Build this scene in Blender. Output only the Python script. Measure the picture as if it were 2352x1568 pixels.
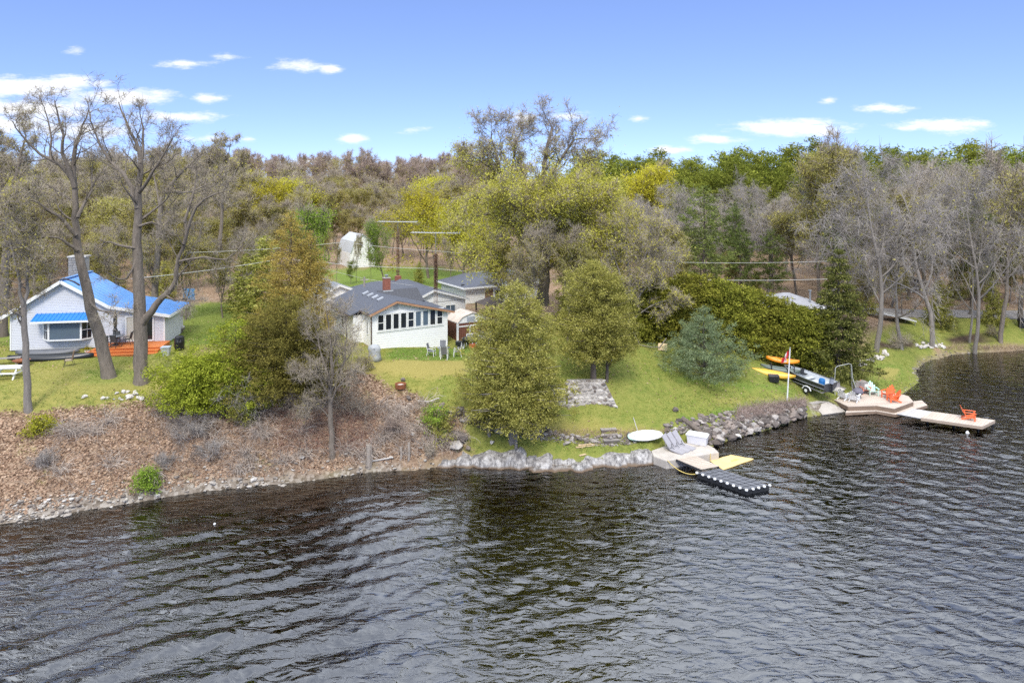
import bpy, math, random
import numpy as np
from mathutils import Vector, Matrix, Euler, noise as mnoise

for o in list(bpy.data.objects):
    bpy.data.objects.remove(o)
SC = bpy.context.scene
COL = SC.collection
R = math.radians
PI = math.pi

# ---------------------------------------------------------------- camera
CAM_H = 18.0
cam_data = bpy.data.cameras.new('camera')
cam_data.lens = 24.0
cam_data.sensor_width = 36.0
cam_data.shift_y = -0.1505
cam_data.clip_end = 4000
cam_data.clip_start = 0.5
cam = bpy.data.objects.new('camera', cam_data)
cam.location = (0, 0, CAM_H)
cam.rotation_euler = (R(90), 0, 0)
COL.objects.link(cam)
SC.camera = cam

# ---------------------------------------------------------------- light
SUN_EL, SUN_AZ = 50.0, 186.0            # degrees; azimuth clockwise from north (+Y)
world = bpy.data.worlds.new('World')
SC.world = world
world.use_nodes = True
wn, wl = world.node_tree.nodes, world.node_tree.links
wn.clear()
w_out = wn.new('ShaderNodeOutputWorld')
w_bg = wn.new('ShaderNodeBackground')
w_bg.inputs['Strength'].default_value = 0.15
sky = wn.new('ShaderNodeTexSky')
sky.sky_type = 'NISHITA'
sky.sun_disc = False
sky.sun_elevation = R(SUN_EL)
sky.sun_rotation = R(SUN_AZ)
sky.altitude = 100
sky.air_density = 0.5
sky.dust_density = 0.0
sky.ozone_density = 3.0

sun_data = bpy.data.lights.new('sun', 'SUN')
sun_data.energy = 1.5
sun_data.angle = R(14)
sun_data.color = (1.0, 0.94, 0.84)
sun = bpy.data.objects.new('sun', sun_data)
_el, _az = R(SUN_EL), R(SUN_AZ)
_dir = Vector((math.sin(_az) * math.cos(_el), math.cos(_az) * math.cos(_el), math.sin(_el)))
sun.rotation_euler = _dir.to_track_quat('Z', 'Y').to_euler()
sun.location = (-40, -60, 90)
COL.objects.link(sun)

SC.view_settings.view_transform = 'Standard'
SC.view_settings.look = 'None'
SC.view_settings.gamma = 1.0
SC.view_settings.use_curve_mapping = False
SC.view_settings.exposure = 1.02
SC.cycles.max_bounces = 6
SC.cycles.diffuse_bounces = 3
SC.cycles.glossy_bounces = 3
SC.cycles.transparent_max_bounces = 12
SC.cycles.volume_bounces = 0
SC.cycles.sample_clamp_direct = 4.0
SC.cycles.sample_clamp_indirect = 4.0
SC.cycles.caustics_reflective = False
SC.cycles.caustics_refractive = False
SC.cycles.use_denoising = False
SC.cycles.use_adaptive_sampling = False

# ---- clouds: small flat cumulus in the sky dome (direction space: x/y, z/y)
def WN(t, **kw):
    n = wn.new(t)
    for k, v in kw.items():
        setattr(n, k, v)
    return n
def wlink(a, b):
    wl.new(a, b)
tc = WN('ShaderNodeTexCoord')
sep = WN('ShaderNodeSeparateXYZ'); wlink(tc.outputs['Generated'], sep.inputs[0])
ymax = WN('ShaderNodeMath', operation='MAXIMUM'); wlink(sep.outputs['Y'], ymax.inputs[0]); ymax.inputs[1].default_value = 0.05
du = WN('ShaderNodeMath', operation='DIVIDE'); wlink(sep.outputs['X'], du.inputs[0]); wlink(ymax.outputs[0], du.inputs[1])
dv = WN('ShaderNodeMath', operation='DIVIDE'); wlink(sep.outputs['Z'], dv.inputs[0]); wlink(ymax.outputs[0], dv.inputs[1])
cuv = WN('ShaderNodeCombineXYZ'); wlink(du.outputs[0], cuv.inputs[0]); wlink(dv.outputs[0], cuv.inputs[1])
nmap = WN('ShaderNodeMapping'); nmap.inputs['Scale'].default_value = (16, 52, 1); wlink(cuv.outputs[0], nmap.inputs['Vector'])
nz = WN('ShaderNodeTexNoise'); nz.inputs['Scale'].default_value = 1.6; nz.inputs['Detail'].default_value = 8; nz.inputs['Roughness'].default_value = 0.68
wlink(nmap.outputs[0], nz.inputs['Vector'])
CLOUDS = [  # centre u, v and half width, half height in units of the 2352 px photo, strength
 (50, 200, 180, 30, 1.12), (160, 188, 80, 20, 1.1), (230, 192, 40, 12, .7), (285, 222, 145, 24, 1.1), (70, 250, 210, 28, 1.1), (20, 285, 130, 30, 1.0), (190, 300, 150, 24, .85), (400, 268, 140, 16, .7),
 (420, 268, 80, 12, .6), (478, 226, 45, 13, .95), (423, 147, 80, 11, .7), (518, 128, 42, 10, .6), (690, 151, 75, 18, .7), (757, 160, 30, 14, .9), (176, 117, 26, 9, .4),
 (806, 320, 42, 15, 1.1), (1200, 269, 38, 14, .8), (1310, 268, 60, 12, .55), (1465, 273, 30, 9, .6), (975, 366, 26, 8, .7), (720, 371, 70, 12, .7), (950, 299, 40, 8, .35),
 (1815, 294, 165, 24, 1.15), (1870, 282, 60, 14, .9), (2030, 249, 72, 13, .95), (2170, 288, 130, 20, 1.05), (2090, 295, 45, 9, .7), (1638, 321, 80, 12, .95),
 (1538, 345, 65, 11, .9), (1905, 230, 20, 9, .5), (480, 318, 90, 12, .5), (570, 320, 25, 8, .5), (1090, 384, 50, 10, .5), (2060, 372, 60, 12, .4)]
acc = None
for (cu, cv, hw, hh, st) in CLOUDS:
    s1 = WN('ShaderNodeVectorMath', operation='SUBTRACT'); wlink(cuv.outputs[0], s1.inputs[0])
    s1.inputs[1].default_value = ((cu - 1176) / 1568, (430 - cv) / 1568, 0)
    s2 = WN('ShaderNodeVectorMath', operation='MULTIPLY'); wlink(s1.outputs[0], s2.inputs[0])
    s2.inputs[1].default_value = (1568 / hw, 1568 / hh, 0)
    s3 = WN('ShaderNodeVectorMath', operation='LENGTH'); wlink(s2.outputs[0], s3.inputs[0])
    s4 = WN('ShaderNodeMath', operation='MULTIPLY_ADD'); wlink(s3.outputs['Value'], s4.inputs[0]); s4.inputs[1].default_value = -st; s4.inputs[2].default_value = st
    if acc is None:
        acc = s4
    else:
        m = WN('ShaderNodeMath', operation='MAXIMUM'); wlink(acc.outputs[0], m.inputs[0]); wlink(s4.outputs[0], m.inputs[1]); acc = m
# unseen bright cloud cover added overhead, for soft fill and lighter water
zz = WN('ShaderNodeMath', operation='MAXIMUM'); wlink(sep.outputs['Z'], zz.inputs[0]); zz.inputs[1].default_value = 0.06
px = WN('ShaderNodeMath', operation='DIVIDE'); wlink(sep.outputs['X'], px.inputs[0]); wlink(zz.outputs[0], px.inputs[1])
py = WN('ShaderNodeMath', operation='DIVIDE'); wlink(sep.outputs['Y'], py.inputs[0]); wlink(zz.outputs[0], py.inputs[1])
pxy = WN('ShaderNodeCombineXYZ'); wlink(px.outputs[0], pxy.inputs[0]); wlink(py.outputs[0], pxy.inputs[1])
n2 = WN('ShaderNodeTexNoise'); n2.inputs['Scale'].default_value = 0.9; n2.inputs['Detail'].default_value = 5; wlink(pxy.outputs[0], n2.inputs['Vector'])
g1 = WN('ShaderNodeMapRange'); wlink(n2.outputs['Fac'], g1.inputs[0]); g1.inputs[1].default_value = 0.25; g1.inputs[2].default_value = 0.60; g1.inputs[4].default_value = 0.9
beh = WN('ShaderNodeMapRange'); wlink(sep.outputs['Z'], beh.inputs[0]); beh.inputs[1].default_value = 0.29; beh.inputs[2].default_value = 0.48
gm = WN('ShaderNodeMath', operation='MULTIPLY'); wlink(g1.outputs[0], gm.inputs[0]); wlink(beh.outputs[0], gm.inputs[1])
nadd = WN('ShaderNodeMath', operation='MULTIPLY_ADD'); wlink(nz.outputs['Fac'], nadd.inputs[0]); nadd.inputs[1].default_value = 2.0; nadd.inputs[2].default_value = -.93
ysgn = WN('ShaderNodeMath', operation='GREATER_THAN'); wlink(sep.outputs['Y'], ysgn.inputs[0]); ysgn.inputs[1].default_value = 0.1
asum = WN('ShaderNodeMath', operation='ADD'); wlink(acc.outputs[0], asum.inputs[0]); wlink(nadd.outputs[0], asum.inputs[1])
amr = WN('ShaderNodeMapRange', interpolation_type='SMOOTHSTEP'); wlink(asum.outputs[0], amr.inputs[0]); amr.inputs[1].default_value = 0.0; amr.inputs[2].default_value = 0.95
am = WN('ShaderNodeMath', operation='MULTIPLY'); wlink(amr.outputs[0], am.inputs[0]); wlink(ysgn.outputs[0], am.inputs[1])
sgam = WN('ShaderNodeGamma'); sgam.inputs['Gamma'].default_value = 0.62; wlink(sky.outputs[0], sgam.inputs['Color'])
stint = WN('ShaderNodeMixRGB', blend_type='MULTIPLY'); stint.inputs[0].default_value = 1.0; wlink(sgam.outputs[0], stint.inputs[1]); stint.inputs[2].default_value = (0.88, 1.0, 1.40, 1)
hsv = WN('ShaderNodeHueSaturation'); hsv.inputs['Saturation'].default_value = 1.0; wlink(stint.outputs[0], hsv.inputs['Color'])
mixd = WN('ShaderNodeMixRGB'); wlink(gm.outputs[0], mixd.inputs[0]); wlink(hsv.outputs[0], mixd.inputs[1]); mixd.inputs[2].default_value = (8.0, 8.5, 9.2, 1)
mixc = WN('ShaderNodeMixRGB'); wlink(am.outputs[0], mixc.inputs[0]); wlink(mixd.outputs[0], mixc.inputs[1]); mixc.inputs[2].default_value = (3.9, 3.95, 4.1, 1)
wlink(mixc.outputs[0], w_bg.inputs['Color'])
wlink(w_bg.outputs[0], w_out.inputs['Surface'])

# ---------------------------------------------------------------- helpers
def survey(u, v, z):
    """A point at height z, from its bearing in the 2352 px wide survey photograph."""
    Y = (CAM_H - z) * 1568.0 / (v - 430.0)
    return ((u - 1176.0) / 1568.0 * Y, Y, z)
def bearing(u, v, Y):
    return ((u - 1176.0) / 1568.0 * Y, Y, CAM_H - (v - 430.0) * Y / 1568.0)

def new_mesh(name, V, F, smooth=False):
    """F: one array of equal-sized faces, or a list of such arrays."""
    V = np.asarray(V, np.float32)
    Fs = F if isinstance(F, list) else [F]
    Fs = [np.asarray(f, np.int32) for f in Fs if len(f)]
    me = bpy.data.meshes.new(name)
    me.vertices.add(len(V)); me.vertices.foreach_set('co', V.ravel())
    idx = np.concatenate([f.ravel() for f in Fs])
    tot = np.concatenate([np.full(len(f), f.shape[1], np.int32) for f in Fs])
    me.loops.add(len(idx)); me.loops.foreach_set('vertex_index', idx)
    me.polygons.add(len(tot))
    st = np.concatenate([[0], np.cumsum(tot)[:-1]]).astype(np.int32)
    me.polygons.foreach_set('loop_start', st); me.polygons.foreach_set('loop_total', tot)
    me.polygons.foreach_set('use_smooth', np.full(len(tot), smooth))
    me.update(calc_edges=True)
    return me

def tag(o, label=None, cat=None, group=None, kind=None):
    if label: o['label'] = label
    if cat: o['category'] = cat
    if group: o['group'] = group
    if kind: o['kind'] = kind
    return o

def put(name, me, mat=None, parent=None, loc=None, rz=0.0):
    o = bpy.data.objects.new(name, me)
    COL.objects.link(o)
    if mat is not None and me is not None:
        for m in (mat if isinstance(mat, (list, tuple)) else [mat]):
            me.materials.append(m)
    if parent: o.parent = parent
    if loc is not None: o.location = loc
    if rz: o.rotation_euler = (0, 0, rz)
    return o

def thing(name, label, cat, loc=(0, 0, 0), rz=0.0, group=None, kind=None):
    o = put(name, None, None, None, loc, rz)
    o.empty_display_size = 0.3
    return tag(o, label, cat, group, kind)

def dup(root, loc, rz=0.0, sc=None, label=None, group=None):
    r = root.copy(); COL.objects.link(r)
    r.location = loc; r.rotation_euler = (0, 0, rz)
    if sc is not None: r.scale = (sc, sc, sc) if isinstance(sc, (int, float)) else sc
    if label: r['label'] = label
    if group: r['group'] = group
    for ch in root.children:
        c = ch.copy(); COL.objects.link(c); c.parent = r
        for g in ch.children:
            d = g.copy(); COL.objects.link(d); d.parent = c
    return r

class MB:
    """Collects shapes into one mesh."""
    def __init__(s): s.v = []; s.f = []
    def add(s, vs, fs):
        b = len(s.v); s.v += [tuple(p) for p in vs]; s.f += [[b + i for i in f] for f in fs]; return s
    def box(s, x0, x1, y0, y1, z0, z1):
        return s.add([(x0,y0,z0),(x1,y0,z0),(x1,y1,z0),(x0,y1,z0),(x0,y0,z1),(x1,y0,z1),(x1,y1,z1),(x0,y1,z1)],
                     [(3,2,1,0),(4,5,6,7),(0,1,5,4),(1,2,6,5),(2,3,7,6),(3,0,4,7)])
    def cbox(s, c, d, rot=(0,0,0)):
        M = Euler(rot).to_matrix(); c = Vector(c); h = [x / 2 for x in d]
        P = [c + M @ Vector((sx*h[0], sy*h[1], sz*h[2])) for sz in (-1,1) for sx, sy in ((-1,-1),(1,-1),(1,1),(-1,1))]
        return s.add(P, [(3,2,1,0),(4,5,6,7),(0,1,5,4),(1,2,6,5),(2,3,7,6),(3,0,4,7)])
    def bar(s, a, b, w, h=None, up=(0,0,1)):
        a, b = Vector(a), Vector(b); h = h or w
        d = (b - a).normalized(); upv = Vector(up)
        if abs(d.dot(upv)) > .98: upv = Vector((0,1,0))
        x = d.cross(upv).normalized() * (w/2); y = x.normalized().cross(d) * (h/2)
        P = [p + sx*x + sy*y for p in (a, b) for sx, sy in ((-1,-1),(1,-1),(1,1),(-1,1))]
        return s.add(P, [(3,2,1,0),(4,5,6,7),(0,1,5,4),(1,2,6,5),(2,3,7,6),(3,0,4,7)])
    def tube(s, pts, r, n=6, cap=True):
        pts = [Vector(p) for p in pts]; m = len(pts)
        rs = r if isinstance(r, (list, tuple)) else [r]*m
        b = len(s.v); up = Vector((0.13, 0.21, 1)).normalized(); px = None
        for i, p in enumerate(pts):
            d = (pts[min(i+1,m-1)] - pts[max(i-1,0)]).normalized()
            if px is None:
                if abs(d.dot(up)) > .95: up = Vector((1,0,0))
                x = d.cross(up).normalized()
            else:
                x = (px - d * px.dot(d)).normalized()
            px = x; y = d.cross(x)
            for k in range(n):
                a = 2*PI*k/n; s.v.append(tuple(p + (x*math.cos(a) + y*math.sin(a))*rs[i]))
        for i in range(m-1):
            for k in range(n):
                k2 = (k+1) % n
                s.f.append([b+i*n+k, b+i*n+k2, b+(i+1)*n+k2, b+(i+1)*n+k])
        if cap:
            s.f.append([b+k for k in range(n)][::-1]); s.f.append([b+(m-1)*n+k for k in range(n)])
        return s
    def lathe(s, prof, n=12, c=(0,0,0)):
        b = len(s.v); m = len(prof)
        for (r, z) in prof:
            for k in range(n):
                a = 2*PI*k/n; s.v.append((c[0]+r*math.cos(a), c[1]+r*math.sin(a), c[2]+z))
        for i in range(m-1):
            for k in range(n):
                k2 = (k+1) % n; s.f.append([b+i*n+k, b+i*n+k2, b+(i+1)*n+k2, b+(i+1)*n+k])
        s.f.append([b+k for k in range(n)][::-1]); s.f.append([b+(m-1)*n+k for k in range(n)])
        return s
    def prism(s, poly, z0, z1):
        n = len(poly); b = len(s.v)
        s.v += [(x, y, z0) for x, y in poly] + [(x, y, z1) for x, y in poly]
        s.f.append([b+i for i in range(n)][::-1]); s.f.append([b+n+i for i in range(n)])
        for i in range(n):
            j = (i+1) % n; s.f.append([b+i, b+j, b+n+j, b+n+i])
        return s
    def slab(s, quad, th):
        """A plate: quad of 3-D points, thickness th downwards along its normal."""
        q = [Vector(p) for p in quad]; n = (q[1]-q[0]).cross(q[-1]-q[0]).normalized()
        if n.z < 0: q = q[::-1]; n = -n
        lo = [p - n*th for p in q]; m = len(q); b = len(s.v)
        s.v += [tuple(p) for p in lo + q]
        s.f.append([b+i for i in range(m)][::-1]); s.f.append([b+m+i for i in range(m)])
        for i in range(m):
            j = (i+1) % m; s.f.append([b+i, b+j, b+m+j, b+m+i])
        return s
    def loft(s, rings, cap=True):
        n = len(rings[0]); b = len(s.v)
        for rg in rings: s.v += [tuple(p) for p in rg]
        for i in range(len(rings)-1):
            for k in range(n):
                k2 = (k+1) % n; s.f.append([b+i*n+k, b+i*n+k2, b+(i+1)*n+k2, b+(i+1)*n+k])
        if cap:
            s.f.append([b+k for k in range(n)][::-1]); e = b+(len(rings)-1)*n; s.f.append([e+k for k in range(n)])
        return s
    def mesh(s, name, smooth=False, xf=None):
        me = bpy.data.meshes.new(name)
        v = s.v if xf is None else [tuple(xf @ Vector(p)) for p in s.v]
        me.from_pydata(v, [], s.f)
        if smooth: me.polygons.foreach_set('use_smooth', np.ones(len(me.polygons), bool))
        me.update()
        return me
    def build(s, name, mat, parent=None, loc=None, rz=0.0, smooth=False, bevel=0.0):
        me = s.mesh(name, smooth)
        if bevel:
            import bmesh
            bm = bmesh.new(); bm.from_mesh(me)
            bmesh.ops.bevel(bm, geom=bm.edges[:], offset=bevel, segments=1, affect='EDGES', clamp_overlap=True)
            bm.to_mesh(me); bm.free()
        return put(name, me, mat, parent, loc, rz)

# ---------------------------------------------------------------- materials
def nodes_of(name):
    m = bpy.data.materials.new(name); m.use_nodes = True
    nt = m.node_tree; nt.nodes.clear()
    out = nt.nodes.new('ShaderNodeOutputMaterial')
    return m, nt, out
def N(nt, t, **kw):
    n = nt.nodes.new(t)
    for k, v in kw.items():
        if k.startswith('i_'):
            n.inputs[k[2:].replace('_', ' ')].default_value = v
        else:
            setattr(n, k, v)
    return n
def ramp(nt, stops, src=None, interp='LINEAR'):
    r = nt.nodes.new('ShaderNodeValToRGB'); r.color_ramp.interpolation = interp
    el = r.color_ramp.elements
    while len(el) < len(stops): el.new(0.5)
    for e, (p, c) in zip(el, stops):
        e.position = p; e.color = (*c, 1) if len(c) == 3 else c
    if src is not None: nt.links.new(src, r.inputs[0])
    return r
MATS = {}
def plain(name, c, rough=0.6, var=0.15, scale=3.0, bump=0.0, bscale=20.0, metal=0.0, stretch=None, dirt=0.0):
    """A painted, wooden, metal or stone surface with mottled colour and fine relief."""
    if name in MATS: return MATS[name]
    m, nt, out = nodes_of(name)
    b = N(nt, 'ShaderNodeBsdfPrincipled'); b.inputs['Roughness'].default_value = rough; b.inputs['Metallic'].default_value = metal
    t = N(nt, 'ShaderNodeTexCoord'); src = t.outputs['Object']
    if stretch:
        mp = N(nt, 'ShaderNodeMapping'); mp.inputs['Scale'].default_value = stretch; nt.links.new(src, mp.inputs['Vector']); src = mp.outputs[0]
    n1 = N(nt, 'ShaderNodeTexNoise'); n1.inputs['Scale'].default_value = scale; n1.inputs['Detail'].default_value = 6; n1.inputs['Roughness'].default_value = .65
    nt.links.new(src, n1.inputs['Vector'])
    lo = tuple(max(0, x*(1-var)) for x in c); hi = tuple(min(1, x*(1+var)) for x in c)
    rp = ramp(nt, [(0.3, lo), (0.7, hi)], n1.outputs['Fac'])
    col = rp.outputs[0]
    oi = N(nt, 'ShaderNodeObjectInfo')
    hs = N(nt, 'ShaderNodeHueSaturation'); nt.links.new(col, hs.inputs['Color'])
    mr = N(nt, 'ShaderNodeMapRange'); nt.links.new(oi.outputs['Random'], mr.inputs[0]); mr.inputs[3].default_value = 1-var*.6; mr.inputs[4].default_value = 1+var*.6
    nt.links.new(mr.outputs[0], hs.inputs['Value']); col = hs.outputs[0]
    if dirt:
        n3 = N(nt, 'ShaderNodeTexNoise'); n3.inputs['Scale'].default_value = scale*.35; n3.inputs['Detail'].default_value = 8; nt.links.new(t.outputs['Object'], n3.inputs['Vector'])
        dr = ramp(nt, [(0.5, (0,0,0)), (0.75, (1,1,1))], n3.outputs['Fac'])
        dm = N(nt, 'ShaderNodeMath', operation='MULTIPLY'); nt.links.new(dr.outputs[0], dm.inputs[0]); dm.inputs[1].default_value = dirt
        mx = N(nt, 'ShaderNodeMixRGB'); nt.links.new(dm.outputs[0], mx.inputs[0]); nt.links.new(col, mx.inputs[1]); mx.inputs[2].default_value = (c[0]*.45+.02, c[1]*.4+.015, c[2]*.35+.01, 1); col = mx.outputs[0]
    nt.links.new(col, b.inputs['Base Color'])
    if bump:
        n2 = N(nt, 'ShaderNodeTexNoise'); n2.inputs['Scale'].default_value = bscale; n2.inputs['Detail'].default_value = 4; nt.links.new(src, n2.inputs['Vector'])
        bp = N(nt, 'ShaderNodeBump'); bp.inputs['Strength'].default_value = bump; bp.inputs['Distance'].default_value = .05; nt.links.new(n2.outputs['Fac'], bp.inputs['Height']); nt.links.new(bp.outputs[0], b.inputs['Normal'])
    nt.links.new(b.outputs[0], out.inputs['Surface'])
    MATS[name] = m
    return m

def leafy(name, stops, transl=0.35, hue_var=0.008, val_var=0.25, contrast=.62):
    """Leaf-sized faces: every leaf draws its own colour from the ramp, each tree shifts a little."""
    m, nt, out = nodes_of(name)
    g = N(nt, 'ShaderNodeNewGeometry')
    mid_ = stops[len(stops)//2][1]
    stops = [(p, tuple(m_ + (c_-m_)*contrast for c_, m_ in zip(c, mid_))) for p, c in stops]
    rp = ramp(nt, stops, g.outputs['Random Per Island'])
    oi = N(nt, 'ShaderNodeObjectInfo')
    hs = N(nt, 'ShaderNodeHueSaturation'); nt.links.new(rp.outputs[0], hs.inputs['Color'])
    mh = N(nt, 'ShaderNodeMapRange'); nt.links.new(oi.outputs['Random'], mh.inputs[0]); mh.inputs[3].default_value = .5-hue_var; mh.inputs[4].default_value = .5+hue_var
    n1 = N(nt, 'ShaderNodeMath', operation='MULTIPLY'); nt.links.new(oi.outputs['Random'], n1.inputs[0]); n1.inputs[1].default_value = 7.31
    n2 = N(nt, 'ShaderNodeMath', operation='FRACT'); nt.links.new(n1.outputs[0], n2.inputs[0])
    mv = N(nt, 'ShaderNodeMapRange'); nt.links.new(n2.outputs[0], mv.inputs[0]); mv.inputs[3].default_value = 1-val_var; mv.inputs[4].default_value = 1+val_var
    nt.links.new(mh.outputs[0], hs.inputs['Hue']); nt.links.new(mv.outputs[0], hs.inputs['Value'])
    d = N(nt, 'ShaderNodeBsdfDiffuse'); nt.links.new(hs.outputs[0], d.inputs['Color'])
    t = N(nt, 'ShaderNodeBsdfTranslucent'); nt.links.new(hs.outputs[0], t.inputs['Color'])
    mx = N(nt, 'ShaderNodeMixShader'); mx.inputs[0].default_value = transl
    nt.links.new(d.outputs[0], mx.inputs[1]); nt.links.new(t.outputs[0], mx.inputs[2])
    nt.links.new(mx.outputs[0], out.inputs['Surface'])
    return m

def glass_pane(name, tint=(0.02, 0.024, 0.03), rough=0.06):
    m, nt, out = nodes_of(name)
    b = N(nt, 'ShaderNodeBsdfPrincipled'); b.inputs['Base Color'].default_value = (*tint, 1); b.inputs['Roughness'].default_value = rough
    b.inputs['IOR'].default_value = 1.5
    t = N(nt, 'ShaderNodeTexCoord'); n1 = N(nt, 'ShaderNodeTexNoise'); n1.inputs['Scale'].default_value = 1.3; nt.links.new(t.outputs['Object'], n1.inputs['Vector'])
    bp = N(nt, 'ShaderNodeBump'); bp.inputs['Strength'].default_value = .08; nt.links.new(n1.outputs['Fac'], bp.inputs['Height']); nt.links.new(bp.outputs[0], b.inputs['Normal'])
    nt.links.new(b.outputs[0], out.inputs['Surface'])
    return m

# ---------------------------------------------------------------- terrain
SHORE = [(-900,1320),(-500,1262),(-200,1225),(0,1203),(100,1188),(200,1170),(300,1155),(400,1138),(480,1126),(560,1118),(640,1110),(700,1105),(760,1097),(800,1090),(850,1084),(900,1080),(950,1078),(1000,1072),
         (1050,1064),(1100,1062),(1160,1062),(1200,1063),(1260,1068),(1310,1068),(1350,1068),(1400,1064),(1450,1060),(1500,1056),(1540,1052),(1600,1040),(1640,1024),(1680,1008),(1720,997),(1780,980),(1820,966),(1850,957),
         (1890,952),(1945,946),(1990,936),(2050,915),(2085,897),(2107,880),(2112,868),(2100,856),(2112,842),(2120,832),(2145,824),(2185,814),(2230,808),(2290,806),(2352,804),(2500,800),(2800,796),(3300,796)]
SHP = np.array([survey(u, v, 0.0)[:2] for u, v in SHORE])
LAND = [ # bearing u, v, height
 (-300,1000,4.4),(-300,1100,2.4),(-300,900,4.8),(-300,820,5.1),
 (0,1170,.5),(200,1141,.5),(400,1112,.45),(600,1090,.42),(800,1072,.4),(0,1060,2.4),(200,1040,2.4),(400,1020,2.3),(600,1010,2.2),(800,980,2.4),(700,1000,2.2),
 (0,945,4.45),(150,932,4.5),(300,908,4.5),(400,903,4.5),(500,900,4.4),(600,895,4.4),(700,880,4.5),(850,880,4.6),(765,1047,.9),
 (950,930,3.3),(950,880,4.3),(950,835,4.75),(950,1000,1.6),(960,1040,.9),(1100,1035,1.0),(1020,1040,.9),(1100,985,1.75),(1100,955,2.4),(1080,928,3.2),(1060,870,4.2),
 (1180,1012,1.25),(1200,1040,.9),(1250,1040,.75),(1280,1003,1.1),(1280,983,1.75),(1280,950,2.2),(1250,900,3.4),(1200,830,4.5),
 (1300,944,2.2),(1418,939,2.2),(1290,878,3.75),(1340,872,3.8),(1390,878,3.65),(1440,880,3.4),(1440,940,2.1),(1480,800,4.4),(1500,850,3.5),(1500,900,2.6),(1500,960,1.7),(1530,977,1.45),(1400,985,1.55),(1400,1002,1.2),(1400,1020,.75),(1400,1050,.5),
 (1480,1020,.72),(1480,1000,1.15),(1330,1045,.6),(1330,1018,.85),
 (1600,865,2.8),(1600,940,1.6),(1640,945,1.5),(1700,915,1.7),(1700,870,2.4),(1800,910,1.5),(1750,930,1.3),(1560,972,1.4),(1650,955,1.25),(1750,940,1.15),(1840,926,1.0),(1600,990,.9),(1700,972,.8),(1780,958,.7),
 (1850,890,1.4),(1880,905,1.05),(1900,920,.65),(1900,936,.3),(1700,830,3.2),(1930,880,1.3),(1960,915,.5),(2020,900,.3),
 (2000,850,1.2),(2050,830,.9),(2000,880,.8),(2060,870,.4),(2085,845,.4),(2010,799,1.7),(2080,805,1.1),(2142,786,1.4),(2239,775,1.6),(2320,765,1.7),(2200,796,.5),(2300,790,.5),(2000,727,2.6),(2200,727,2.6),(2352,727,2.6),(2200,700,3.2),(2352,700,3.2),(2000,700,3.3),(2500,760,1.8),(2700,740,2.2),
 (0,850,4.9),(300,820,5.0),(100,800,5.1),(500,760,5.2),(650,720,5.4),(854,801,5.0),(1028,799,4.4),(900,815,4.9),(980,822,4.6),(1050,830,4.4),(750,860,4.7),(1100,790,4.4)]
PTS = [survey(*p) for p in LAND]
PTS += [(-80,80,5.7),(-40,80,5.6),(0,80,4.9),(20,75,4.2),(30,75,3.4),(42,80,2.9),(-60,100,6),(-20,95,6.0),(0,100,5.9),(30,100,4.8),(60,100,3.4),(-100,150,8),(0,150,7.5),(60,150,6),(120,150,4.5),
        (-150,250,11),(0,250,11),(150,250,8),(-250,400,16),(0,400,15),(250,400,10),(0,600,16),(-400,600,16),(400,600,12),(90,90,3),(-120,60,5),(-60,60,5.2),(200,120,5)]
PTS = np.array(PTS + [(x, y, 0.0) for x, y in SHP])

def shore_dist(P):
    """Signed distance to the waterline, positive on land."""
    A, B = SHP[:-1], SHP[1:]
    best = np.full(len(P), 1e9); sgn = np.ones(len(P))
    for a, b in zip(A, B):
        ab = b - a; t = np.clip(((P - a) @ ab) / (ab @ ab), 0, 1)
        d = P - (a + t[:, None] * ab); dd = np.hypot(d[:, 0], d[:, 1])
        cr = ab[0] * d[:, 1] - ab[1] * d[:, 0]
        m = dd < best - 1e-6
        best = np.where(m, dd, best); sgn = np.where(m, np.sign(cr), sgn)
    return best * np.where(sgn == 0, 1, sgn)

def rbf_fit(P):
    X = P[:, :2]; n = len(X)
    D = np.hypot(X[:, None, 0] - X[None, :, 0], X[:, None, 1] - X[None, :, 1])
    A = np.zeros((n + 3, n + 3)); A[:n, :n] = -D + np.eye(n) * 0.25
    A[:n, n] = 1; A[:n, n+1:] = X; A[n, :n] = 1; A[n+1:, :n] = X.T
    w = np.linalg.solve(A, np.concatenate([P[:, 2], np.zeros(3)]))
    return X, w
RX, RW = rbf_fit(PTS)
def hash_noise(P, s, seed=0):
    """Cheap smooth 2-D value noise, -1..1, vectorised."""
    q = P * s + seed * 17.3; i = np.floor(q).astype(np.int64); f = q - i; f = f * f * (3 - 2 * f)
    def h(a, b):
        n = (a * 374761393 + b * 668265263 + seed * 1442695) & 0xffffffff
        n = ((n ^ (n >> 13)) * 1274126177) & 0xffffffff
        return ((n ^ (n >> 16)) & 0xffff) / 32767.5 - 1
    x, y = i[:, 0], i[:, 1]
    return (h(x,y)*(1-f[:,0]) + h(x+1,y)*f[:,0])*(1-f[:,1]) + (h(x,y+1)*(1-f[:,0]) + h(x+1,y+1)*f[:,0])*f[:,1]

def in_poly(P, poly):
    c = np.zeros(len(P), bool); n = len(poly); x, y = P[:, 0], P[:, 1]
    for i in range(n):
        (x1, y1), (x2, y2) = poly[i], poly[i-1]
        c ^= ((y1 > y) != (y2 > y)) & (x < (x2 - x1) * (y - y1) / (y2 - y1 + 1e-12) + x1)
    return c
def poly_sd(P, poly):
    poly = np.asarray(poly); best = np.full(len(P), 1e9)
    for a, b in zip(poly, np.roll(poly, -1, 0)):
        ab = b - a; t = np.clip(((P - a) @ ab) / (ab @ ab + 1e-12), 0, 1)
        best = np.minimum(best, np.hypot(*(P - (a + t[:, None] * ab)).T))
    return np.where(in_poly(P, poly), best, -best)

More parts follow.
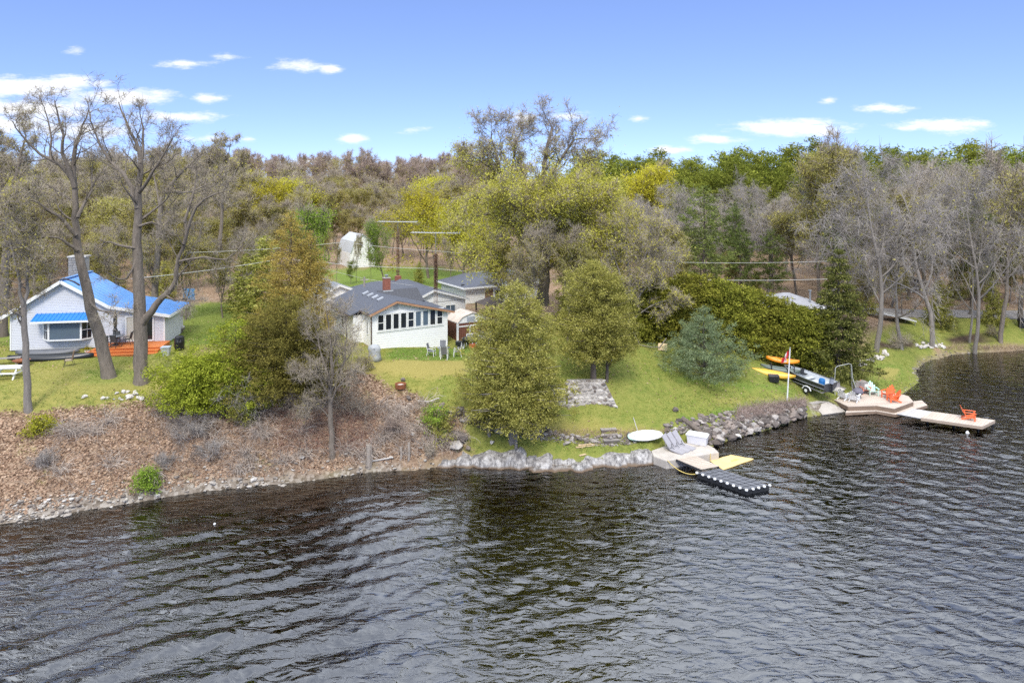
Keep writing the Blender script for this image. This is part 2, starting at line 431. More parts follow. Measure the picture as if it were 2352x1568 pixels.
def raw_height(P):
    out = np.empty(len(P))
    for k in range(0, len(P), 20000):
        Q = P[k:k+20000]
        D = np.hypot(Q[:, 0:1] - RX[None, :, 0], Q[:, 1:2] - RX[None, :, 1])
        out[k:k+20000] = -D @ RW[:len(RX)] + RW[len(RX)] + Q @ RW[len(RX)+1:]
    sd = shore_dist(P)
    land = np.maximum(out, np.minimum(0.02 + 0.12 * np.maximum(sd, 0), 0.35))
    sl_ = np.interp(P[:, 0], [15, 30], [.20, .075])
    und = np.maximum(-0.05 - sl_ * (-sd) - 0.06 * sl_ * sd * sd, -7.0)
    return np.where(sd >= 0, land, np.maximum(und, -7)), sd

def sq(lo, hi, d): return np.arange(lo, hi, d)
gx = np.concatenate([[-900,-600,-400,-280,-200,-150,-115,-90,-75,-64,-56,-50,-46,-43], sq(-41, 48, .26), [48,49,50.5,52.5,55,58,62,68,75,85,100,120,150,200,280,400,600,900]])
gy = np.concatenate([[-300,-200,-120,-60,-20,0,12,20,26,29,31,33], sq(34, 66, .26), sq(66, 90, .6), [90,91.5,93,95,97,100,104,108,113,119,126,134,143,153,165,180,200,225,255,290,330,380,450,550,700,900,1300]])
GXX, GYY = np.meshgrid(gx, gy); GP = np.stack([GXX.ravel(), GYY.ravel()], 1)
GZ, GSD = raw_height(GP)
# litter bank: everything between the beach and the lawn edge
BANK = [survey(*p)[:2] for p in [(-900,1000,4.3),(0,948,4.45),(150,936,4.5),(300,912,4.5),(480,905,4.45),(560,880,4.4),(700,868,4.5),(800,862,4.6),(860,878,4.5),(960,925,3.3),(1010,940,2.9),(1060,975,1.9),(1075,1010,1.4),(1050,1040,.8),(1000,1075,0)]]
BANK += [tuple(p) for p in SHP[17::-1] - np.array([0, .3])]
bank_sd = poly_sd(GP, BANK)
rough = np.clip(bank_sd / 1.0 + .3, 0, 1)
GZ = GZ + np.where(GSD > 0.4, rough * (.13 * hash_noise(GP, .8, 1) + .09 * hash_noise(GP, 1.9, 2)) + .035 * hash_noise(GP, .45, 3) + .02 * hash_noise(GP, 1.3, 4), 0)
GZ = GZ + np.where(GP[:, 1] > 110, .8 * hash_noise(GP, .03, 5), 0)
PLATFORM = [survey(u, v, .54)[:2] for u, v in ((1490,1036),(1497,1050),(1532,1062),(1656,1041),(1648,1024),(1627,1015),(1583,1009),(1515,1019))]
GZ = np.where(poly_sd(GP, PLATFORM) > -.15, np.minimum(GZ, .40), GZ)
GZ2 = GZ.reshape(GXX.shape)
def G(x, y):
    """Ground height at x, y (bilinear on the terrain grid)."""
    x = np.atleast_1d(np.asarray(x, float)); y = np.atleast_1d(np.asarray(y, float))
    i = np.clip(np.searchsorted(gx, x) - 1, 0, len(gx) - 2); j = np.clip(np.searchsorted(gy, y) - 1, 0, len(gy) - 2)
    fx = np.clip((x - gx[i]) / (gx[i+1] - gx[i]), 0, 1); fy = np.clip((y - gy[j]) / (gy[j+1] - gy[j]), 0, 1)
    return (GZ2[j, i]*(1-fx) + GZ2[j, i+1]*fx)*(1-fy) + (GZ2[j+1, i]*(1-fx) + GZ2[j+1, i+1]*fx)*fy
def g1(x, y): return float(G(x, y)[0])
_TY = np.arange(25, 420, .05)
def spot(u, v):
    """Where the bearing (u, v) meets the ground."""
    X = (u - 1176) / 1568 * _TY; Z = CAM_H - (v - 430) * _TY / 1568
    h = G(X, _TY); k = int(np.argmax(h >= Z))
    return (float(X[k]), float(_TY[k]), float(h[k]))

ny, nx = GXX.shape
ii = (np.arange(ny-1)[:, None] * nx + np.arange(nx-1)[None, :]).ravel()
terr_me = new_mesh('ground', np.column_stack([GP, GZ]), np.column_stack([ii, ii+1, ii+1+nx, ii+nx]), True)
def attr(me, name, vals):
    a = me.attributes.new(name, 'FLOAT', 'POINT'); a.data.foreach_set('value', np.asarray(vals, np.float32))
def zone(pts, soft=.6, wob=.5):
    sd = poly_sd(GP, [spot(u, v)[:2] for u, v in pts])
    return np.clip((sd + wob * hash_noise(GP, .9, 11) + .25*hash_noise(GP, 2.3, 12)) / soft + .5, 0, 1)
litter = np.clip((bank_sd + .45 * hash_noise(GP, .9, 7) + .3 * hash_noise(GP, 2.2, 8)) / .8 + .45, 0, 1)
wood = np.clip((GP[:, 1] - 64 + 3*hash_noise(GP, .1, 9)) / 4, 0, 1)
FIELDS = [[(770,640),(1000,640),(1120,660),(1130,690),(700,700),(690,640)], ]
meadow = zone([(745,622),(860,612),(1000,612),(1125,625),(1140,700),(700,705)], 3, 2)
lawn_l = zone([(390,700),(600,690),(700,720),(760,860),(400,900),(-60,930),(-400,930),(-400,760),(380,760)], 2, .6)
rl = [(-1,0)]
RLP = [survey(*p)[:2] for p in [(1440,770,4.6),(1500,770,4.6),(1600,800,3.8),(1700,820,3.2),(1850,850,1.8),(1960,840,1.4),(2000,760,2.4),(2100,715,2.9),(2700,712,3.0),(2700,800,0),(2200,812,0),(2120,832,0),(2107,885,0),(1900,950,0),(1640,1010,0.2),(1500,1070,0),(1000,1076,0),(1000,780,4.8)]]
rsd = poly_sd(GP, RLP)
lawn_r = np.clip(rsd / 1.5 + .5, 0, 1)
cot = zone([(700,790),(1130,770),(1150,860),(900,880),(760,870)], 2, .6)
woodl = wood * (1 - np.maximum(np.maximum(meadow, lawn_l), np.maximum(lawn_r, cot)))
litter = np.maximum(litter, woodl)
dry = np.maximum(zone([(800,832),(1062,828),(1075,868),(1000,868),(930,858),(850,866),(790,858)], .7, .5), .75*zone([(1120,990),(1300,960),(1400,975),(1500,985),(1500,1005),(1250,1000)], .8, .4))
dry = np.maximum(dry, .85*zone([(2015,850),(2062,848),(2055,872),(2012,870)], .3, .2))
dry = np.maximum(dry, .6*zone([(1640,918),(1780,908),(1810,914),(1650,928)], .4, .3))
dry = np.maximum(dry, .35*zone([(0,850),(330,835),(420,900),(0,940)], 1, .6))
dirt = np.maximum(zone([(2165,778),(2245,765),(2290,770),(2290,782),(2190,792)], .5, .4), zone([(2020,785),(2100,783),(2095,796),(2010,800)], .5, .3))
reed = zone([(2160,800),(2420,780),(2420,803),(2200,812),(2150,808)], .5, .3)
pebble = np.where(GP[:, 0] < -7, np.clip((np.interp(GP[:,0], [-26,-12], [1.15,.55]) - GSD) / .6, 0, 1), 0) + np.where(GSD < 0, .5, 0)
pebble = np.maximum(pebble, zone([(1858,932),(1905,922),(1950,940),(1935,950),(1870,956)], .3, .15))
lush = np.maximum.reduce([.30*lawn_r*(1-litter), zone([(895,800),(1080,795),(1075,826),(890,826)], .6, .3), .9*zone([(1470,800),(1560,860),(1700,880),(1840,895),(1800,902),(1560,880)], 1.2, .6), meadow*.9, zone([(1560,958),(1800,912),(1790,925),(1580,968)], .5, .4),
                          .7*zone([(1990,845),(2080,835),(2070,880),(2000,895)], 1, .5), .8*zone([(180,850),(330,850),(330,880),(200,880)], .8, .5), .6*lawn_l*(GP[:,1] > 55)])
for nm, va in (('litter', litter), ('dry', dry), ('pebble', np.clip(pebble, 0, 1)), ('lush', lush), ('dirt', dirt), ('reed', reed)):
    attr(terr_me, nm, va)

def ground_material():
    m, nt, out = nodes_of('ground_cover')
    L = nt.links.new
    t = N(nt, 'ShaderNodeNewGeometry'); pos = t.outputs['Position']
    def nz(scale, det=5, rough=.6, st=None):
        n = N(nt, 'ShaderNodeTexNoise'); n.inputs['Scale'].default_value = scale; n.inputs['Detail'].default_value = det; n.inputs['Roughness'].default_value = rough
        L(pos, n.inputs['Vector']); return n.outputs['Fac']
    def at(name):
        a = N(nt, 'ShaderNodeAttribute'); a.attribute_name = name; return a.outputs['Fac']
    def mix(f, a, b):
        x = N(nt, 'ShaderNodeMixRGB'); L(f, x.inputs[0]); L(a, x.inputs[1]); L(b, x.inputs[2]); return x.outputs[0]
    def mul(a, b):
        x = N(nt, 'ShaderNodeMath', operation='MULTIPLY'); L(a, x.inputs[0]); L(b, x.inputs[1]) if not isinstance(b, float) else setattr(x.inputs[1], 'default_value', b); return x.outputs[0]
    fine, mid, big = nz(14, 4, .7), nz(2.2, 6, .65), nz(.22, 5, .55)
    grass = ramp(nt, [(.25, (.12,.155,.03)), (.5, (.21,.23,.05)), (.75, (.33,.31,.085))], mid).outputs[0]
    gl = ramp(nt, [(.2, (.10,.165,.028)), (.55, (.165,.235,.045)), (.85, (.26,.30,.07))], fine).outputs[0]
    straw = ramp(nt, [(.2, (.19,.165,.04)), (.5, (.34,.29,.085)), (.8, (.46,.38,.15))], fine).outputs[0]
    bf = ramp(nt, [(.42, (0,0,0)), (.66, (.5,.5,.5))], big).outputs[0]
    g = mix(bf, grass, straw)
    g2 = mix(mul(ramp(nt, [(.35, (0,0,0)), (.65, (1,1,1))], mid).outputs[0], .35), g, straw)
    g2 = mix(at('lush'), g2, gl)
    g2 = mix(at('dry'), g2, straw)
    vo = N(nt, 'ShaderNodeTexVoronoi'); vo.inputs['Scale'].default_value = 7.5; L(pos, vo.inputs['Vector'])
    lit1 = ramp(nt, [(.0, (.15,.095,.06)), (.35, (.29,.19,.125)), (.65, (.42,.30,.20)), (.9, (.52,.39,.28)), (1, (.6,.5,.4))], vo.outputs['Color']).outputs[0]
    lit2 = ramp(nt, [(.3, (.12,.08,.055)), (.6, (.34,.24,.165))], nz(1.1, 7, .7)).outputs[0]
    lit = mix(ramp(nt, [(.4, (0,0,0)), (.62, (.75,.75,.75))], nz(.7, 5, .6)).outputs[0], lit1, lit2)
    moss = mix(ramp(nt, [(.6, (0,0,0)), (.72, (.6,.6,.6))], nz(.55, 6, .65)).outputs[0], lit, grass)
    c = mix(at('litter'), g2, moss)
    c = mix(at('dirt'), c, ramp(nt, [(.3, (.04,.028,.02)), (.7, (.12,.085,.06))], mid).outputs[0])
    c = mix(at('reed'), c, ramp(nt, [(.3, (.22,.14,.08)), (.7, (.46,.33,.22))], fine).outputs[0])
    v2 = N(nt, 'ShaderNodeTexVoronoi'); v2.inputs['Scale'].default_value = 5.5; L(pos, v2.inputs['Vector'])
    peb = ramp(nt, [(.1, (.12,.095,.07)), (.5, (.25,.21,.17)), (.9, (.42,.38,.33))], v2.outputs['Color']).outputs[0]
    c = mix(at('pebble'), c, peb)
    # below the waterline: brown silt and stones
    sx = N(nt, 'ShaderNodeSeparateXYZ'); L(pos, sx.inputs[0])
    wet = N(nt, 'ShaderNodeMapRange'); L(sx.outputs['Z'], wet.inputs[0]); wet.inputs[1].default_value = -.25; wet.inputs[2].default_value = .02; wet.inputs[3].default_value = 1; wet.inputs[4].default_value = 0
    bed = ramp(nt, [(.25, (.11,.075,.035)), (.6, (.32,.23,.12)), (.85, (.46,.36,.22))], nz(1.6, 6, .7)).outputs[0]
    c = mix(wet.outputs[0], c, bed)
    b = N(nt, 'ShaderNodeBsdfPrincipled'); b.inputs['Roughness'].default_value = .9; b.inputs['Specular IOR Level'].default_value = .15
    L(c, b.inputs['Base Color'])
    h = N(nt, 'ShaderNodeMath', operation='ADD'); L(fine, h.inputs[0]); L(mul(at('litter'), vo.outputs['Distance']), h.inputs[1])
    bp = N(nt, 'ShaderNodeBump'); bp.inputs['Strength'].default_value = .55; bp.inputs['Distance'].default_value = .12; L(h.outputs[0], bp.inputs['Height']); L(bp.outputs[0], b.inputs['Normal'])
    L(b.outputs[0], out.inputs['Surface'])
    return m
ground = put('ground', terr_me, ground_material()); tag(ground, 'grassy lawn, leaf littered bank and wooded rise around the houses', None, None, 'structure')

# ---------------------------------------------------------------- lake
wx = np.concatenate([[-700,-300,-150,-90,-60,-48,-40,-36], sq(-33, 46, .15), [46.5,48,50,53,58,66,80,110,180,300,700]])
wy = np.concatenate([[-700,-300,-120,-50,-10,8,16,20,22], sq(23, 62, .15), sq(62, 78, .3), [78,79,81,84,90]])
WX, WY = np.meshgrid(wx, wy); WP = np.stack([WX.ravel(), WY.ravel()], 1)
wr = np.random.default_rng(5)
def wave_train(P, main_deg, spread, n, l0, l1, amp):
    z = np.zeros(len(P))
    for k in range(n):
        lam = l0 * (l1 / l0) ** wr.random(); a = R(main_deg + wr.normal(0, spread)); ph = wr.random() * 2 * PI
        kx, ky = 2*PI/lam*math.cos(a), 2*PI/lam*math.sin(a)
        q = P[:, 0]*kx + P[:, 1]*ky + ph + 1.1*hash_noise(P, .11, 30+k % 5)
        z += amp * (lam/l1)**.9 * (np.sin(q) + .22*np.sin(2*q + .6))
    return z / math.sqrt(n)
wl_ = 1 / (1 + np.exp((WP[:, 0] - 1 + .12*(WP[:, 1]-35)) / 4.0))
gust = .75 + .45*hash_noise(WP, .09, 40) + .25*hash_noise(WP, .3, 41)
sd_w = shore_dist(WP)
calm = np.clip(-sd_w / 5.0, .25, 1)
edge = np.clip(np.minimum.reduce([WP[:,0]+36, 48-WP[:,0], WP[:,1]-21, 80-WP[:,1]]) / 3, 0, 1)
wz = wave_train(WP, 118, 16, 26, .6, 3.0, .070) * wl_ + wave_train(WP, 62, 22, 26, .5, 2.2, .046) * (1 - wl_) + wave_train(WP, 95, 45, 22, .45, 1.1, .018)
wz = wz * gust * calm * edge
ny, nx = WX.shape
ii = (np.arange(ny-1)[:, None] * nx + np.arange(nx-1)[None, :]).ravel()
lake_me = new_mesh('lake_water', np.column_stack([WP, wz]), np.column_stack([ii, ii+1, ii+1+nx, ii+nx]), True)
def water_material():
    m, nt, out = nodes_of('lake_water'); L = nt.links.new
    g = N(nt, 'ShaderNodeNewGeometry')
    mp = N(nt, 'ShaderNodeMapping'); mp.inputs['Scale'].default_value = (.75, 1.7, 1); mp.inputs['Rotation'].default_value = (0, 0, R(-12)); L(g.outputs['Position'], mp.inputs['Vector'])
    n1 = N(nt, 'ShaderNodeTexNoise', noise_type='RIDGED_MULTIFRACTAL'); n1.inputs['Scale'].default_value = 1.5; n1.inputs['Lacunarity'].default_value = 2.1; n1.inputs['Offset'].default_value = .9; n1.inputs['Gain'].default_value = 1.6; n1.inputs['Detail'].default_value = 5; n1.inputs['Roughness'].default_value = .55; n1.inputs['Distortion'].default_value = .6; L(mp.outputs[0], n1.inputs['Vector'])
    bp = N(nt, 'ShaderNodeBump'); bp.inputs['Strength'].default_value = 1.0; bp.inputs['Distance'].default_value = .013; L(n1.outputs['Fac'], bp.inputs['Height'])
    fr = N(nt, 'ShaderNodeFresnel'); fr.inputs['IOR'].default_value = 2.5; L(bp.outputs[0], fr.inputs['Normal'])
    gl = N(nt, 'ShaderNodeBsdfGlossy'); gl.inputs['Roughness'].default_value = .04; gl.inputs['Color'].default_value = (1, 1, 1, 1); L(bp.outputs[0], gl.inputs['Normal'])
    tr = N(nt, 'ShaderNodeBsdfTransparent'); tr.inputs['Color'].default_value = (.9, .86, .78, 1)
    mx = N(nt, 'ShaderNodeMixShader'); L(fr.outputs[0], mx.inputs[0]); L(tr.outputs[0], mx.inputs[1]); L(gl.outputs[0], mx.inputs[2])
    L(mx.outputs[0], out.inputs['Surface'])
    va = N(nt, 'ShaderNodeVolumeAbsorption'); va.inputs['Color'].default_value = (.62, .50, .30, 1); va.inputs['Density'].default_value = 1.4
    L(va.outputs[0], out.inputs['Volume'])
    return m
lake = put('lake_water', lake_me, water_material()); tag(lake, 'dark rippled lake water in the foreground', None, None, 'structure')
# ---------------------------------------------------------------- trees
def prisms(A, B, ra, rb, k):
    """Many tapered k-sided twigs as one vertex / face array."""
    A, B = np.asarray(A, float), np.asarray(B, float); n = len(A)
    d = B - A; L = np.linalg.norm(d, axis=1, keepdims=True) + 1e-9; d = d / L
    up = np.where(np.abs(d[:, 2:3]) > .9, np.array([[1., 0, 0]]), np.array([[0., 0, 1.]]))
    x = np.cross(d, up); x /= np.linalg.norm(x, axis=1, keepdims=True); y = np.cross(d, x)
    A = A - d * np.minimum(ra[:, None] * .5, L * .2); B = B + d * np.minimum(rb[:, None] * .5, L * .2)
    ang = 2 * PI * np.arange(k) / k
    off = x[:, None] * np.cos(ang)[None, :, None] + y[:, None] * np.sin(ang)[None, :, None]
    V = np.concatenate([A[:, None] + off * ra[:, None, None], B[:, None] + off * rb[:, None, None]], 1).reshape(-1, 3)
    b = (np.arange(n) * 2 * k)[:, None]; i = np.arange(k)[None, :]; j = (i + 1) % k
    F = np.stack([b + i, b + j, b + k + j, b + k + i], -1).reshape(-1, 4)
    return V, F

def rings(pts, rad, k):
    """One connected tube through pts."""
    P = np.asarray(pts, float); m = len(P)
    T = np.gradient(P, axis=0); T /= np.linalg.norm(T, axis=1, keepdims=True) + 1e-9
    x = np.cross(T, np.array([.05, 1.0, .08])); x /= np.linalg.norm(x, axis=1, keepdims=True) + 1e-9
    y = np.cross(T, x); a = 2 * PI * np.arange(k) / k
    V = (P[:, None] + (x[:, None] * np.cos(a)[None, :, None] + y[:, None] * np.sin(a)[None, :, None]) * np.asarray(rad)[:, None, None]).reshape(-1, 3)
    i = np.arange(m - 1)[:, None] * k; q = np.arange(k)[None, :]; q2 = (q + 1) % k
    F = np.stack([i + q, i + q2, i + k + q2, i + k + q], -1).reshape(-1, 4)
    return V, F

def merge(parts):
    Vs, Fs, b = [], [], 0
    for V, F in parts:
        if len(V) == 0: continue
        Vs.append(V); Fs.append(F + b); b += len(V)
    return np.concatenate(Vs), np.concatenate(Fs)

class Wood:
    """Grows limbs, boughs and twigs."""
    def __init__(s, seed, wig=(.10,.16,.22,.3,.35), trop=(.02,.03,.02,.0,-.02), ratio=(.62,.55,.5,.45), nch=(7,6,6,5), ang=(48,50,52,55), start=(.35,.25,.15,.1), seg=(.9,.7,.5,.35,.3), maxlev=3, rmin=.006, crat=.55):
        s.r = random.Random(seed); s.chains = []; s.segs = []; s.tips = []
        s.wig, s.trop, s.ratio, s.nch, s.ang, s.start, s.seg, s.maxlev, s.rmin, s.crat = wig, trop, ratio, nch, ang, start, seg, maxlev, rmin, crat
    def turn(s, d, a):
        r = s.r; v = Vector((r.gauss(0,1), r.gauss(0,1), r.gauss(0,1))); v = (v - d * v.dot(d)).normalized()
        return (d * math.cos(a) + v * math.sin(a)).normalized()
    def grow(s, p, d, L, r0, lev):
        r = s.r; n = max(2, int(L / s.seg[lev])); pts = [Vector(p)]; rad = [r0]; d = Vector(d).normalized(); st = L / n
        for i in range(n):
            w = s.wig[lev]
            d = (d + Vector((r.gauss(0,w), r.gauss(0,w), r.gauss(0,w) + s.trop[lev]*3))).normalized()
            pts.append(pts[-1] + d * st); rad.append(max(s.rmin, r0 * (1 - .78 * (i+1) / n)))
        s.limb(pts, rad, lev, L)
    def limb(s, pts, rad, lev, L=None, nch=None, start=None):
        r = s.r
        if L is None: L = sum((pts[i+1]-pts[i]).length for i in range(len(pts)-1))
        s.chains.append((pts, rad, lev))
        if lev >= s.maxlev:
            s.tips.append((pts, rad)); return
        k = nch if nch is not None else s.nch[lev]
        k = max(1, int(k * r.uniform(.75, 1.25) + .5)); n = len(pts) - 1; s0 = s.start[lev] if start is None else start
        for c in range(k):
            f = s0 + (1 - s0) * ((c + r.random()) / k); f = min(f, .995); q = f * n; i = int(q); t = q - i
            p = pts[i].lerp(pts[min(i+1, n)], t); dd = (pts[min(i+1, n)] - pts[i]).normalized(); rr = rad[i] * (1-t) + rad[min(i+1, n)] * t
            d = s.turn(dd, R(s.ang[lev]) * r.uniform(.6, 1.25))
            s.grow(p, d, L * s.ratio[lev] * (1.12 - .6 * f) * r.uniform(.7, 1.25), max(s.rmin, rr * s.crat * r.uniform(.8, 1.1)), lev + 1)
        # the leader keeps going
        s.tips.append((pts[-2:], rad[-2:]))
    def twigs(s, per, L, r, droop=0.0, spread=60):
        """Fine end twigs; returns start and end arrays."""
        rg = np.random.default_rng(s.r.randrange(1 << 30)); A, B = [], []
        for pts, rad in s.tips:
            P = np.array([tuple(p) for p in pts]); n = len(P) - 1
            f = rg.random(per) * n; i = np.minimum(f.astype(int), n - 1); t = (f - i)[:, None]
            a = P[i] * (1-t) + P[i+1] * t; d = P[i+1] - P[i]; d = d / (np.linalg.norm(d, axis=1, keepdims=True) + 1e-9)
            w = rg.normal(0, 1, (per, 3)); w /= np.linalg.norm(w, axis=1, keepdims=True)
            dd = d * math.cos(R(spread)) + w * math.sin(R(spread)); dd[:, 2] += .25 - droop
            dd /= np.linalg.norm(dd, axis=1, keepdims=True)
            A.append(a); B.append(a + dd * (L * rg.uniform(.5, 1.3, (per, 1))))
        return np.concatenate(A), np.concatenate(B)
    def wood_arrays(s, kmain=7, maxlev_main=1):
        parts = []; A, B, ra, rb = [], [], [], []
        for pts, rad, lev in s.chains:
            if lev <= maxlev_main and len(pts) > 2:
                parts.append(rings([tuple(p) for p in pts], rad, kmain if lev == 0 else 5))
            else:
                for i in range(len(pts)-1):
                    A.append(tuple(pts[i])); B.append(tuple(pts[i+1])); ra.append(rad[i]); rb.append(rad[i+1])
        if A: parts.append(prisms(A, B, np.array(ra), np.array(rb), 3))
        return parts

def cards(C, size, seed, flat=0.0, aspect=.6, quad=False, out=None, jit=.5):
    """Leaf faces (kite quads) at points C, facing every way (flat pulls the normals upright)."""
    rg = np.random.default_rng(seed); n = len(C); C = np.asarray(C)
    nrm = rg.normal(0, 1, (n, 3)); nrm[:, 2] += flat * 2.5
    nrm /= np.linalg.norm(nrm, axis=1, keepdims=True)
    u = rg.normal(0, 1, (n, 3))
    if out is not None: u = u * jit + out
    u -= nrm * (u * nrm).sum(1, keepdims=True); u /= np.linalg.norm(u, axis=1, keepdims=True) + 1e-9
    v = np.cross(nrm, u); sz = (size * rg.uniform(.55, 1.35, n))[:, None]
    if quad:
        V = np.stack([C - u*sz*.5, C + v*sz*.5*aspect, C + u*sz*.5, C - v*sz*.5*aspect], 1).reshape(-1, 3)
        F = np.arange(4*n).reshape(n, 4)
    else:
        V = np.stack([C - u*sz*.5 - v*sz*aspect*.5, C - u*sz*.5 + v*sz*aspect*.5, C + u*sz*.6], 1).reshape(-1, 3)
        F = np.arange(3*n).reshape(n, 3)
    return V, F

BARK = plain('bark_grey', (.21,.175,.14), .95, .35, 2.2, .8, 9, stretch=(3,3,.6))
BARKD = plain('bark_dark', (.14,.115,.095), .95, .35, 2.2, .8, 9, stretch=(3,3,.6))
BARKP = plain('bark_pale', (.27,.24,.21), .95, .25, 2.2, .6, 9, stretch=(3,3,.6))
TWIG = plain('twig_brown', (.36,.305,.235), .95, .25, .6)
TWIGG = plain('twig_lilac_grey', (.35,.315,.285), .95, .2, .6)
TWIGR = plain('twig_russet', (.37,.285,.23), .95, .25, .6)
L_BUD = leafy('buds_olive', [(0,(.27,.245,.07)),(.5,(.44,.40,.12)),(1,(.62,.56,.19))], .35, .008, .13)
L_YEL = leafy('leaves_yellow_green', [(0,(.36,.36,.035)),(.5,(.56,.52,.05)),(1,(.72,.66,.10))], .35, .008, .15)
L_OAK = leafy('leaves_olive_gold', [(0,(.33,.31,.06)),(.45,(.54,.50,.09)),(1,(.70,.63,.17))], .35, .008, .12)
L_GRN = leafy('leaves_fresh_green', [(0,(0.120,0.195,0.030)),(.5,(0.225,0.330,0.045)),(1,(0.390,0.480,0.090))])
L_CED = leafy('cedar_sprays', [(0,(.13,.14,.028)),(.4,(.33,.33,.075)),(.75,(.52,.50,.13)),(1,(.62,.58,.20))], .35, .008, .10, .85)
L_CEDB = leafy('cedar_sprays_bronze', [(0,(.15,.11,.03)),(.4,(.34,.25,.065)),(.75,(.48,.36,.10)),(1,(.52,.45,.15))], .3, .008, .1)
L_CEDD = leafy('cedar_sprays_dark', [(0,(.07,.065,.022)),(.5,(.16,.145,.04)),(.85,(.29,.24,.06)),(1,(.36,.29,.08))], .25, .008, .12)
L_LIME = leafy('juniper_sprays_lime', [(0,(0.090,0.112,0.015)),(.35,(0.225,0.255,0.030)),(.7,(0.450,0.465,0.053)),(1,(0.600,0.570,0.090))], .25, .015, .12)
L_HEDGE = leafy('hedge_sprays', [(0,(.06,.065,.012)),(.4,(.165,.175,.028)),(.8,(.33,.33,.05)),(1,(.44,.40,.08))], .25, .008, .16, .85)
L_PINE = leafy('pine_needles', [(0,(.06,.085,.03)),(.5,(.15,.19,.055)),(1,(.30,.34,.09))], .25, .012, .25)
L_BLUE = leafy('blue_pine_needles', [(0,(.09,.12,.055)),(.5,(.23,.29,.15)),(1,(.45,.50,.28))], .25, .006, .1)
L_SPR = leafy('spruce_needles', [(0,(.04,.05,.015)),(.5,(.135,.15,.04)),(1,(.34,.34,.10))], .2, .008, .1, .9)
L_RIDGE = leafy('ridge_pine_needles', [(0,(.09,.11,.02)),(.5,(.22,.25,.04)),(1,(.40,.40,.08))], .25, .008, .2)

def deciduous(seed, H, trunk_r, clear=.3, spread=.36, nl=6, leaf=None, nleaf=0, leafsize=.3, twig_per=5, twig_L=.7, twig_r=.014, kids=(6,5,4), lean=0.0, columnar=0.0, droop=0.0, kmain=6, rmin=.02, leafspread=.45, maxlev=3, leafz=(0,1)):
    """A budding or bare tree around the origin; returns trunk mesh data and leaf mesh data."""
    w = Wood(seed, nch=(nl, kids[0], kids[1], kids[2]), ratio=(spread*1.35+.1*columnar, .62, .5, .45), ang=(52-26*columnar, 46-12*columnar, 48, 52), start=(clear, .2, .12, .1), trop=(.02, .05+.04*columnar-.04*droop, .03-.05*droop, -.05*droop, 0), seg=(1.1, .9, .7, .6, .5), maxlev=maxlev, rmin=rmin)
    w.grow((0, 0, -.3), (lean, lean*.3, 1), H * .92, trunk_r, 0)
    A, B = w.twigs(twig_per, twig_L, twig_r, droop)
    wood = merge(w.wood_arrays(kmain, 1))
    tw = prisms(A, B, np.full(len(A), twig_r), np.full(len(A), twig_r*.5), 3)
    lv = None
    if leaf and nleaf:
        rg = np.random.default_rng(seed + 99)
        ok = np.nonzero((B[:, 2] >= leafz[0]*H) & (B[:, 2] <= leafz[1]*H))[0]
        i = ok[rg.integers(0, len(ok), nleaf)]; t = rg.random((nleaf, 1))
        C = A[i]*(1-t) + B[i]*t + rg.normal(0, leafspread*.35, (nleaf, 3))
        lv = cards(C, leafsize, seed + 7)
    return wood, tw, lv

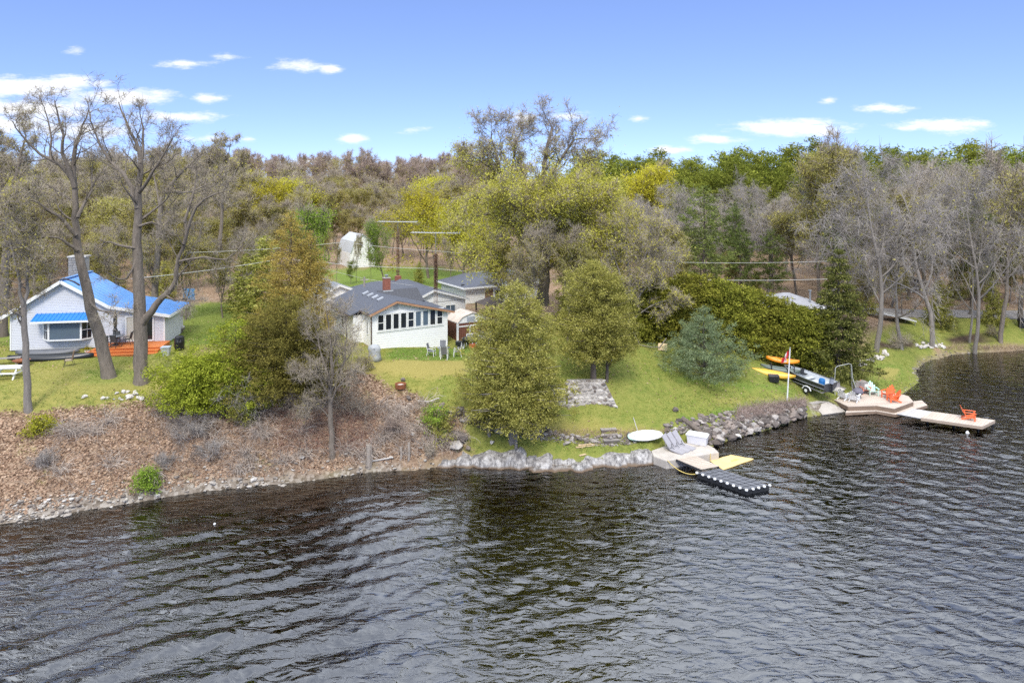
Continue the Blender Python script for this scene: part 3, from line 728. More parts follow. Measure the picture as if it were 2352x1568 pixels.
def conifer(seed, H, Rb, nb=120, base=.08, shape=.9, per=60, size=.22, droop=.12, flat=.6, thick=.22, trunk_r=None, lump=.3, inner=.25, top_round=0.0, kmain=6, clump=14, csz=.15, whorl=0, upturn=0.0, aspect=.5):
    """An evergreen: boughs round a trunk carrying flat sprays, widest near the base."""
    rg = np.random.default_rng(seed); tr = trunk_r or H * .017
    zt = np.linspace(-.3, H*.985, 9); wob = rg.normal(0, .012*H, (9, 2)).cumsum(0)*.25
    tp = np.column_stack([wob - wob[0], zt]); tr_ = tr * np.linspace(1, .12, 9)
    parts = [rings(tp, tr_, kmain)]; A, B, ra, rb = [], [], [], []; C = []; O = []
    lob = rg.random(24) * 2 * PI
    for b in range(nb):
        f = base + (1 - base) * ((b + rg.random()) / nb) ** 1.0
        if whorl: f = base + (1-base) * (math.floor((f-base)/(1-base)*whorl) + .25*rg.random()) / whorl
        z = f * H; a = b * 2.399963 + rg.normal(0, .35)
        prof = (1 - f) ** shape if not top_round else (max(0.0, 1 - ((f - base) / (1 - base)) ** top_round)) ** .6
        lowcut = min(1, (f - base) / .10 + .55)
        Rr = Rb * prof * lowcut * (1 + lump * math.sin(3*a + lob[0] + 5*f) * .5 + lump * rg.normal(0, .45)) + .08
        if Rr < .1: Rr = .1
        p0 = np.array([np.interp(z, zt, tp[:, 0]), np.interp(z, zt, tp[:, 1]), z]); d = np.array([math.cos(a), math.sin(a), -droop + upturn * f])
        p1 = p0 + d * Rr * .6; p2 = p1 + (d + np.array([0, 0, .25*upturn + .06])) * Rr * .4
        A += [p0, p1]; B += [p1, p2]; br = tr * .22 * (1 - f) + .008; ra += [br, br*.7]; rb += [br*.7, br*.3]
        n = max(4, int(per * (Rr / Rb) ** 1.25 * rg.uniform(.7, 1.3)))
        t = inner + (1 - inner) * rg.random(n) ** .75; q = np.where(t[:, None] < .6, p0 + d * Rr * t[:, None], p1 + (p2 - p1) * ((t[:, None] - .6) / .4))
        side = np.array([-math.sin(a), math.cos(a), 0]); wd = Rr * thick * (1.15 - t*.6) + .05
        offs = side[None] * (rg.normal(0, 1, n) * wd)[:, None] + np.array([0, 0, 1.])[None] * (rg.normal(0, 1, n) * (thick*.32*Rr*(1-flat*.6) + .05) - .15*thick*Rr*flat)[:, None]
        q = q + offs
        if clump:                                   # sprays gather in tufts along the bough
            nc = max(2, int(n / clump)); own = rg.integers(0, nc, n)
            q = q[own] + rg.normal(0, 1, (n, 3)) * np.array([1, 1, .7]) * csz
        C.append(q); O.append(np.tile(d + np.array([0, 0, -.1]), (n, 1)))
    parts.append(prisms(np.array(A), np.array(B), np.array(ra), np.array(rb), 3))
    C = np.concatenate(C); O = np.concatenate(O)
    return merge(parts), cards(C, size, seed + 3, flat=flat*.35, aspect=aspect, out=O, jit=.55)

def plant_tree(name, label, cat, loc, wood, tw, leaves, mats, group=None, rz=0.0, sc=1.0, smooth=True):
    t = thing(name, label, cat, loc, rz, group); t.scale = (sc, sc, sc) if isinstance(sc, (int, float)) else sc
    put('trunk', new_mesh('trunk', wood[0], wood[1], smooth), mats[0], t)
    if tw is not None and leaves is not None:
        V = np.concatenate([tw[0], leaves[0]]); me = new_mesh('crown', V, [tw[1], leaves[1] + len(tw[0])])
        o = put('crown', me, [mats[1], mats[2]], t)
        me.polygons.foreach_set('material_index', np.concatenate([np.zeros(len(tw[1]), np.int32), np.ones(len(leaves[1]), np.int32)]))
    elif tw is not None:
        put('crown', new_mesh('crown', tw[0], tw[1]), mats[1], t)
    else:
        put('crown', new_mesh('crown', leaves[0], leaves[1]), mats[-1], t)
    return t

# ---- trees traced limb by limb: bearings (u, v) with a depth for each limb
def traced_tree(name, label, cat, Y0, limbs, seed, base_r, mats, leaf=0, leafsize=.16, twig_per=5, twig_L=.5, twig_r=.010, kids=(7,6,5), leaf_low=None, nlimb=9, ratio=(.42,.5,.48,.45), leafz=None, rmin=.011, group=None, droop=0.0, leafspread=.3, topk=.93):
    w = Wood(seed, nch=(nlimb, kids[0], kids[1], kids[2]), ratio=ratio, ang=(50,52,55,55), start=(.3,.15,.1,.1), trop=(.03,.04-.05*droop,.02-.06*droop,-.06*droop,0), seg=(.7,.55,.45,.4,.3), maxlev=3, rmin=rmin, crat=.5)
    rr = random.Random(seed + 1); root = None
    for k, (pl, r0, r1, dy, nch, st) in enumerate(limbs):
        n = len(pl); P = [Vector(bearing(u, v if v > 450 else 450 - (450-v)*topk, Y0 + (dy[0] + (dy[1]-dy[0]) * i / (n-1)))) for i, (u, v) in enumerate(pl)]
        if k == 0: root = P[0].copy()
        P = [p - root for p in P]
        Q = []; Rd = []
        for i in range(n-1):
            m = max(2, int((P[i+1]-P[i]).length / .7)); p0 = P[max(i-1, 0)]; p3 = P[min(i+2, n-1)]
            for j in range(m):
                t = j / m
                q = .5*((2*P[i]) + (P[i+1]-p0)*t + (2*p0-5*P[i]+4*P[i+1]-p3)*t*t + (3*P[i]-p0-3*P[i+1]+p3)*t**3)
                if i + j: q = q + Vector((rr.gauss(0,.03), rr.gauss(0,.03), 0))
                Q.append(q); Rd.append(r0 + (r1-r0) * ((i + t) / (n-1)))
        Q.append(P[-1]); Rd.append(r1)
        if k == 0:
            Rd[0] *= 1.25; Q[0] = Q[0] - Vector((0, 0, .4))
        w.limb(Q, Rd, 0, min(7.5, sum((Q[i+1]-Q[i]).length for i in range(len(Q)-1))), nch, st)
    A, B = w.twigs(twig_per, twig_L, twig_r, droop)
    wood = merge(w.wood_arrays(9, 0)); tw = prisms(A, B, np.full(len(A), twig_r), np.full(len(A), twig_r*.5), 3)
    lv = None
    if leaf:
        rg = np.random.default_rng(seed + 5); zz = B[:, 2]
        wt = np.ones(len(B)) if leafz is None else np.interp(zz, [z for z, _ in leafz], [q for _, q in leafz])
        i = rg.choice(len(B), leaf, p=wt / wt.sum()); t = rg.random((leaf, 1)) * 1.1
        lv = cards(A[i]*(1-t) + B[i]*t + rg.normal(0, leafspread*.3, (leaf, 3)), leafsize, seed)
    return plant_tree(name, label, cat, tuple(root), wood, tw, lv, mats, group), w

# the leaning trunk on the grey house's lawn
Y1 = spot(253, 866)[1]
traced_tree('bare_tree', 'tall bare tree with a leaning trunk on the lawn in front of the bay window', 'tree', Y1, [
 ([(253,866),(236,800),(216,730),(197,660),(183,600),(176,550),(172,500),(171,424),(169,345),(182,305),(190,279),(204,236)], .42, .03, (0,.6), 10, .5),
 ([(171,430),(160,385),(143,345),(144,300),(130,239),(126,215)], .17, .02, (.3,-.8), 7, .2),
 ([(168,415),(137,374),(92,347),(53,305),(29,265)], .15, .02, (.3,-1.8), 8, .25),
 ([(118,362),(116,310),(111,260),(90,207)], .09, .015, (-.5,.2), 6, .15),
 ([(174,540),(150,512),(132,496),(100,475),(74,459),(30,468)], .15, .02, (0,-2.2), 8, .25),
 ([(178,575),(155,560),(133,546),(96,544)], .13, .05, (0,-1.5), 4, .4),
 ([(178,500),(192,470),(209,437),(212,398),(216,350)], .13, .02, (0,1.8), 8, .25),
 ([(183,655),(150,640),(110,650),(80,662)], .06, .015, (0,-1.5), 6, .2),
 ([(206,690),(225,712),(250,715),(275,720)], .09, .012, (0,-1.2), 6, .25)], 11, .46, [BARK, TWIG, L_BUD], leaf=350, leafsize=.12, kids=(4,3,3), nlimb=8, twig_per=4, ratio=(.5,.58,.5,.45), twig_r=.008, rmin=.009)
# the upright trunk beside it
Y2 = spot(325, 878)[1]
traced_tree('bare_tree', 'tall bare tree with an upright forking trunk beside the orange deck', 'tree', Y2, [
 ([(325,878),(323,800),(322,720),(318,650),(314,590),(315,530),(317,477),(321,420),(323,358),(312,318),(288,265),(272,218)], .47, .03, (0,.5), 10, .5),
 ([(322,370),(328,331),(328,284),(320,244)], .13, .02, (.3,1), 7, .2),
 ([(320,440),(331,424),(352,390),(373,353),(391,321),(398,300)], .14, .02, (.2,-1.2), 8, .25),
 ([(316,480),(306,450),(294,411),(270,380),(249,358),(227,321),(209,265),(204,234)], .18, .02, (.2,1.0), 10, .3),
 ([(325,745),(345,715),(370,685),(397,659),(407,625),(410,592),(428,543),(423,503)], .27, .05, (0,-.6), 6, .45),
 ([(422,560),(450,477),(487,448),(515,440)], .11, .02, (-.6,-1.5), 8, .2),
 ([(423,510),(440,460),(452,410),(452,370)], .10, .02, (-.6,.6), 8, .2),
 ([(412,600),(470,590),(520,596),(560,560)], .08, .015, (-.6,-1.8), 8, .2),
 ([(380,676),(400,690),(430,685),(440,705)], .08, .015, (-.2,-1.5), 7, .15),
 ([(312,600),(290,640),(262,636),(240,622)], .09, .02, (0,-1.2), 5, .3),
 ([(313,570),(275,563),(240,555),(225,590)], .10, .02, (0,-1.6), 6, .3),
 ([(318,520),(350,510),(372,520),(395,500)], .09, .02, (0,1.2), 6, .3)], 12, .46, [BARK, TWIG, L_BUD], leaf=350, leafsize=.12, kids=(4,3,3), nlimb=8, twig_per=4, ratio=(.5,.58,.5,.45), twig_r=.008, rmin=.009)
# forked tree behind the grey house
traced_tree('bare_tree', 'bare forked tree rising behind the right end of the blue roof', 'tree', 63, [
 ([(352,740),(358,640),(365,540),(372,455),(397,416),(425,385),(450,358),(480,330)], .33, .03, (0,0), 10, .4),
 ([(368,500),(362,440),(352,390),(356,340)], .15, .02, (0,1), 9, .25),
 ([(385,440),(440,440),(480,420),(520,425)], .13, .02, (0,-1), 9, .25),
 ([(430,380),(470,372),(500,345)], .1, .02, (0,1), 8, .25)], 13, .3, [BARK, TWIG, L_BUD], leaf=1600, leafsize=.16, twig_r=.013, kids=(6,6,4))
traced_tree('bare_tree', 'slim bare tree with a tuft of branches on the skyline right of the leaning tree', 'tree', 80, [
 ([(500,690),(505,560),(512,470),(516,408),(522,370),(529,318)], .26, .02, (0,0), 16, .55),
 ([(516,410),(508,365),(503,330)], .09, .015, (0,0), 8, .4), ([(514,430),(540,395),(560,352)], .1, .015, (0,0), 7, .4)], 14, .25, [BARK, TWIG, L_BUD], leaf=1200, leafsize=.2, twig_r=.016, kids=(5,5,4))
traced_tree('bare_tree', 'dark bare tree at the photo edge behind the left gable of the grey house', 'tree', 58, [
 ([(8,770),(10,640),(20,530),(30,450),(40,390),(52,330),(60,300)], .36, .03, (0,0), 11, .35),
 ([(18,540),(8,450),(2,380),(-10,330)], .2, .02, (0,1), 9, .25), ([(24,480),(60,440),(85,420)], .14, .02, (0,-1), 8, .25)], 15, .3, [BARKD, TWIG, L_BUD], leaf=2200, leafsize=.16, twig_r=.012)
# slim pale tree on the bank at far left
Yp = spot(66, 944)[1]
traced_tree('slim_tree', 'slim pale trunk forking over the top of the leaf littered bank at far left', 'tree', Yp, [
 ([(67,945),(63,880),(60,820),(57,760),(55,705)], .22, .15, (0,0), 2, .7),
 ([(55,708),(46,670),(42,630),(30,580),(14,520),(8,480)], .11, .015, (0,-.8), 9, .2),
 ([(56,708),(62,670),(62,620),(58,570),(50,520),(54,470)], .12, .015, (0,.8), 9, .2)], 16, .2, [BARKP, TWIG, L_BUD], leaf=2600, leafsize=.13, kids=(6,5,4))
# the great oak behind the cottages
traced_tree('oak_tree', 'tallest tree of the scene, olive gold leaves below and a bare crown on the skyline', 'tree', 62, [
 ([(1246,690),(1250,620),(1254,560),(1246,506),(1236,470),(1246,420),(1251,369),(1259,321),(1267,282),(1262,268)], .55, .04, (0,0), 18, .3),
 ([(1240,510),(1214,454),(1185,420),(1153,401),(1143,361),(1129,308),(1133,285)], .28, .02, (0,-1), 16, .25),
 ([(1150,400),(1115,372),(1085,355),(1064,350)], .13, .02, (-.5,-1), 12, .2),
 ([(1200,430),(1176,401),(1182,348),(1188,308),(1204,282)], .17, .02, (-.3,1), 13, .25),
 ([(1240,460),(1267,395),(1296,348),(1320,311),(1373,311)], .2, .02, (0,1), 15, .25),
 ([(1252,560),(1280,533),(1320,507),(1365,480),(1399,454)], .25, .03, (0,-1), 16, .2),
 ([(1250,600),(1215,550),(1188,507),(1150,496),(1108,493),(1065,504)], .24, .03, (0,-1.5), 16, .2),
 ([(1250,540),(1300,470),(1340,420),(1360,370)], .2, .02, (0,1.5), 15, .25),
 ([(1250,575),(1262,520),(1275,470),(1300,430)], .2, .03, (-.3,-4), 15, .2),
 ([(1250,590),(1235,540),(1200,490),(1150,450)], .2, .03, (-.3,-4), 15, .2),
 ([(1252,620),(1300,590),(1350,570),(1400,560)], .2, .03, (0,-2.5), 14, .2),
 ([(1248,620),(1200,600),(1150,590),(1095,600)], .18, .03, (0,-2.5), 13, .2),
 ([(1252,560),(1300,520),(1370,510),(1420,500)], .2, .03, (0,3), 14, .2)], 21, .5, [BARKD, TWIG, L_OAK], leaf=66000, leafsize=.155, twig_per=4, twig_r=.012, kids=(7,5,4), leafz=[(0,.9),(7.5,1.1),(11.0,1.1),(13.0,.35),(14.5,.05),(22,.025)], ratio=(.5,.58,.5,.45), leafspread=1.3)
# budding tree right of the tall cedar
Yb = spot(1442, 783)[1]
traced_tree('budding_tree', 'pale many-branched budding tree between the tall cedar and the hedge', 'tree', Yb, [
 ([(1442,785),(1443,730),(1446,680),(1443,620),(1440,560),(1438,500)], .21, .02, (0,0), 14, .2),
 ([(1446,720),(1475,670),(1510,630),(1545,590)], .1, .015, (0,-.8), 12, .2),
 ([(1446,740),(1490,705),(1530,690),(1560,690)], .08, .012, (0,-1), 10, .2),
 ([(1446,690),(1470,620),(1490,560),(1500,510)], .1, .015, (0,.8), 12, .2),
 ([(1444,690),(1420,620),(1405,560),(1400,510)], .1, .015, (0,.6), 11, .2),
 ([(1446,650),(1480,600),(1520,560),(1530,530)], .09, .015, (0,1), 10, .2)], 22, .2, [BARKP, TWIG, L_OAK], leaf=6500, leafsize=.15, twig_per=4, kids=(5,5,4))
# bare tree standing in the leaf litter on the bank
Yk = spot(764, 1045)[1]
traced_tree('bare_tree', 'straight grey trunk with a tangle of bare twigs growing out of the leaf littered bank', 'tree', Yk, [
 ([(764,1046),(760,1000),(757,950),(758,900),(764,860),(762,800),(752,740),(748,690)], .2, .02, (0,0), 9, .35),
 ([(759,930),(775,890),(800,860),(820,850)], .08, .01, (0,-.5), 9, .2),
 ([(759,915),(735,870),(710,850),(690,860)], .07, .01, (0,-.5), 9, .2),
 ([(760,900),(785,850),(796,800),(795,750),(790,715)], .08, .01, (0,.5), 10, .2),
 ([(762,880),(740,820),(730,770),(715,720)], .07, .01, (0,.5), 10, .2),
 ([(757,960),(735,935),(712,925),(690,940)], .05, .01, (0,-.6), 8, .2)], 23, .2, [BARK, TWIG, L_BUD], leaf=700, leafsize=.09, twig_per=3, kids=(5,4,3), twig_r=.007, rmin=.008)

def soft_cedar(name, label, u, v, H, Rb, seed, leaf, bark=BARKD, cat='tree', whorl=0, droop=.05, flat=.25, clump=34, csz=.17, inner=.25, nb=150, per=95, size=.15, base=.05, shape=.55, lump=.35, trunk_r=None, sub=None, squash=.8, Y=None, top_round=0, thick=.3):
    p = spot(u, v) if Y is None else (bearing(u, 800, Y)[0], Y, g1(bearing(u, 800, Y)[0], Y))
    w, l = conifer(seed, H, Rb, nb=nb, base=base, shape=shape, per=per, size=size, droop=droop, flat=flat, clump=clump, csz=csz, whorl=whorl, inner=inner, thick=thick, trunk_r=trunk_r, lump=lump, upturn=.35, aspect=.55, top_round=top_round)
    if sub:
        for (dx, dy, h2, r2, s2) in sub:
            w2, l2 = conifer(s2, h2, r2, nb=int(nb*.6), base=base, shape=shape, per=int(per*.8), size=size, droop=droop, flat=flat, clump=clump, csz=csz, inner=inner, thick=thick, lump=lump, upturn=.35, aspect=.55, top_round=top_round)
            o = np.array([[dx, dy, 0]])
            w = merge([w, (w2[0] + o, w2[1])]); l = merge([l, (l2[0] + o, l2[1])])
    return plant_tree(name, label, cat, p, w, None, l, [bark, leaf])
soft_cedar('cedar_tree', 'bushy olive cedar with three tops rooted by the limestone shore ledge', 1178, 1012, 10.4, 2.6, 31, L_CED, BARKP, base=.145, top_round=1.7, inner=.08, per=330, nb=190, lump=.55, trunk_r=.33, sub=[(1.4,.5,9.3,1.8,310),(-1.6,.4,8.7,1.9,311),(.2,-.7,6.5,2.3,312)], size=.12)
soft_cedar('cedar_tree', 'rounded cedar on a short bare trunk above the stone retaining wall', 1363, 878, 8.9, 2.3, 32, L_CED, BARKD, base=.19, top_round=2.2, inner=.1, per=360, nb=160, lump=.55, trunk_r=.24, sub=[(1.0,.2,7.8,1.8,320)], size=.115)
soft_cedar('cedar_tree', 'tall bronze cedar, the most orange of the evergreens, beside the cottage', 668, 850, 10.6, 3.2, 33, L_CEDB, BARKD, base=.05, shape=.75, per=340, nb=190, lump=.45, size=.12, sub=[(1.3,.8,9.0,2.2,330)], Y=55.5)
soft_cedar('cedar_tree', 'dark drooping cedar at the head of the bank in front of the bronze cedar', 655, 905, 6.3, 3.1, 34, L_CEDD, BARKD, base=.04, shape=.4, per=330, nb=170, lump=.5, sub=[(-1.6,.3,5.2,2.2,340),(1.8,-.4,4.8,1.9,341)], size=.12)
soft_cedar('juniper_bush', 'sprawling lime green juniper at the lawn edge left of the dark cedar', 450, 935, 3.0, 2.0, 35, L_LIME, BARKD, cat='shrub', base=.03, top_round=2.2, per=300, nb=110, lump=.65, size=.125, sub=[(1.9,1.6,5.3,2.0,350),(3.2,.3,2.6,1.6,351),(1.4,.1,3.6,1.6,353)])
soft_cedar('spruce_tree', 'pointed dark spruce between the hedge and the swing chair', 1925, 884, 11.4, 3.15, 36, L_SPR, BARKD, base=.02, shape=.9, per=400, nb=230, lump=.35, size=.15, thick=.2, whorl=15, droop=.22, flat=.5, clump=26, csz=.14, Y=60.2)
p = spot(1618, 868); w_, l_ = conifer(37, 5.9, 4.1, nb=110, base=.03, shape=1.15, per=420, size=.19, whorl=8, droop=-.12, flat=.3, thick=.2, lump=.4, upturn=.45, aspect=.22, clump=22, csz=.15)
plant_tree('blue_pine', 'bluish young white pine standing alone on the sloping lawn', 'tree', p, w_, None, l_, [BARKD, L_BLUE])
for i, (u, v, h, r, lf, lb) in enumerate([(995,985,1.5,.9,L_GRN,'small green cedar sapling by the old field stone wall on the bank'), (338,1128,1.2,.5,L_GRN,'small dark green seedling just above the pebble beach'), (96,992,.8,.6,L_LIME,'small bright green bush alone in the leaf litter at far left'),
                                           (560,975,1.3,.6,L_CED,'low olive juniper drooping over the bank below the lime juniper'), (1010,1000,1.0,.8,L_CED,'low olive juniper on the bank right below the green sapling')]):
    soft_cedar('sapling', lb, u, v, h, r, 60+i, lf, cat='shrub', nb=40, per=50, size=.12, top_round=2.2, lump=.6)
# hedge of clipped cedars
HED = [(1452,775,60.8,4.5),(1490,785,61.0,4.9),(1530,795,61.2,5.3),(1570,805,61.3,5.7),(1612,815,61.4,5.9),(1655,825,61.3,5.8),(1700,832,61.2,5.5),(1742,838,61.1,5.3),(1784,845,61.0,5.1),(1824,850,60.8,4.9),(1862,855,60.7,4.7)]
hw, hl = [], []
for i, (u, v, Y, h) in enumerate(HED):
    x = bearing(u, v, Y)[0]; z = g1(x, Y)
    w_, l_ = conifer(400+i, h*1.02, 1.75, nb=95, base=.01, per=190, size=.18, flat=.2, thick=.34, lump=.6, upturn=.5, top_round=3.2, aspect=.55, inner=.35)
    h = thing('hedge_tree', None, 'tree', (x, Y, z), 0, 'cedar hedge along the side of the lawn')
    h['label'] = ['first','second','third','fourth','fifth','sixth','seventh','eighth','ninth','tenth','last'][i] + ' cedar of the clipped yellow green hedge behind the lawn, counted from the left end'
    put('trunk', new_mesh('trunk', w_[0], w_[1], True), BARKD, h); put('crown', new_mesh('crown', l_[0], l_[1]), L_HEDGE, h)
# ---------------------------------------------------------------- the woods
WOODS = {}
def variant(kind, seed):
    """Tree data for one kind; the meshes are shared by its copies."""
    if kind == 'bare_tree':
        w, t, l = deciduous(seed, 15, .22, clear=.38, spread=.34, nl=11, leaf=True, nleaf=3600, leafsize=.2, twig_per=6, twig_L=.8, twig_r=.022, kids=(6,4,3), rmin=.022, columnar=.5)
        return w, t, l, [BARK, TWIG, L_BUD]
    if kind == 'russet_tree':
        w, t, l = deciduous(seed, 15, .2, clear=.4, spread=.32, nl=12, leaf=True, nleaf=700, leafsize=.32, twig_per=7, twig_L=.8, twig_r=.026, kids=(6,4,3), rmin=.026, columnar=.7)
        return w, t, l, [BARK, TWIGR, L_BUD]
    if kind == 'grey_tree':
        w, t, l = deciduous(seed, 16, .27, clear=.26, spread=.38, nl=11, leaf=True, nleaf=500, leafsize=.22, twig_per=9, twig_L=.9, twig_r=.014, kids=(7,5,4), rmin=.016, columnar=.1, droop=.55)
        return w, t, l, [BARKP, TWIGG, L_BUD]
    if kind == 'budding_tree':
        w, t, l = deciduous(seed, 13, .18, clear=.25, spread=.36, nl=11, leaf=True, nleaf=15000, leafsize=.18, twig_per=7, twig_L=.75, twig_r=.018, kids=(6,4,3), rmin=.02, columnar=.7, leafspread=.6)
        return w, t, l, [BARK, TWIG, L_BUD]
    if kind == 'leafing_tree':
        w, t, l = deciduous(seed, 12, .2, clear=.18, spread=.40, nl=12, leaf=True, nleaf=17000, leafsize=.21, twig_per=5, twig_L=.8, twig_r=.016, kids=(6,5,3), rmin=.018, columnar=.25, leafspread=1.3)
        return w, t, l, [BARK, TWIG, L_YEL]
    if kind == 'green_tree':
        w, t, l = deciduous(seed, 10, .15, clear=.2, spread=.34, nl=11, leaf=True, nleaf=8000, leafsize=.19, twig_per=5, twig_L=.7, twig_r=.015, kids=(6,4,3), rmin=.016, columnar=.55, leafspread=1.0)
        return w, t, l, [BARK, TWIG, L_GRN]
    if kind == 'pine_tree':
        w, l = conifer(seed, 17, 3.6, nb=80, base=.22, shape=.55, per=120, size=.42, droop=-.02, flat=.75, thick=.22, lump=.75, upturn=.4, aspect=.35, trunk_r=.28, clump=16, csz=.30, inner=.4)
        return w, None, l, [BARKD, L_PINE]
    if kind == 'ridge_pine':
        w, l = conifer(seed, 18, 3.4, nb=70, base=.35, top_round=1.6, per=110, size=.5, droop=-.1, flat=.6, thick=.3, lump=.9, upturn=.6, aspect=.4, trunk_r=.25, clump=16, csz=.38, inner=.35)
        return w, None, l, [BARKD, L_RIDGE]
    if kind == 'wood_cedar':
        w, l = conifer(seed, 8.5, 2.2, nb=90, base=.04, shape=.6, per=110, size=.26, flat=.25, thick=.3, lump=.5, upturn=.3, clump=14, csz=.2)
        return w, None, l, [BARKD, L_CED]
def kind_root(kind, i, label, cat, group):
    key = (kind, i)
    if key not in WOODS:
        w, t, l, m = variant(kind, 700 + 37 * i + sum(map(ord, kind)))
        r = plant_tree(kind, label, cat, (0, 0, -500), w, t, l, m, group)
        WOODS[key] = [r, False]
    return WOODS[key]
def grow_tree(kind, i, x, y, sc, rz, label, group=None, z=None):
    r = kind_root(kind, i, label, 'tree', group)
    z = g1(x, y) - .1 if z is None else z
    if not r[1]:
        r[1] = True; o = r[0]; o.location = (x, y, z); o.rotation_euler = (0, 0, rz); o.scale = (sc[0], sc[0], sc[1]); o['label'] = label
        if group: o['group'] = group
        return o
    o = dup(r[0], (x, y, z), rz, (sc[0], sc[0], sc[1]), label)
    if group: o['group'] = group
    elif 'group' in o: del o['group']
    return o
NV = {'bare_tree': 4, 'russet_tree': 4, 'grey_tree': 3, 'budding_tree': 5, 'leafing_tree': 3, 'green_tree': 2, 'pine_tree': 4, 'ridge_pine': 4, 'wood_cedar': 2}
BASEH = {'bare_tree': 15, 'russet_tree': 15, 'grey_tree': 16, 'budding_tree': 13, 'leafing_tree': 12, 'green_tree': 10, 'pine_tree': 17, 'ridge_pine': 18, 'wood_cedar': 8.5}
def single(kind, i, u, Y, vtop, label, wide=1.0, vbase=None):
    """One tree that can be pointed at: bearing, distance and the bearing of its top."""
    x = (u - 1176) / 1568 * Y; z = g1(x, Y); top = CAM_H - (vtop - 430) * Y / 1568; s = (top - z) / BASEH[kind] / .97
    return grow_tree(kind, i, x, Y, (s * wide, s), i * 1.3 + u, label)
single('leafing_tree', 0, 985, 92, 448, 'bright yellow rounded tree behind the antenna tower, brightest crown left of the oak', 1.15)
single('green_tree', 0, 885, 84, 512, 'narrow fresh green tree between the white gambrel house and the yellow tree', .75)
single('green_tree', 1, 806, 86, 600, 'thin fresh green tree in front of the white gambrel house', .8)
single('leafing_tree', 1, 1475, 112, 392, 'round pale yellow crown against the dark ridge pines', .85)
single('green_tree', 0, 692, 70, 485, 'yellow green tree behind the bronze cedar', .75)
single('leafing_tree', 2, 1060, 84, 470, 'wide yellow green tree behind the bungalow, left of the oak', 1.1)
single('leafing_tree', 0, 1345, 72, 430, 'yellow green tree close behind the oak on its right', 1.05)
single('budding_tree', 0, 1150, 71, 560, 'olive budding tree close behind the two storey house, below the oak', 1.1)
single('budding_tree', 1, 1215, 60, 560, 'grey brown budding tree just behind the shore cedar, under the oak', .9)
single('bare_tree', 1, 1195, 57.5, 545, 'grey twiggy tree rising right behind the shore cedar, left of the oak trunk', .8)
single('budding_tree', 3, 1302, 58.5, 560, 'olive budding tree right behind the wall top cedar, right of the oak trunk', .85)
single('wood_cedar', 0, 1315, 63, 600, 'dark cedar in the shade below the oak, behind the wall top cedar', 1.1)
single('wood_cedar', 1, 598, 66, 545, 'dark green cedar left of the bronze cedar', 1.3)
single('wood_cedar', 0, 560, 70, 590, 'dark low cedar between the blue panel and the bronze cedar', 1.2)
single('wood_cedar', 1, 962, 88, 600, 'short dark cedar behind the main roof ridge', .9)
single('pine_tree', 0, 1620, 80, 432, 'tallest dark green pine right of the oak, behind the hedge', 1.0)
single('pine_tree', 1, 1575, 84, 520, 'shorter dark pine left of the tallest pine', 1.1)
single('pine_tree', 2, 1775, 82, 530, 'layered yellow green pine left of the tall budding tree', 1.15)
single('pine_tree', 3, 1690, 90, 470, 'dark pine halfway between the tallest pine and the budding tree', .9)
single('grey_tree', 0, 1545, 86, 445, 'bare lilac grey tree left of the tallest pine', .9)
single('grey_tree', 1, 1710, 92, 425, 'bare lilac grey tree right of the tallest pine', .8)
single('budding_tree', 2, 1885, 80, 358, 'tall fan shaped budding tree above the cabin roof, highest crown right of the oak', .85)
single('grey_tree', 0, 2012, 68.5, 392, 'bare grey shoreline tree nearest the spruce, with drooping twigs', .85)
single('grey_tree', 1, 2072, 71, 470, 'smaller bare grey shoreline tree, second from the spruce', .8)
single('grey_tree', 2, 2140, 73, 395, 'bare grey shoreline tree above the pile of white stones', .9)
single('grey_tree', 0, 2238, 74, 420, 'bare twin looking grey shoreline tree standing in the dark mulch bed', .7)
single('grey_tree', 1, 2226, 75.5, 450, 'thin grey stem just left of the tree in the mulch bed', .5)
single('bare_tree', 0, 2298, 76, 400, 'brown budding shoreline tree near the right edge, first beyond the mulch bed', .9)
single('bare_tree', 1, 2345, 79, 380, 'brown budding tree at the right edge behind the shoreline', 1.0)
single('grey_tree', 2, 1965, 82, 400, 'bare grey tree behind the spruce tip', .9)
for k, (u, Y, vt) in enumerate([(772,84,560),(818,88,545),(852,86,575)]):
    single('bare_tree', k, u, Y, vt, ['thin dark bare tree left of the white gambrel house front', 'thin dark bare tree across the white gambrel house', 'thin dark bare tree at the gable of the white gambrel house'][k], .4)
single('bare_tree', 3, 1035, 80, 560, 'dense bare trunks cluster behind the antenna tower', .55)

rgf = np.random.default_rng(77)
KIND_LOOK = {'bare_tree': 'bare grey brown tree', 'russet_tree': 'bare russet brown tree', 'grey_tree': 'bare lilac grey tree', 'budding_tree': 'olive budding tree', 'leafing_tree': 'yellow green leafing tree', 'green_tree': 'fresh green tree', 'pine_tree': 'dark green pine', 'ridge_pine': 'dense round topped pine', 'wood_cedar': 'dark cedar'}
def place_of(u, y):
    """Which stretch of the woods a tree stands in, told by what it stands behind."""
    side = ('left of the blue roofed house' if u < 20 else 'behind the blue roofed house' if u < 400 else 'left of the bronze cedar' if u < 640 else 'behind the bronze cedar' if u < 760 else 'behind the white gambrel house' if u < 900 else
            'behind the antenna towers' if u < 1060 else 'behind the tall oak' if u < 1400 else 'behind the hedge' if u < 1720 else 'behind the cabin and the spruce' if u < 2000 else 'behind the grey shoreline trees' if u < 2250 else 'at the right edge beyond the road')
    deep = 'at the wood edge' if y < 86 else 'inside the wood' if y < 112 else 'high on the slope' if y < 134 else 'close below the skyline' if y < 180 else 'on the far skyline'
    return deep + ' ' + side
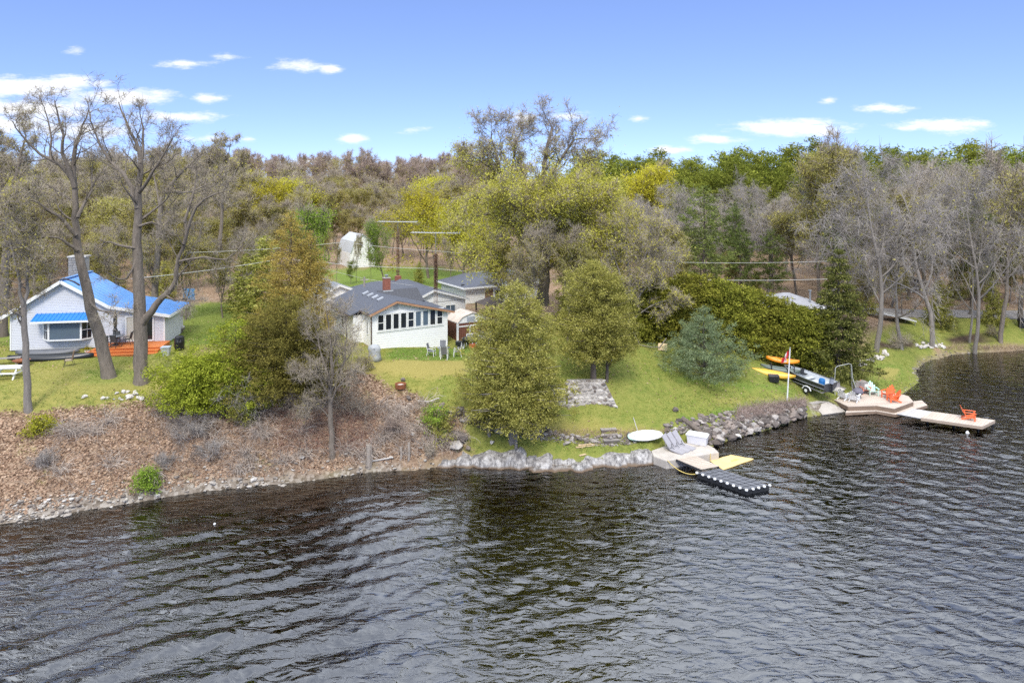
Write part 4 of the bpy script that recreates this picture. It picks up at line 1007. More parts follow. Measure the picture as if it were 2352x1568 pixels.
def wood_row(Y, u0, u1, step, mix, top, jit=.25, wide=1.0, skip=None):
    """A belt of trees at about distance Y; top(u) gives the bearing of the crown line."""
    ks, ps = list(mix), np.array(list(mix.values()), float); ps /= ps.sum()
    u = u0
    while u < u1:
        y = Y * (1 + rgf.normal(0, .035)); uu = u + rgf.normal(0, step * jit); k = ks[rgf.choice(len(ks), p=ps)]
        u += step * rgf.uniform(.75, 1.25)
        if skip and skip(uu, y): continue
        x = (uu - 1176) / 1568 * y; z = g1(x, y)
        tz = CAM_H - (top(uu) + rgf.normal(0, 9) - 430) * y / 1568
        s = (tz - z) / BASEH[k] / .97 * rgf.uniform(.92, 1.04)
        s = min(max(s, .45), 1.75)
        pl = place_of(uu, y); lb = KIND_LOOK[k] + ' ' + pl
        grow_tree(k, int(rgf.integers(0, NV[k])), x, y, (s * wide * rgf.uniform(.9, 1.2), s), rgf.uniform(0, 6.28), lb, KIND_LOOK[k] + 's ' + pl)
I = lambda *p: (lambda u: float(np.interp(u, [a for a, _ in p], [b for _, b in p])))
LEFTM = {'budding_tree': 5, 'bare_tree': 3, 'leafing_tree': .7, 'wood_cedar': .5}
wood_row(68, -320, 560, 62, LEFTM, I((-320,520),(560,560)), skip=lambda u, y: 440 < u < 480)
wood_row(80, -320, 640, 62, LEFTM, I((-320,470),(300,470),(640,540)))
wood_row(94, -300, 730, 58, LEFTM, I((-300,425),(300,430),(730,500)))
wood_row(108, -300, 960, 55, {'budding_tree': 6, 'bare_tree': 3, 'leafing_tree': 1.2}, I((-300,392),(500,400),(700,450),(960,500)), skip=lambda u, y: 740 < u < 875)
wood_row(122, -280, 1160, 50, {'budding_tree': 5, 'bare_tree': 3, 'leafing_tree': 1}, I((-280,378),(520,392),(800,455),(1160,430)))
wood_row(140, -250, 1150, 46, {'budding_tree': 3, 'bare_tree': 4, 'leafing_tree': .6}, I((-250,372),(520,385),(720,425),(1000,430),(1150,405)))
wood_row(165, 150, 1150, 40, {'budding_tree': 2, 'bare_tree': 3, 'russet_tree': 3}, I((150,370),(600,398),(900,408),(1150,395)))
wood_row(200, 350, 1180, 34, {'bare_tree': 2, 'russet_tree': 6, 'budding_tree': .5}, I((350,370),(600,385),(900,392),(1180,385)))
wood_row(245, 480, 1150, 27, {'russet_tree': 6, 'bare_tree': 1.5}, I((480,372),(700,376),(1150,382)))
wood_row(300, 520, 1130, 24, {'russet_tree': 6, 'bare_tree': 2}, I((520,374),(820,366),(1130,384)))
# right of the oak: mixed edge, bare greys, then the pine ridge
wood_row(78, 1330, 1560, 70, {'budding_tree': 2, 'grey_tree': 1, 'leafing_tree': 1}, I((1330,520),(1560,540)))
wood_row(90, 1080, 2560, 72, {'budding_tree': 3, 'grey_tree': 3, 'pine_tree': 1.2, 'leafing_tree': .7}, I((1080,470),(1400,520),(1700,520),(1900,460),(2100,450),(2560,440)), skip=lambda u, y: u < 1130)
wood_row(101, 1100, 2560, 64, {'grey_tree': 4, 'budding_tree': 2, 'pine_tree': 1.5}, I((1100,440),(1450,478),(1760,480),(1900,435),(2560,415)))
wood_row(114, 1380, 2600, 62, {'grey_tree': 3, 'pine_tree': 3, 'budding_tree': 1.5}, I((1380,430),(1650,446),(1800,440),(2000,412),(2600,402)))
wood_row(128, 1340, 2600, 50, {'ridge_pine': 6, 'pine_tree': 2, 'leafing_tree': .5}, I((1340,395),(1500,402),(1900,392),(2600,385)))
wood_row(142, 1340, 2600, 36, {'ridge_pine': 7, 'pine_tree': 1.5}, I((1340,376),(1500,372),(1700,362),(2100,362),(2352,352),(2600,350)))
wood_row(158, 1330, 2600, 34, {'ridge_pine': 7, 'pine_tree': 1}, I((1330,370),(1500,362),(1700,356),(2352,350),(2600,350)))
wood_row(109, 725, 1110, 34, {'budding_tree': 3, 'bare_tree': 2}, I((725,535),(900,540),(1110,530)), skip=lambda u, y: 775 < u < 862)
wood_row(118, 730, 1110, 32, {'budding_tree': 3, 'bare_tree': 3}, I((730,505),(900,510),(1110,500)))
# ---------------------------------------------------------------- houses
WHITE = plain('white_siding', (.87,.87,.86), .55, .03, .8, dirt=.05)
WTRIM = plain('white_trim', (.82,.82,.81), .45, .03, 2)
GREYS = plain('grey_siding', (.62,.63,.67), .6, .05, .8)
BLUEM = plain('blue_metal_roof', (.16,.36,.72), .32, .08, .9, metal=.25)
BLUEA = plain('blue_awning_metal', (.03,.22,.62), .4, .06, 1.5)
SHING = plain('asphalt_shingles', (.105,.115,.145), .9, .22, 5, .6, 18, stretch=(1,3,3))
SHINGD = plain('dark_shingles', (.075,.078,.09), .9, .4, 7, .8, 22, stretch=(1,2.5,2.5))
FOUND = plain('foundation_block', (.16,.15,.14), .9, .25, 3, .4, 15)
ORANGE = plain('orange_stained_deck', (.62,.19,.045), .6, .12, 2.5, .1, 30, stretch=(.4,4,4))
COPPER = plain('copper_brown_fascia', (.42,.23,.13), .5, .15, 2)
BRICK = plain('chimney_brick', (.33,.12,.08), .85, .3, 9, .5, 22)
STONE = plain('field_stone', (.36,.335,.31), .9, .3, 2.5, .7, 12)
STONED = plain('dark_stone', (.15,.135,.125), .9, .4, 2.5, .7, 12)
STONEP = plain('pale_stone', (.55,.52,.48), .85, .2, 2.5, .5, 12)
MORTAR = plain('mortar', (.40,.37,.34), .95, .2, 4, .5, 20)
BLACK = plain('black_plastic', (.012,.012,.014), .45, .2, 3)
DARKM = plain('dark_metal', (.03,.032,.036), .5, .2, 3)
STEEL = plain('galvanised_steel', (.38,.39,.40), .45, .1, 3, metal=.6)
GREYW = plain('weathered_grey_wood', (.33,.30,.275), .85, .22, 4, .4, 25, stretch=(.5,5,5))
TANW = plain('tan_deck_wood', (.52,.44,.36), .8, .14, 3, .25, 25, stretch=(.5,5,5))
BROWNW = plain('brown_painted_wood', (.17,.065,.04), .7, .18, 3, .3, 20, stretch=(5,5,.5))
CONC = plain('concrete', (.50,.455,.40), .9, .14, 1.6, .35, 18, dirt=.25)
GLASS = glass_pane('window_glass'); GLASSB = glass_pane('window_glass_pale', (.10,.14,.19), .12)
CURT = plain('pale_curtain', (.55,.52,.44), .8, .1, 6)
RUST = plain('rusty_steel', (.30,.11,.05), .85, .35, 5, .4, 20)

def prof_at(prof, x): return float(np.interp(x, [p[0] for p in prof], [p[1] for p in prof]))
def siding(prof, x0, x1, z0, step, y=-.03, d=.014):
    """Lapped boards under a roof profile (x, z), facing -y."""
    mb = MB(); z = z0; zt = max(p[1] for p in prof)
    while z < zt - step * .4:
        zm = z + step * .5; xs = np.linspace(x0, x1, 241); ok = [x for x in xs if prof_at(prof, x) > zm + .05]
        if ok:
            a, b = min(ok), max(ok)
            mb.add([(a,y,z),(b,y,z),(b,y+d,z+step*1.02),(a,y+d,z+step*1.02),(a,y+d+.004,z),(b,y+d+.004,z)], [(0,1,2,3),(4,5,1,0)])
        z += step
    return mb
def side_siding(y0, y1, z0, z1, step, x, sgn):
    mb = MB(); z = z0
    while z < z1 - step*.3:
        xa, xb = x + sgn*.012, x
        q = [(xa,y0,z),(xa,y1,z),(xb,y1,z+step*1.02),(xb,y0,z+step*1.02)]
        mb.add(q if sgn > 0 else q[::-1], [(0,1,2,3)]); mb.add([(xa,y0,z),(xa,y1,z),(xb,y1,z),(xb,y0,z)], [(0,1,2,3)])
        z += step
    return mb
def gable_wall(mb, prof, x0, x1, y0, y1, zb):
    pts = [(x0, zb), (x1, zb)] + [(x1, prof_at(prof, x1))] + [p for p in reversed(prof) if x0 < p[0] < x1] + [(x0, prof_at(prof, x0))]
    n = len(pts); V = [(x, y0, z) for x, z in pts] + [(x, y1, z) for x, z in pts]
    mb.add(V, [list(range(n)), list(range(2*n-1, n-1, -1))] + [[(i+1) % n, i, n+i, n+(i+1) % n] for i in range(n)])
    return mb
def window(parent, x0, x1, z0, z1, y, fr=.07, depth=.06, glass=None, bars=(), mat=None, axis='x', mull=()):
    """Frame part with a pane sub-part, set in the face at y (axis x) or at x=y (axis y, facing -x)."""
    T = (lambda x, yy, z: (x, yy, z)) if axis == 'x' else (lambda x, yy, z: (yy, -x, z))
    def bx(mb, xa, xb, ya, yb, za, zb):
        P = [T(*p) for p in ((xa,ya,za),(xb,ya,za),(xb,yb,za),(xa,yb,za),(xa,ya,zb),(xb,ya,zb),(xb,yb,zb),(xa,yb,zb))]
        mb.add(P, [(3,2,1,0),(4,5,6,7),(0,1,5,4),(1,2,6,5),(2,3,7,6),(3,0,4,7)])
    mb = MB(); ya, yb = y - depth, y + .02
    bx(mb, x0, x0+fr, ya, yb, z0, z1); bx(mb, x1-fr, x1, ya, yb, z0, z1); bx(mb, x0+fr, x1-fr, ya, yb, z1-fr, z1); bx(mb, x0+fr, x1-fr, ya-.015, yb, z0, z0+fr)
    for b in bars: bx(mb, x0+fr, x1-fr, ya+.012, yb, b-.025, b+.025)
    for b in mull: bx(mb, b-.03, b+.03, ya+.008, yb, z0+fr, z1-fr)
    w = mb.build('window', mat or WTRIM, parent)
    g = MB(); bx(g, x0+fr*.7, x1-fr*.7, y-.022, y+.01, z0+fr*.7, z1-fr*.7)
    g.build('pane', glass or GLASS, w)
    return w

# ---- grey house with the blue roof
H1 = thing('grey_house', 'grey clapboard house with a blue metal roof, bay window and orange front deck', 'house', (-39.4, 53.6, 5.0), R(10.2))
PR1 = [(-.45,2.90),(3.75,5.62),(7.25,3.52),(11.8,2.66)]
wall1 = [(0,3.08),(3.75,5.5),(7.25,3.4),(11.3,2.6)]
gable_wall(MB(), wall1, 0, 11.3, 0, 5.0, .18).build('wall', GREYS, H1)
siding(wall1, 0, 11.3, .2, .125).build('siding', GREYS, H1)['kind'] = 'stuff'
side_siding(0, 5.0, .2, 2.6, .125, 11.3, 1).build('siding', GREYS, H1)['kind'] = 'stuff'
MB().box(.06,11.24,.06,4.9,-.8,.2).build('foundation', FOUND, H1)
rf = MB()
for a, b in zip(PR1[:-1], PR1[1:]):
    rf.slab([(a[0],-.4,a[1]+.06),(b[0],-.4,b[1]+.06),(b[0],5.35,b[1]+.06),(a[0],5.35,a[1]+.06)], .07)
roof1 = rf.build('roof', BLUEM, H1)
sm = MB()
for a, b in zip(PR1[:-1], PR1[1:]):
    for yy in np.arange(-.15, 5.3, .62): sm.bar((a[0],yy,a[1]+.07),(b[0],yy,b[1]+.07), .03, .03)
sm.bar((3.75,-.42,5.71),(3.75,5.37,5.71), .30, .06)
sm.build('roof_seam', BLUEM, roof1)
fs = MB()
for a, b in zip(PR1[:-1], PR1[1:]): fs.bar((a[0],-.43,a[1]-.09),(b[0],-.43,b[1]-.09), .05, .24)
fs.bar((11.83,-.4,2.56),(11.83,5.3,2.56), .05, .2); fs.bar((-.48,-.4,2.8),(-.48,5.3,2.8), .05, .2)
fs.build('fascia', WTRIM, H1)
cb = MB(); cb.box(0,.1,-.05,-.03,.2,2.98); cb.box(11.2,11.33,-.05,-.03,.2,2.5); cb.build('corner_board', WTRIM, H1)
# bay window
bay = MB(); pl = [(2.35,0),(2.95,-.6),(5.35,-.6),(5.95,0)]
for z0, z1 in ((.92,1.03),(2.4,2.56)): bay.prism([(x, y-(.03 if y else 0)) for x, y in pl], z0, z1)
for (x, y) in ((2.40,-.02),(2.99,-.58),(5.31,-.58),(5.90,-.02)): bay.cbox((x,y,1.72),(.13,.10,1.5))
bay.bar((2.44,-.07,1.72),(2.93,-.55,1.72), .04, .05); bay.bar((5.37,-.55,1.72),(5.86,-.07,1.72), .04, .05)
bay = bay.build('bay_window', WTRIM, H1)
for (a, b, gm) in ((pl[0],pl[1],GLASS),(pl[1],pl[2],GLASSB),(pl[2],pl[3],GLASS)):
    MB().add([(a[0],a[1]+.02,1.03),(b[0],b[1]+.02,1.03),(b[0],b[1]+.02,2.4),(a[0],a[1]+.02,2.4)], [(0,1,2,3)]).build('pane', gm, bay)
gr = MB()
for (a, b) in ((pl[0],pl[1]),(pl[2],pl[3])):
    for t in (.5,): gr.bar((a[0]+(b[0]-a[0])*t, a[1]+(b[1]-a[1])*t-.0, 1.03),(a[0]+(b[0]-a[0])*t, a[1]+(b[1]-a[1])*t, 2.4), .02)
gr.build('muntin', WTRIM, bay)
aw = MB().slab([(1.85,-1.0,2.56),(6.15,-1.0,2.56),(6.15,0,3.02),(1.85,0,3.02)], .03).build('awning', BLUEA, H1)
rb = MB()
for x in np.arange(1.95, 6.15, .3): rb.bar((x,-1.0,2.575),(x,0,3.035), .05, .03)
rb.build('awning_rib', BLUEA, aw)
MB().box(1.85,6.15,-1.03,-1.0,2.40,2.55).build('awning_valance', WTRIM, aw)
# patio door
d = window(H1, 8.35, 10.5, .56, 2.64, -.03, .11, .07, GLASS, (), None, 'x', (9.42,))
MB().box(8.48,9.36,-.06,-.056,.68,2.52).build('curtain', CURT, d)
# stone chimney behind the ridge
ch = MB().box(1.9,3.2,5.4,6.3,-1,6.9).build('chimney', MORTAR, H1)
rg_ = np.random.default_rng(3); stm = MB()
for zz in np.arange(4.0, 6.85, .22):
    x = 1.88
    while x < 3.15:
        w = rg_.uniform(.2,.42); w = min(w, 3.22-x); stm.box(x+.015,x+w-.015,5.36,5.42,zz+.012,zz+.20); x += w
stm.build('stone', STONE, ch)['kind'] = 'stuff'
MB().box(1.8,3.3,5.3,6.4,6.9,7.02).build('cap', STONEP, ch); MB().lathe([(.14,7.02),(.14,7.4),(.2,7.42),(.2,7.5)], 10, (2.5,5.85,0)).build('flue', STEEL, ch)

# ---- its orange deck
DK = thing('wooden_deck', 'orange stained wooden deck with wraparound steps in front of the patio door', 'deck', (-39.4, 53.6, 5.0), R(10.2))
plat = MB().box(6.9,11.7,-2.2,-.06,-.4,.47).build('platform', ORANGE, DK)
for k, yy in enumerate(np.arange(-2.24, -.1, .146)):
    MB().box(6.86,11.74,yy,yy+.138,.475,.52).build('plank', ORANGE, plat)
for k in range(3):
    o = .42*(k+1); z = .52 - .165*(k+1)
    st = MB().box(6.9-o,11.6,-2.2-o,-2.2-o+.42,z-.03,z).box(6.9-o,6.9-o+.42,-2.2-o+.42,-.9,z-.03,z).box(6.93-o,11.57,-2.17-o,-2.15-o,-.6,z-.03).box(6.93-o,6.95-o,-2.15-o,-.92,-.6,z-.03).box(11.55,11.57,-2.15-o,-2.2-o+.42,-.6,z-.035)
    st.build('step', ORANGE, DK)

# ---- white cottage
H2 = thing('white_cottage', 'white clapboard cottage with nine tall sunroom windows under a grey gable roof', 'house', (-11.26, 54.9, 5.0), R(31))
w2 = [(0,2.82),(2.0,3.62),(6.7,2.44)]
gable_wall(MB(), w2, 0, 6.7, 0, 9.0, -2.0).box(-.85,-.005,2.2,9.0,-1.5,2.42).build('wall', WHITE, H2)
siding(w2, 0, 6.7, -1.4, .19, y=-.02, d=.009).build('siding', WHITE, H2)['kind'] = 'stuff'
side_siding(0, 2.2, -.6, 2.75, .19, 0, -1).build('siding', WHITE, H2)['kind'] = 'stuff'
side_siding(2.2, 9.0, -.6, 2.4, .19, -.85, -1).build('siding', WHITE, H2)['kind'] = 'stuff'
r2 = MB()
r2.slab([(2.0,-.35,3.76),(-.3,-.35,2.86),(-.3,2.0,2.86),(2.0,2.0,3.76)], .1); r2.slab([(2.0,2.0,3.76),(-1.2,2.0,2.508),(-1.2,9.3,2.508),(2.0,9.3,3.76)], .1)
r2.slab([(2.0,-.35,3.76),(7.15,-.35,2.468),(7.15,9.3,2.468),(2.0,9.3,3.76)], .1)
r2 = r2.build('roof', SHING, H2)
MB().slab([(2.6,5.9,3.72),(6.4,5.9,3.72),(6.4,4.1,2.75),(2.6,4.1,2.75)], .08).slab([(2.6,5.9,3.72),(6.4,5.9,3.72),(6.4,7.7,2.75),(2.6,7.7,2.75)], .08).build('cross_roof', SHINGD, H2)
MB().add([(6.3,4.2,2.5),(6.3,7.6,2.5),(6.3,5.9,3.62)], [(0,1,2)]).build('cross_gable', WHITE, H2)
f2 = MB().bar((2.0,-.38,3.63),(-.32,-.38,2.72), .05, .16).bar((2.0,-.38,3.63),(7.18,-.38,2.34), .05, .16)
f2.build('fascia', COPPER, H2)
f2 = MB().bar((7.2,-.35,2.38),(7.2,9.2,2.38), .08, .1).bar((-.35,-.35,2.76),(-.35,2.0,2.76), .08, .1).bar((-1.25,2.0,2.42),(-1.25,9.2,2.42), .08, .1).bar((-.08,-.06,2.7),(-.08,-.06,-.2), .07, .07); f2.build('gutter', plain('brown_gutter', (.12,.085,.07), .5), H2)
for k in range(9):
    x0 = .42 + k * .654
    window(H2, x0, x0+.60, 1.36, 2.72 - (.0 if k else 0), -.03, .075, .05, GLASSB if k in (5,6) else GLASS, ((2.02,) if k in (0,4,8) else ()))
MB().box(.40,6.33,-.075,-.03,1.26,1.355).box(.40,6.33,-.075,-.03,2.722,2.80).build('sill', WTRIM, H2)
MB().box(1.86,2.24,-.07,-.03,3.02,3.36).build('vent', plain('vent_grey', (.45,.47,.5), .6), H2)
for k in range(4):
    s, t = 1.42, 2.0 + 1.25*k; MB().cbox((s, t, 3.76-.39*(2-s)+.09), (.55,.30,.14), (0,-R(21),0)).build('roof_vent', plain('vent_lid', (.40,.42,.45), .4), r2)
window(H2, -1.2, -.85, 1.0, 2.1, -.0, .05, .05, GLASS, (), None, 'y'); window(H2, -5.2, -4.6, .9, 2.0, -.85, .06, .05, GLASS, (), None, 'y')
window(H2, -7.6, -6.9, 1.1, 2.0, -.85, .06, .05, GLASS, (), None, 'y')
MB().cbox((-.9,4.0,1.9),(.12,.12,.3)).build('wall_lamp', DARKM, H2)
chim = MB().cbox((3.54,6.15,4.0),(.56,.56,1.5)).build('chimney', BRICK, H2)
MB().cbox((3.54,6.15,4.78),(.62,.62,.06)).build('cap', MORTAR, chim); MB().lathe([(.1,4.8),(.1,4.98),(.2,5.0),(.2,5.06)], 10, (3.54,6.15,0)).build('flue', STEEL, chim); MB().cbox((3.54,6.1,3.46),(.95,.9,.1),(R(-25),0,0)).build('flashing', STEEL, chim)
MB().box(-1.9,-.9,.6,2.4,-.5,-.02).box(-2.3,-.9,.2,.6,-.6,-.2).build('landing', GREYW, H2)

# ---- houses behind
def gable_house(name, label, loc, rz, width, apex, eave, depth, zb, wmat, rmat, over=.35, cat='house', step=.2, trim=WTRIM):
    h = thing(name, label, cat, loc, rz); pr = [(0,eave),(apex[0],apex[1]),(width,eave if len(apex) < 3 else apex[2])]
    wp = [(x, z-.1) for x, z in pr]
    gable_wall(MB(), wp, 0, width, 0, depth, zb).build('wall', wmat, h)
    siding(wp, 0, width, zb+.8, step).build('siding', wmat, h)['kind'] = 'stuff'
    m = MB()
    for (a, b) in ((pr[0], pr[1]), (pr[1], pr[2])):
        dx, dz = b[0]-a[0], b[1]-a[1]; L = math.hypot(dx, dz); e = over / L
        p, q = (a[0]-dx*e, a[1]-dz*e) if a is pr[0] else a, (b[0]+dx*e, b[1]+dz*e) if b is pr[2] else b
        m.slab([(p[0],-.3,p[1]+.02),(q[0],-.3,q[1]+.02),(q[0],depth+.3,q[1]+.02),(p[0],depth+.3,p[1]+.02)], .08)
    m.build('roof', rmat, h)
    m = MB()
    for (a, b) in ((pr[0], pr[1]), (pr[1], pr[2])):
        dx, dz = b[0]-a[0], b[1]-a[1]; L = math.hypot(dx, dz); e = over / L
        p, q = (a[0]-dx*e, a[1]-dz*e) if a is pr[0] else a, (b[0]+dx*e, b[1]+dz*e) if b is pr[2] else b
        m.bar((p[0],-.33,p[1]-.1),(q[0],-.33,q[1]-.1), .05, .2)
    m.build('fascia', trim, h)
    return h
H3 = gable_house('white_bungalow', 'white gable bungalow with one small window, just behind the sunroom cottage', (-10.1,66.7,4.4), R(31), 6.2, (2.6,3.43), 2.35, 8.5, -1.5, WHITE, SHING)
window(H3, 3.95, 5.05, .95, 1.75, -.03, .05, .05, GLASSB, (), None, 'x', (4.5,))
MB().box(-.05,6.2,-.045,-.03,2.12,2.17).build('trim', plain('grey_trim', (.35,.35,.36), .6), H3)
def hip_house(name, label, loc, rz, w, d, zw, zb, wmat, rmat, rise, over=.5, rl=.45):
    h = thing(name, label, 'house', loc, rz)
    MB().box(0,w,0,d,zb,zw-.04).build('wall', wmat, h)
    a, b = -over, over; z0 = zw; zr = zw + rise; x0, x1, y0, y1 = -over, w+over, -over, d+over; cy = d/2; ra, rb_ = w*(1-rl)/2, w*(1+rl)/2
    V = [(x0,y0,z0),(x1,y0,z0),(x1,y1,z0),(x0,y1,z0),(ra,cy,zr),(rb_,cy,zr)]
    MB().add(V, [(0,1,5,4),(1,2,5),(2,3,4,5),(3,0,4),(3,2,1,0)]).build('roof', rmat, h)
    MB().bar((x0,y0,z0-.06),(x1,y0,z0-.06), .06, .18).bar((x0,y0,z0-.06),(x0,y1,z0-.06), .06, .18).bar((x1,y0,z0-.06),(x1,y1,z0-.06), .06, .18).build('fascia', WTRIM, h)
    return h
H4 = hip_house('hip_roof_house', 'grey hip roofed house seen over the chimney of the white cottage', (-16.2,71.2,4.6), R(31), 9.5, 6.0, 1.75, -1, WHITE, SHING, 1.25)
MB().cbox((5.6,2.6,3.0),(.6,.5,1.0)).build('chimney', BRICK, H4); MB().lathe([(.06,2.5),(.06,3.0)], 6, (3.6,1.6,0)).build('vent_pipe', DARKM, H4)
H5 = hip_house('white_house', 'white house with a wide low grey hip roof, half hidden by the oak', (-5.1,75.6,4.0), R(31), 10, 6.4, 2.9, -1, WHITE, SHING, 1.35)
siding([(0,2.85),(10,2.85)], 0, 10, -.4, .2).build('siding', WHITE, H5)['kind'] = 'stuff'
MB().box(2.4,3.4,-.06,-.03,.3,2.5).build('brick_panel', plain('brown_brick', (.22,.12,.085), .9, .4, 9), H5); window(H5, 3.6, 4.9, 1.2, 2.4, -.03, .08, .06, GLASS, (), None, 'x', (4.25,))
MB().slab([(-.3,.5,3.16),(2.6,-.3,3.02),(2.6,-.1,3.05),(-.3,.7,3.2)], .05).build('snow_rail', DARKM, H5)
H6 = gable_house('white_garage', 'small white gable garage peeking out behind the bronze cedar', (-19.6,69.5,4.9), R(31), 4.4, (2.0,3.1), 2.1, 5, -1, WHITE, STEEL, step=.22)
# gambrel house on the rise
H7 = thing('gambrel_house', 'tall white gambrel roofed house on the green rise behind thin trees', 'house', (-23.6, 99.5, 6.1), R(30))
PG = [(0,2.3),(.55,3.9),(1.9,4.95),(3.25,3.9),(3.8,2.3)]
gable_wall(MB(), [(x, z-.05) for x, z in PG], 0, 3.8, 0, 6.4, -1).build('wall', WHITE, H7)
m = MB()
for a, b in zip(PG[:-1], PG[1:]): m.slab([(a[0],-.2,a[1]+.05),(b[0],-.2,b[1]+.05),(b[0],6.6,b[1]+.05),(a[0],6.6,a[1]+.05)], .07)
m.build('roof', plain('white_metal_roof', (.55,.57,.60), .4, .06, 1), H7)
siding([(x, z-.1) for x, z in PG], 0, 3.8, -.6, .25).build('siding', WHITE, H7)['kind'] = 'stuff'
window(H7, 1.3, 1.9, 3.1, 3.9, -.03, .05, .05); window(H7, 2.7, 3.25, 1.3, 2.2, -.03, .05, .05)
# cabin behind the hedge
H8 = hip_house('cabin', 'low cabin with a grey hip roof and metal stove pipe behind the hedge', (25.6,68.2,3.4), R(-6), 4.9, 5.0, 2.75, -1, plain('cabin_tan', (.35,.30,.25), .8), plain('grey_roll_roof', (.29,.29,.31), .85, .12, 2), 1.0, .4, .12)
MB().lathe([(.09,2.6),(.09,4.2),(.16,4.22),(.16,4.32)], 10, (4.2,.6,0)).build('stove_pipe', STEEL, H8); MB().lathe([(.05,3.0),(.05,3.6)], 6, (2.2,1.2,0)).build('vent_pipe', DARKM, H8)
H9 = gable_house('brown_cabin', 'small far cabin with a flat brown roof among the bare trees beyond the road', (53.0,94,3.1), R(4), 4.2, (2.1,2.55), 2.0, 4, -1, GREYW, plain('brown_roof', (.36,.24,.18), .9), step=.25)
MB().box(-.9,5.1,-.5,-.4,.5,.62).box(-.9,5.1,-.5,-.4,1.0,1.1).build('rail', WTRIM, H9)
t = thing('boat_shelter', 'low grey tarpaulin shelter with a white edge beside the far shoreline trees', 'shelter', (44.2,79.5,2.0), R(8))
MB().slab([(-1.6,-.4,1.5),(2.4,-1.0,.55),(2.6,1.2,.75),(-1.4,1.6,1.7)], .05).build('tarpaulin', plain('grey_tarp', (.36,.34,.31), .7, .12, 2), t)
MB().bar((-1.6,-.42,1.46),(2.4,-1.02,.5), .06, .1).build('edge', WTRIM, t)
lg = MB()
for p in ((-1.5,-.3,1.45),(2.3,-.9,.5),(2.5,1.1,.7),(-1.3,1.5,1.65)): lg.bar((p[0],p[1],-.4),p,.06)
lg.build('post', GREYW, t)
t = thing('covered_boat', 'white covered boat parked under bare trees behind the spruce', 'boat', (39.2,82,2.4), R(-10))
MB().loft([[(-2.2+4.2*s, .9*math.cos(a)*w, .55+.55*math.sin(a)*w*(1 if math.sin(a) > 0 else .8)) for a in np.linspace(0, 2*PI, 10, endpoint=False)] for s, w in ((0,.5),(.15,.9),(.5,1),(.8,.7),(1,.12))]).build('cover', WTRIM, t, smooth=True)
MB().bar((-1.2,-.5,.0),(-1.2,.5,.0),.5,.3).build('trailer', DARKM, t)

# ---- sheds, gazebo, fence, car beside the cottage
S1 = thing('garden_shed', 'brown garden shed with a rusty white gambrel roof beside the cottage', 'shed', (-4.83,59.9,4.1), R(31))
PS = [(0,1.95),(.5,2.45),(1.5,2.75),(2.5,2.45),(3.0,1.95)]
MB().box(0,3.0,0,2.1,-.8,1.95).build('wall', BROWNW, S1)
pn = MB()
for k in range(14): pn.box(.02+k*.213, .02+k*.213+.19, -.02, -.002, -.5, 1.6)
for k in range(10): pn.box(-.02, -.002, .02+k*.21, .02+k*.21+.19, -.5, 1.9)
pn.build('corrugation', BROWNW, S1)['kind'] = 'stuff'
gable_wall(MB(), [(x, z-.03) for x, z in PS], 0, 3.0, -.03, 2.13, 1.96).build('gable', WTRIM, S1)
MB().box(.95,1.75,-.06,-.035,2.02,2.44).build('louvre', plain('louvre_grey', (.35,.38,.42), .6), S1)
m = MB()
for a, b in zip(PS[:-1], PS[1:]): m.slab([(a[0],-.12,a[1]+.05),(b[0],-.12,b[1]+.05),(b[0],2.25,b[1]+.05),(a[0],2.25,a[1]+.05)], .04)
m.build('roof', plain('rusty_white_metal', (.60,.52,.45), .6, .18, 2, dirt=.6), S1)
MB().box(-.06,.14,-.06,-.025,-.5,1.95).box(1.2,1.3,-.05,-.025,-.5,1.6).box(0,3.0,-.05,-.025,1.6,1.7).build('trim', WTRIM, S1)
GZ_ = thing('gazebo', 'small dark roofed gazebo in front of the white hip roofed house', 'gazebo', (-2.2,71.5,3.9), R(31))
MB().add([(-1.3,-1.3,2.0),(1.3,-1.3,2.0),(1.3,1.3,2.0),(-1.3,1.3,2.0),(0,0,2.7)], [(0,1,4),(1,2,4),(2,3,4),(3,0,4),(3,2,1,0)]).build('roof', plain('brown_canopy', (.12,.095,.085), .8), GZ_)
for x, y in ((-1.15,-1.15),(1.15,-1.15),(1.15,1.15),(-1.15,1.15)): MB().cbox((x,y,.8),(.12,.12,2.4)).build('post', DARKM, GZ_)
FN = thing('wooden_fence', 'brown wooden board fence between the bungalow and the gazebo', 'fence', (-4.3,67.2,3.9), R(12))
for k in range(10): MB().box(.4*k+.01,.4*k+.38,0,.03,-.3,1.45).build('board', BROWNW, FN)
MB().box(0,4,.03,.08,.3,.4).box(0,4,.03,.08,1.1,1.2).build('rail', BROWNW, FN)
CR = thing('parked_car', 'pale blue parked car, only its windscreen showing between cottage and shed', 'car', (-6.0,64.8,4.2), R(121))
def ring(x, w, z0, z1, n=10):
    return [(x, w*c_, z) for c_, z in ((-1,z0),(-1,z0+(z1-z0)*.6),(-.85,z1),(.85,z1),(1,z0+(z1-z0)*.6),(1,z0))]
MB().loft([ring(-2.1,.75,.3,.75),ring(-1.9,.85,.25,.9),ring(-1.0,.88,.25,.98),ring(1.2,.88,.25,.98),ring(2.0,.85,.25,.9),ring(2.15,.75,.3,.7)]).build('body', plain('car_silver_blue', (.55,.60,.68), .3), CR, smooth=False)
MB().loft([ring(-1.0,.80,.96,.99),ring(-.3,.72,.96,1.46),ring(.9,.72,.96,1.46),ring(1.6,.8,.96,.99)]).build('cabin', plain('car_roof', (.5,.55,.62), .3), CR)
MB().add([(-1.02,-.7,1.0),(-1.02,.7,1.0),(-.36,.62,1.46),(-.36,-.62,1.46)], [(0,1,2,3)]).build('windscreen', GLASSB, CR)
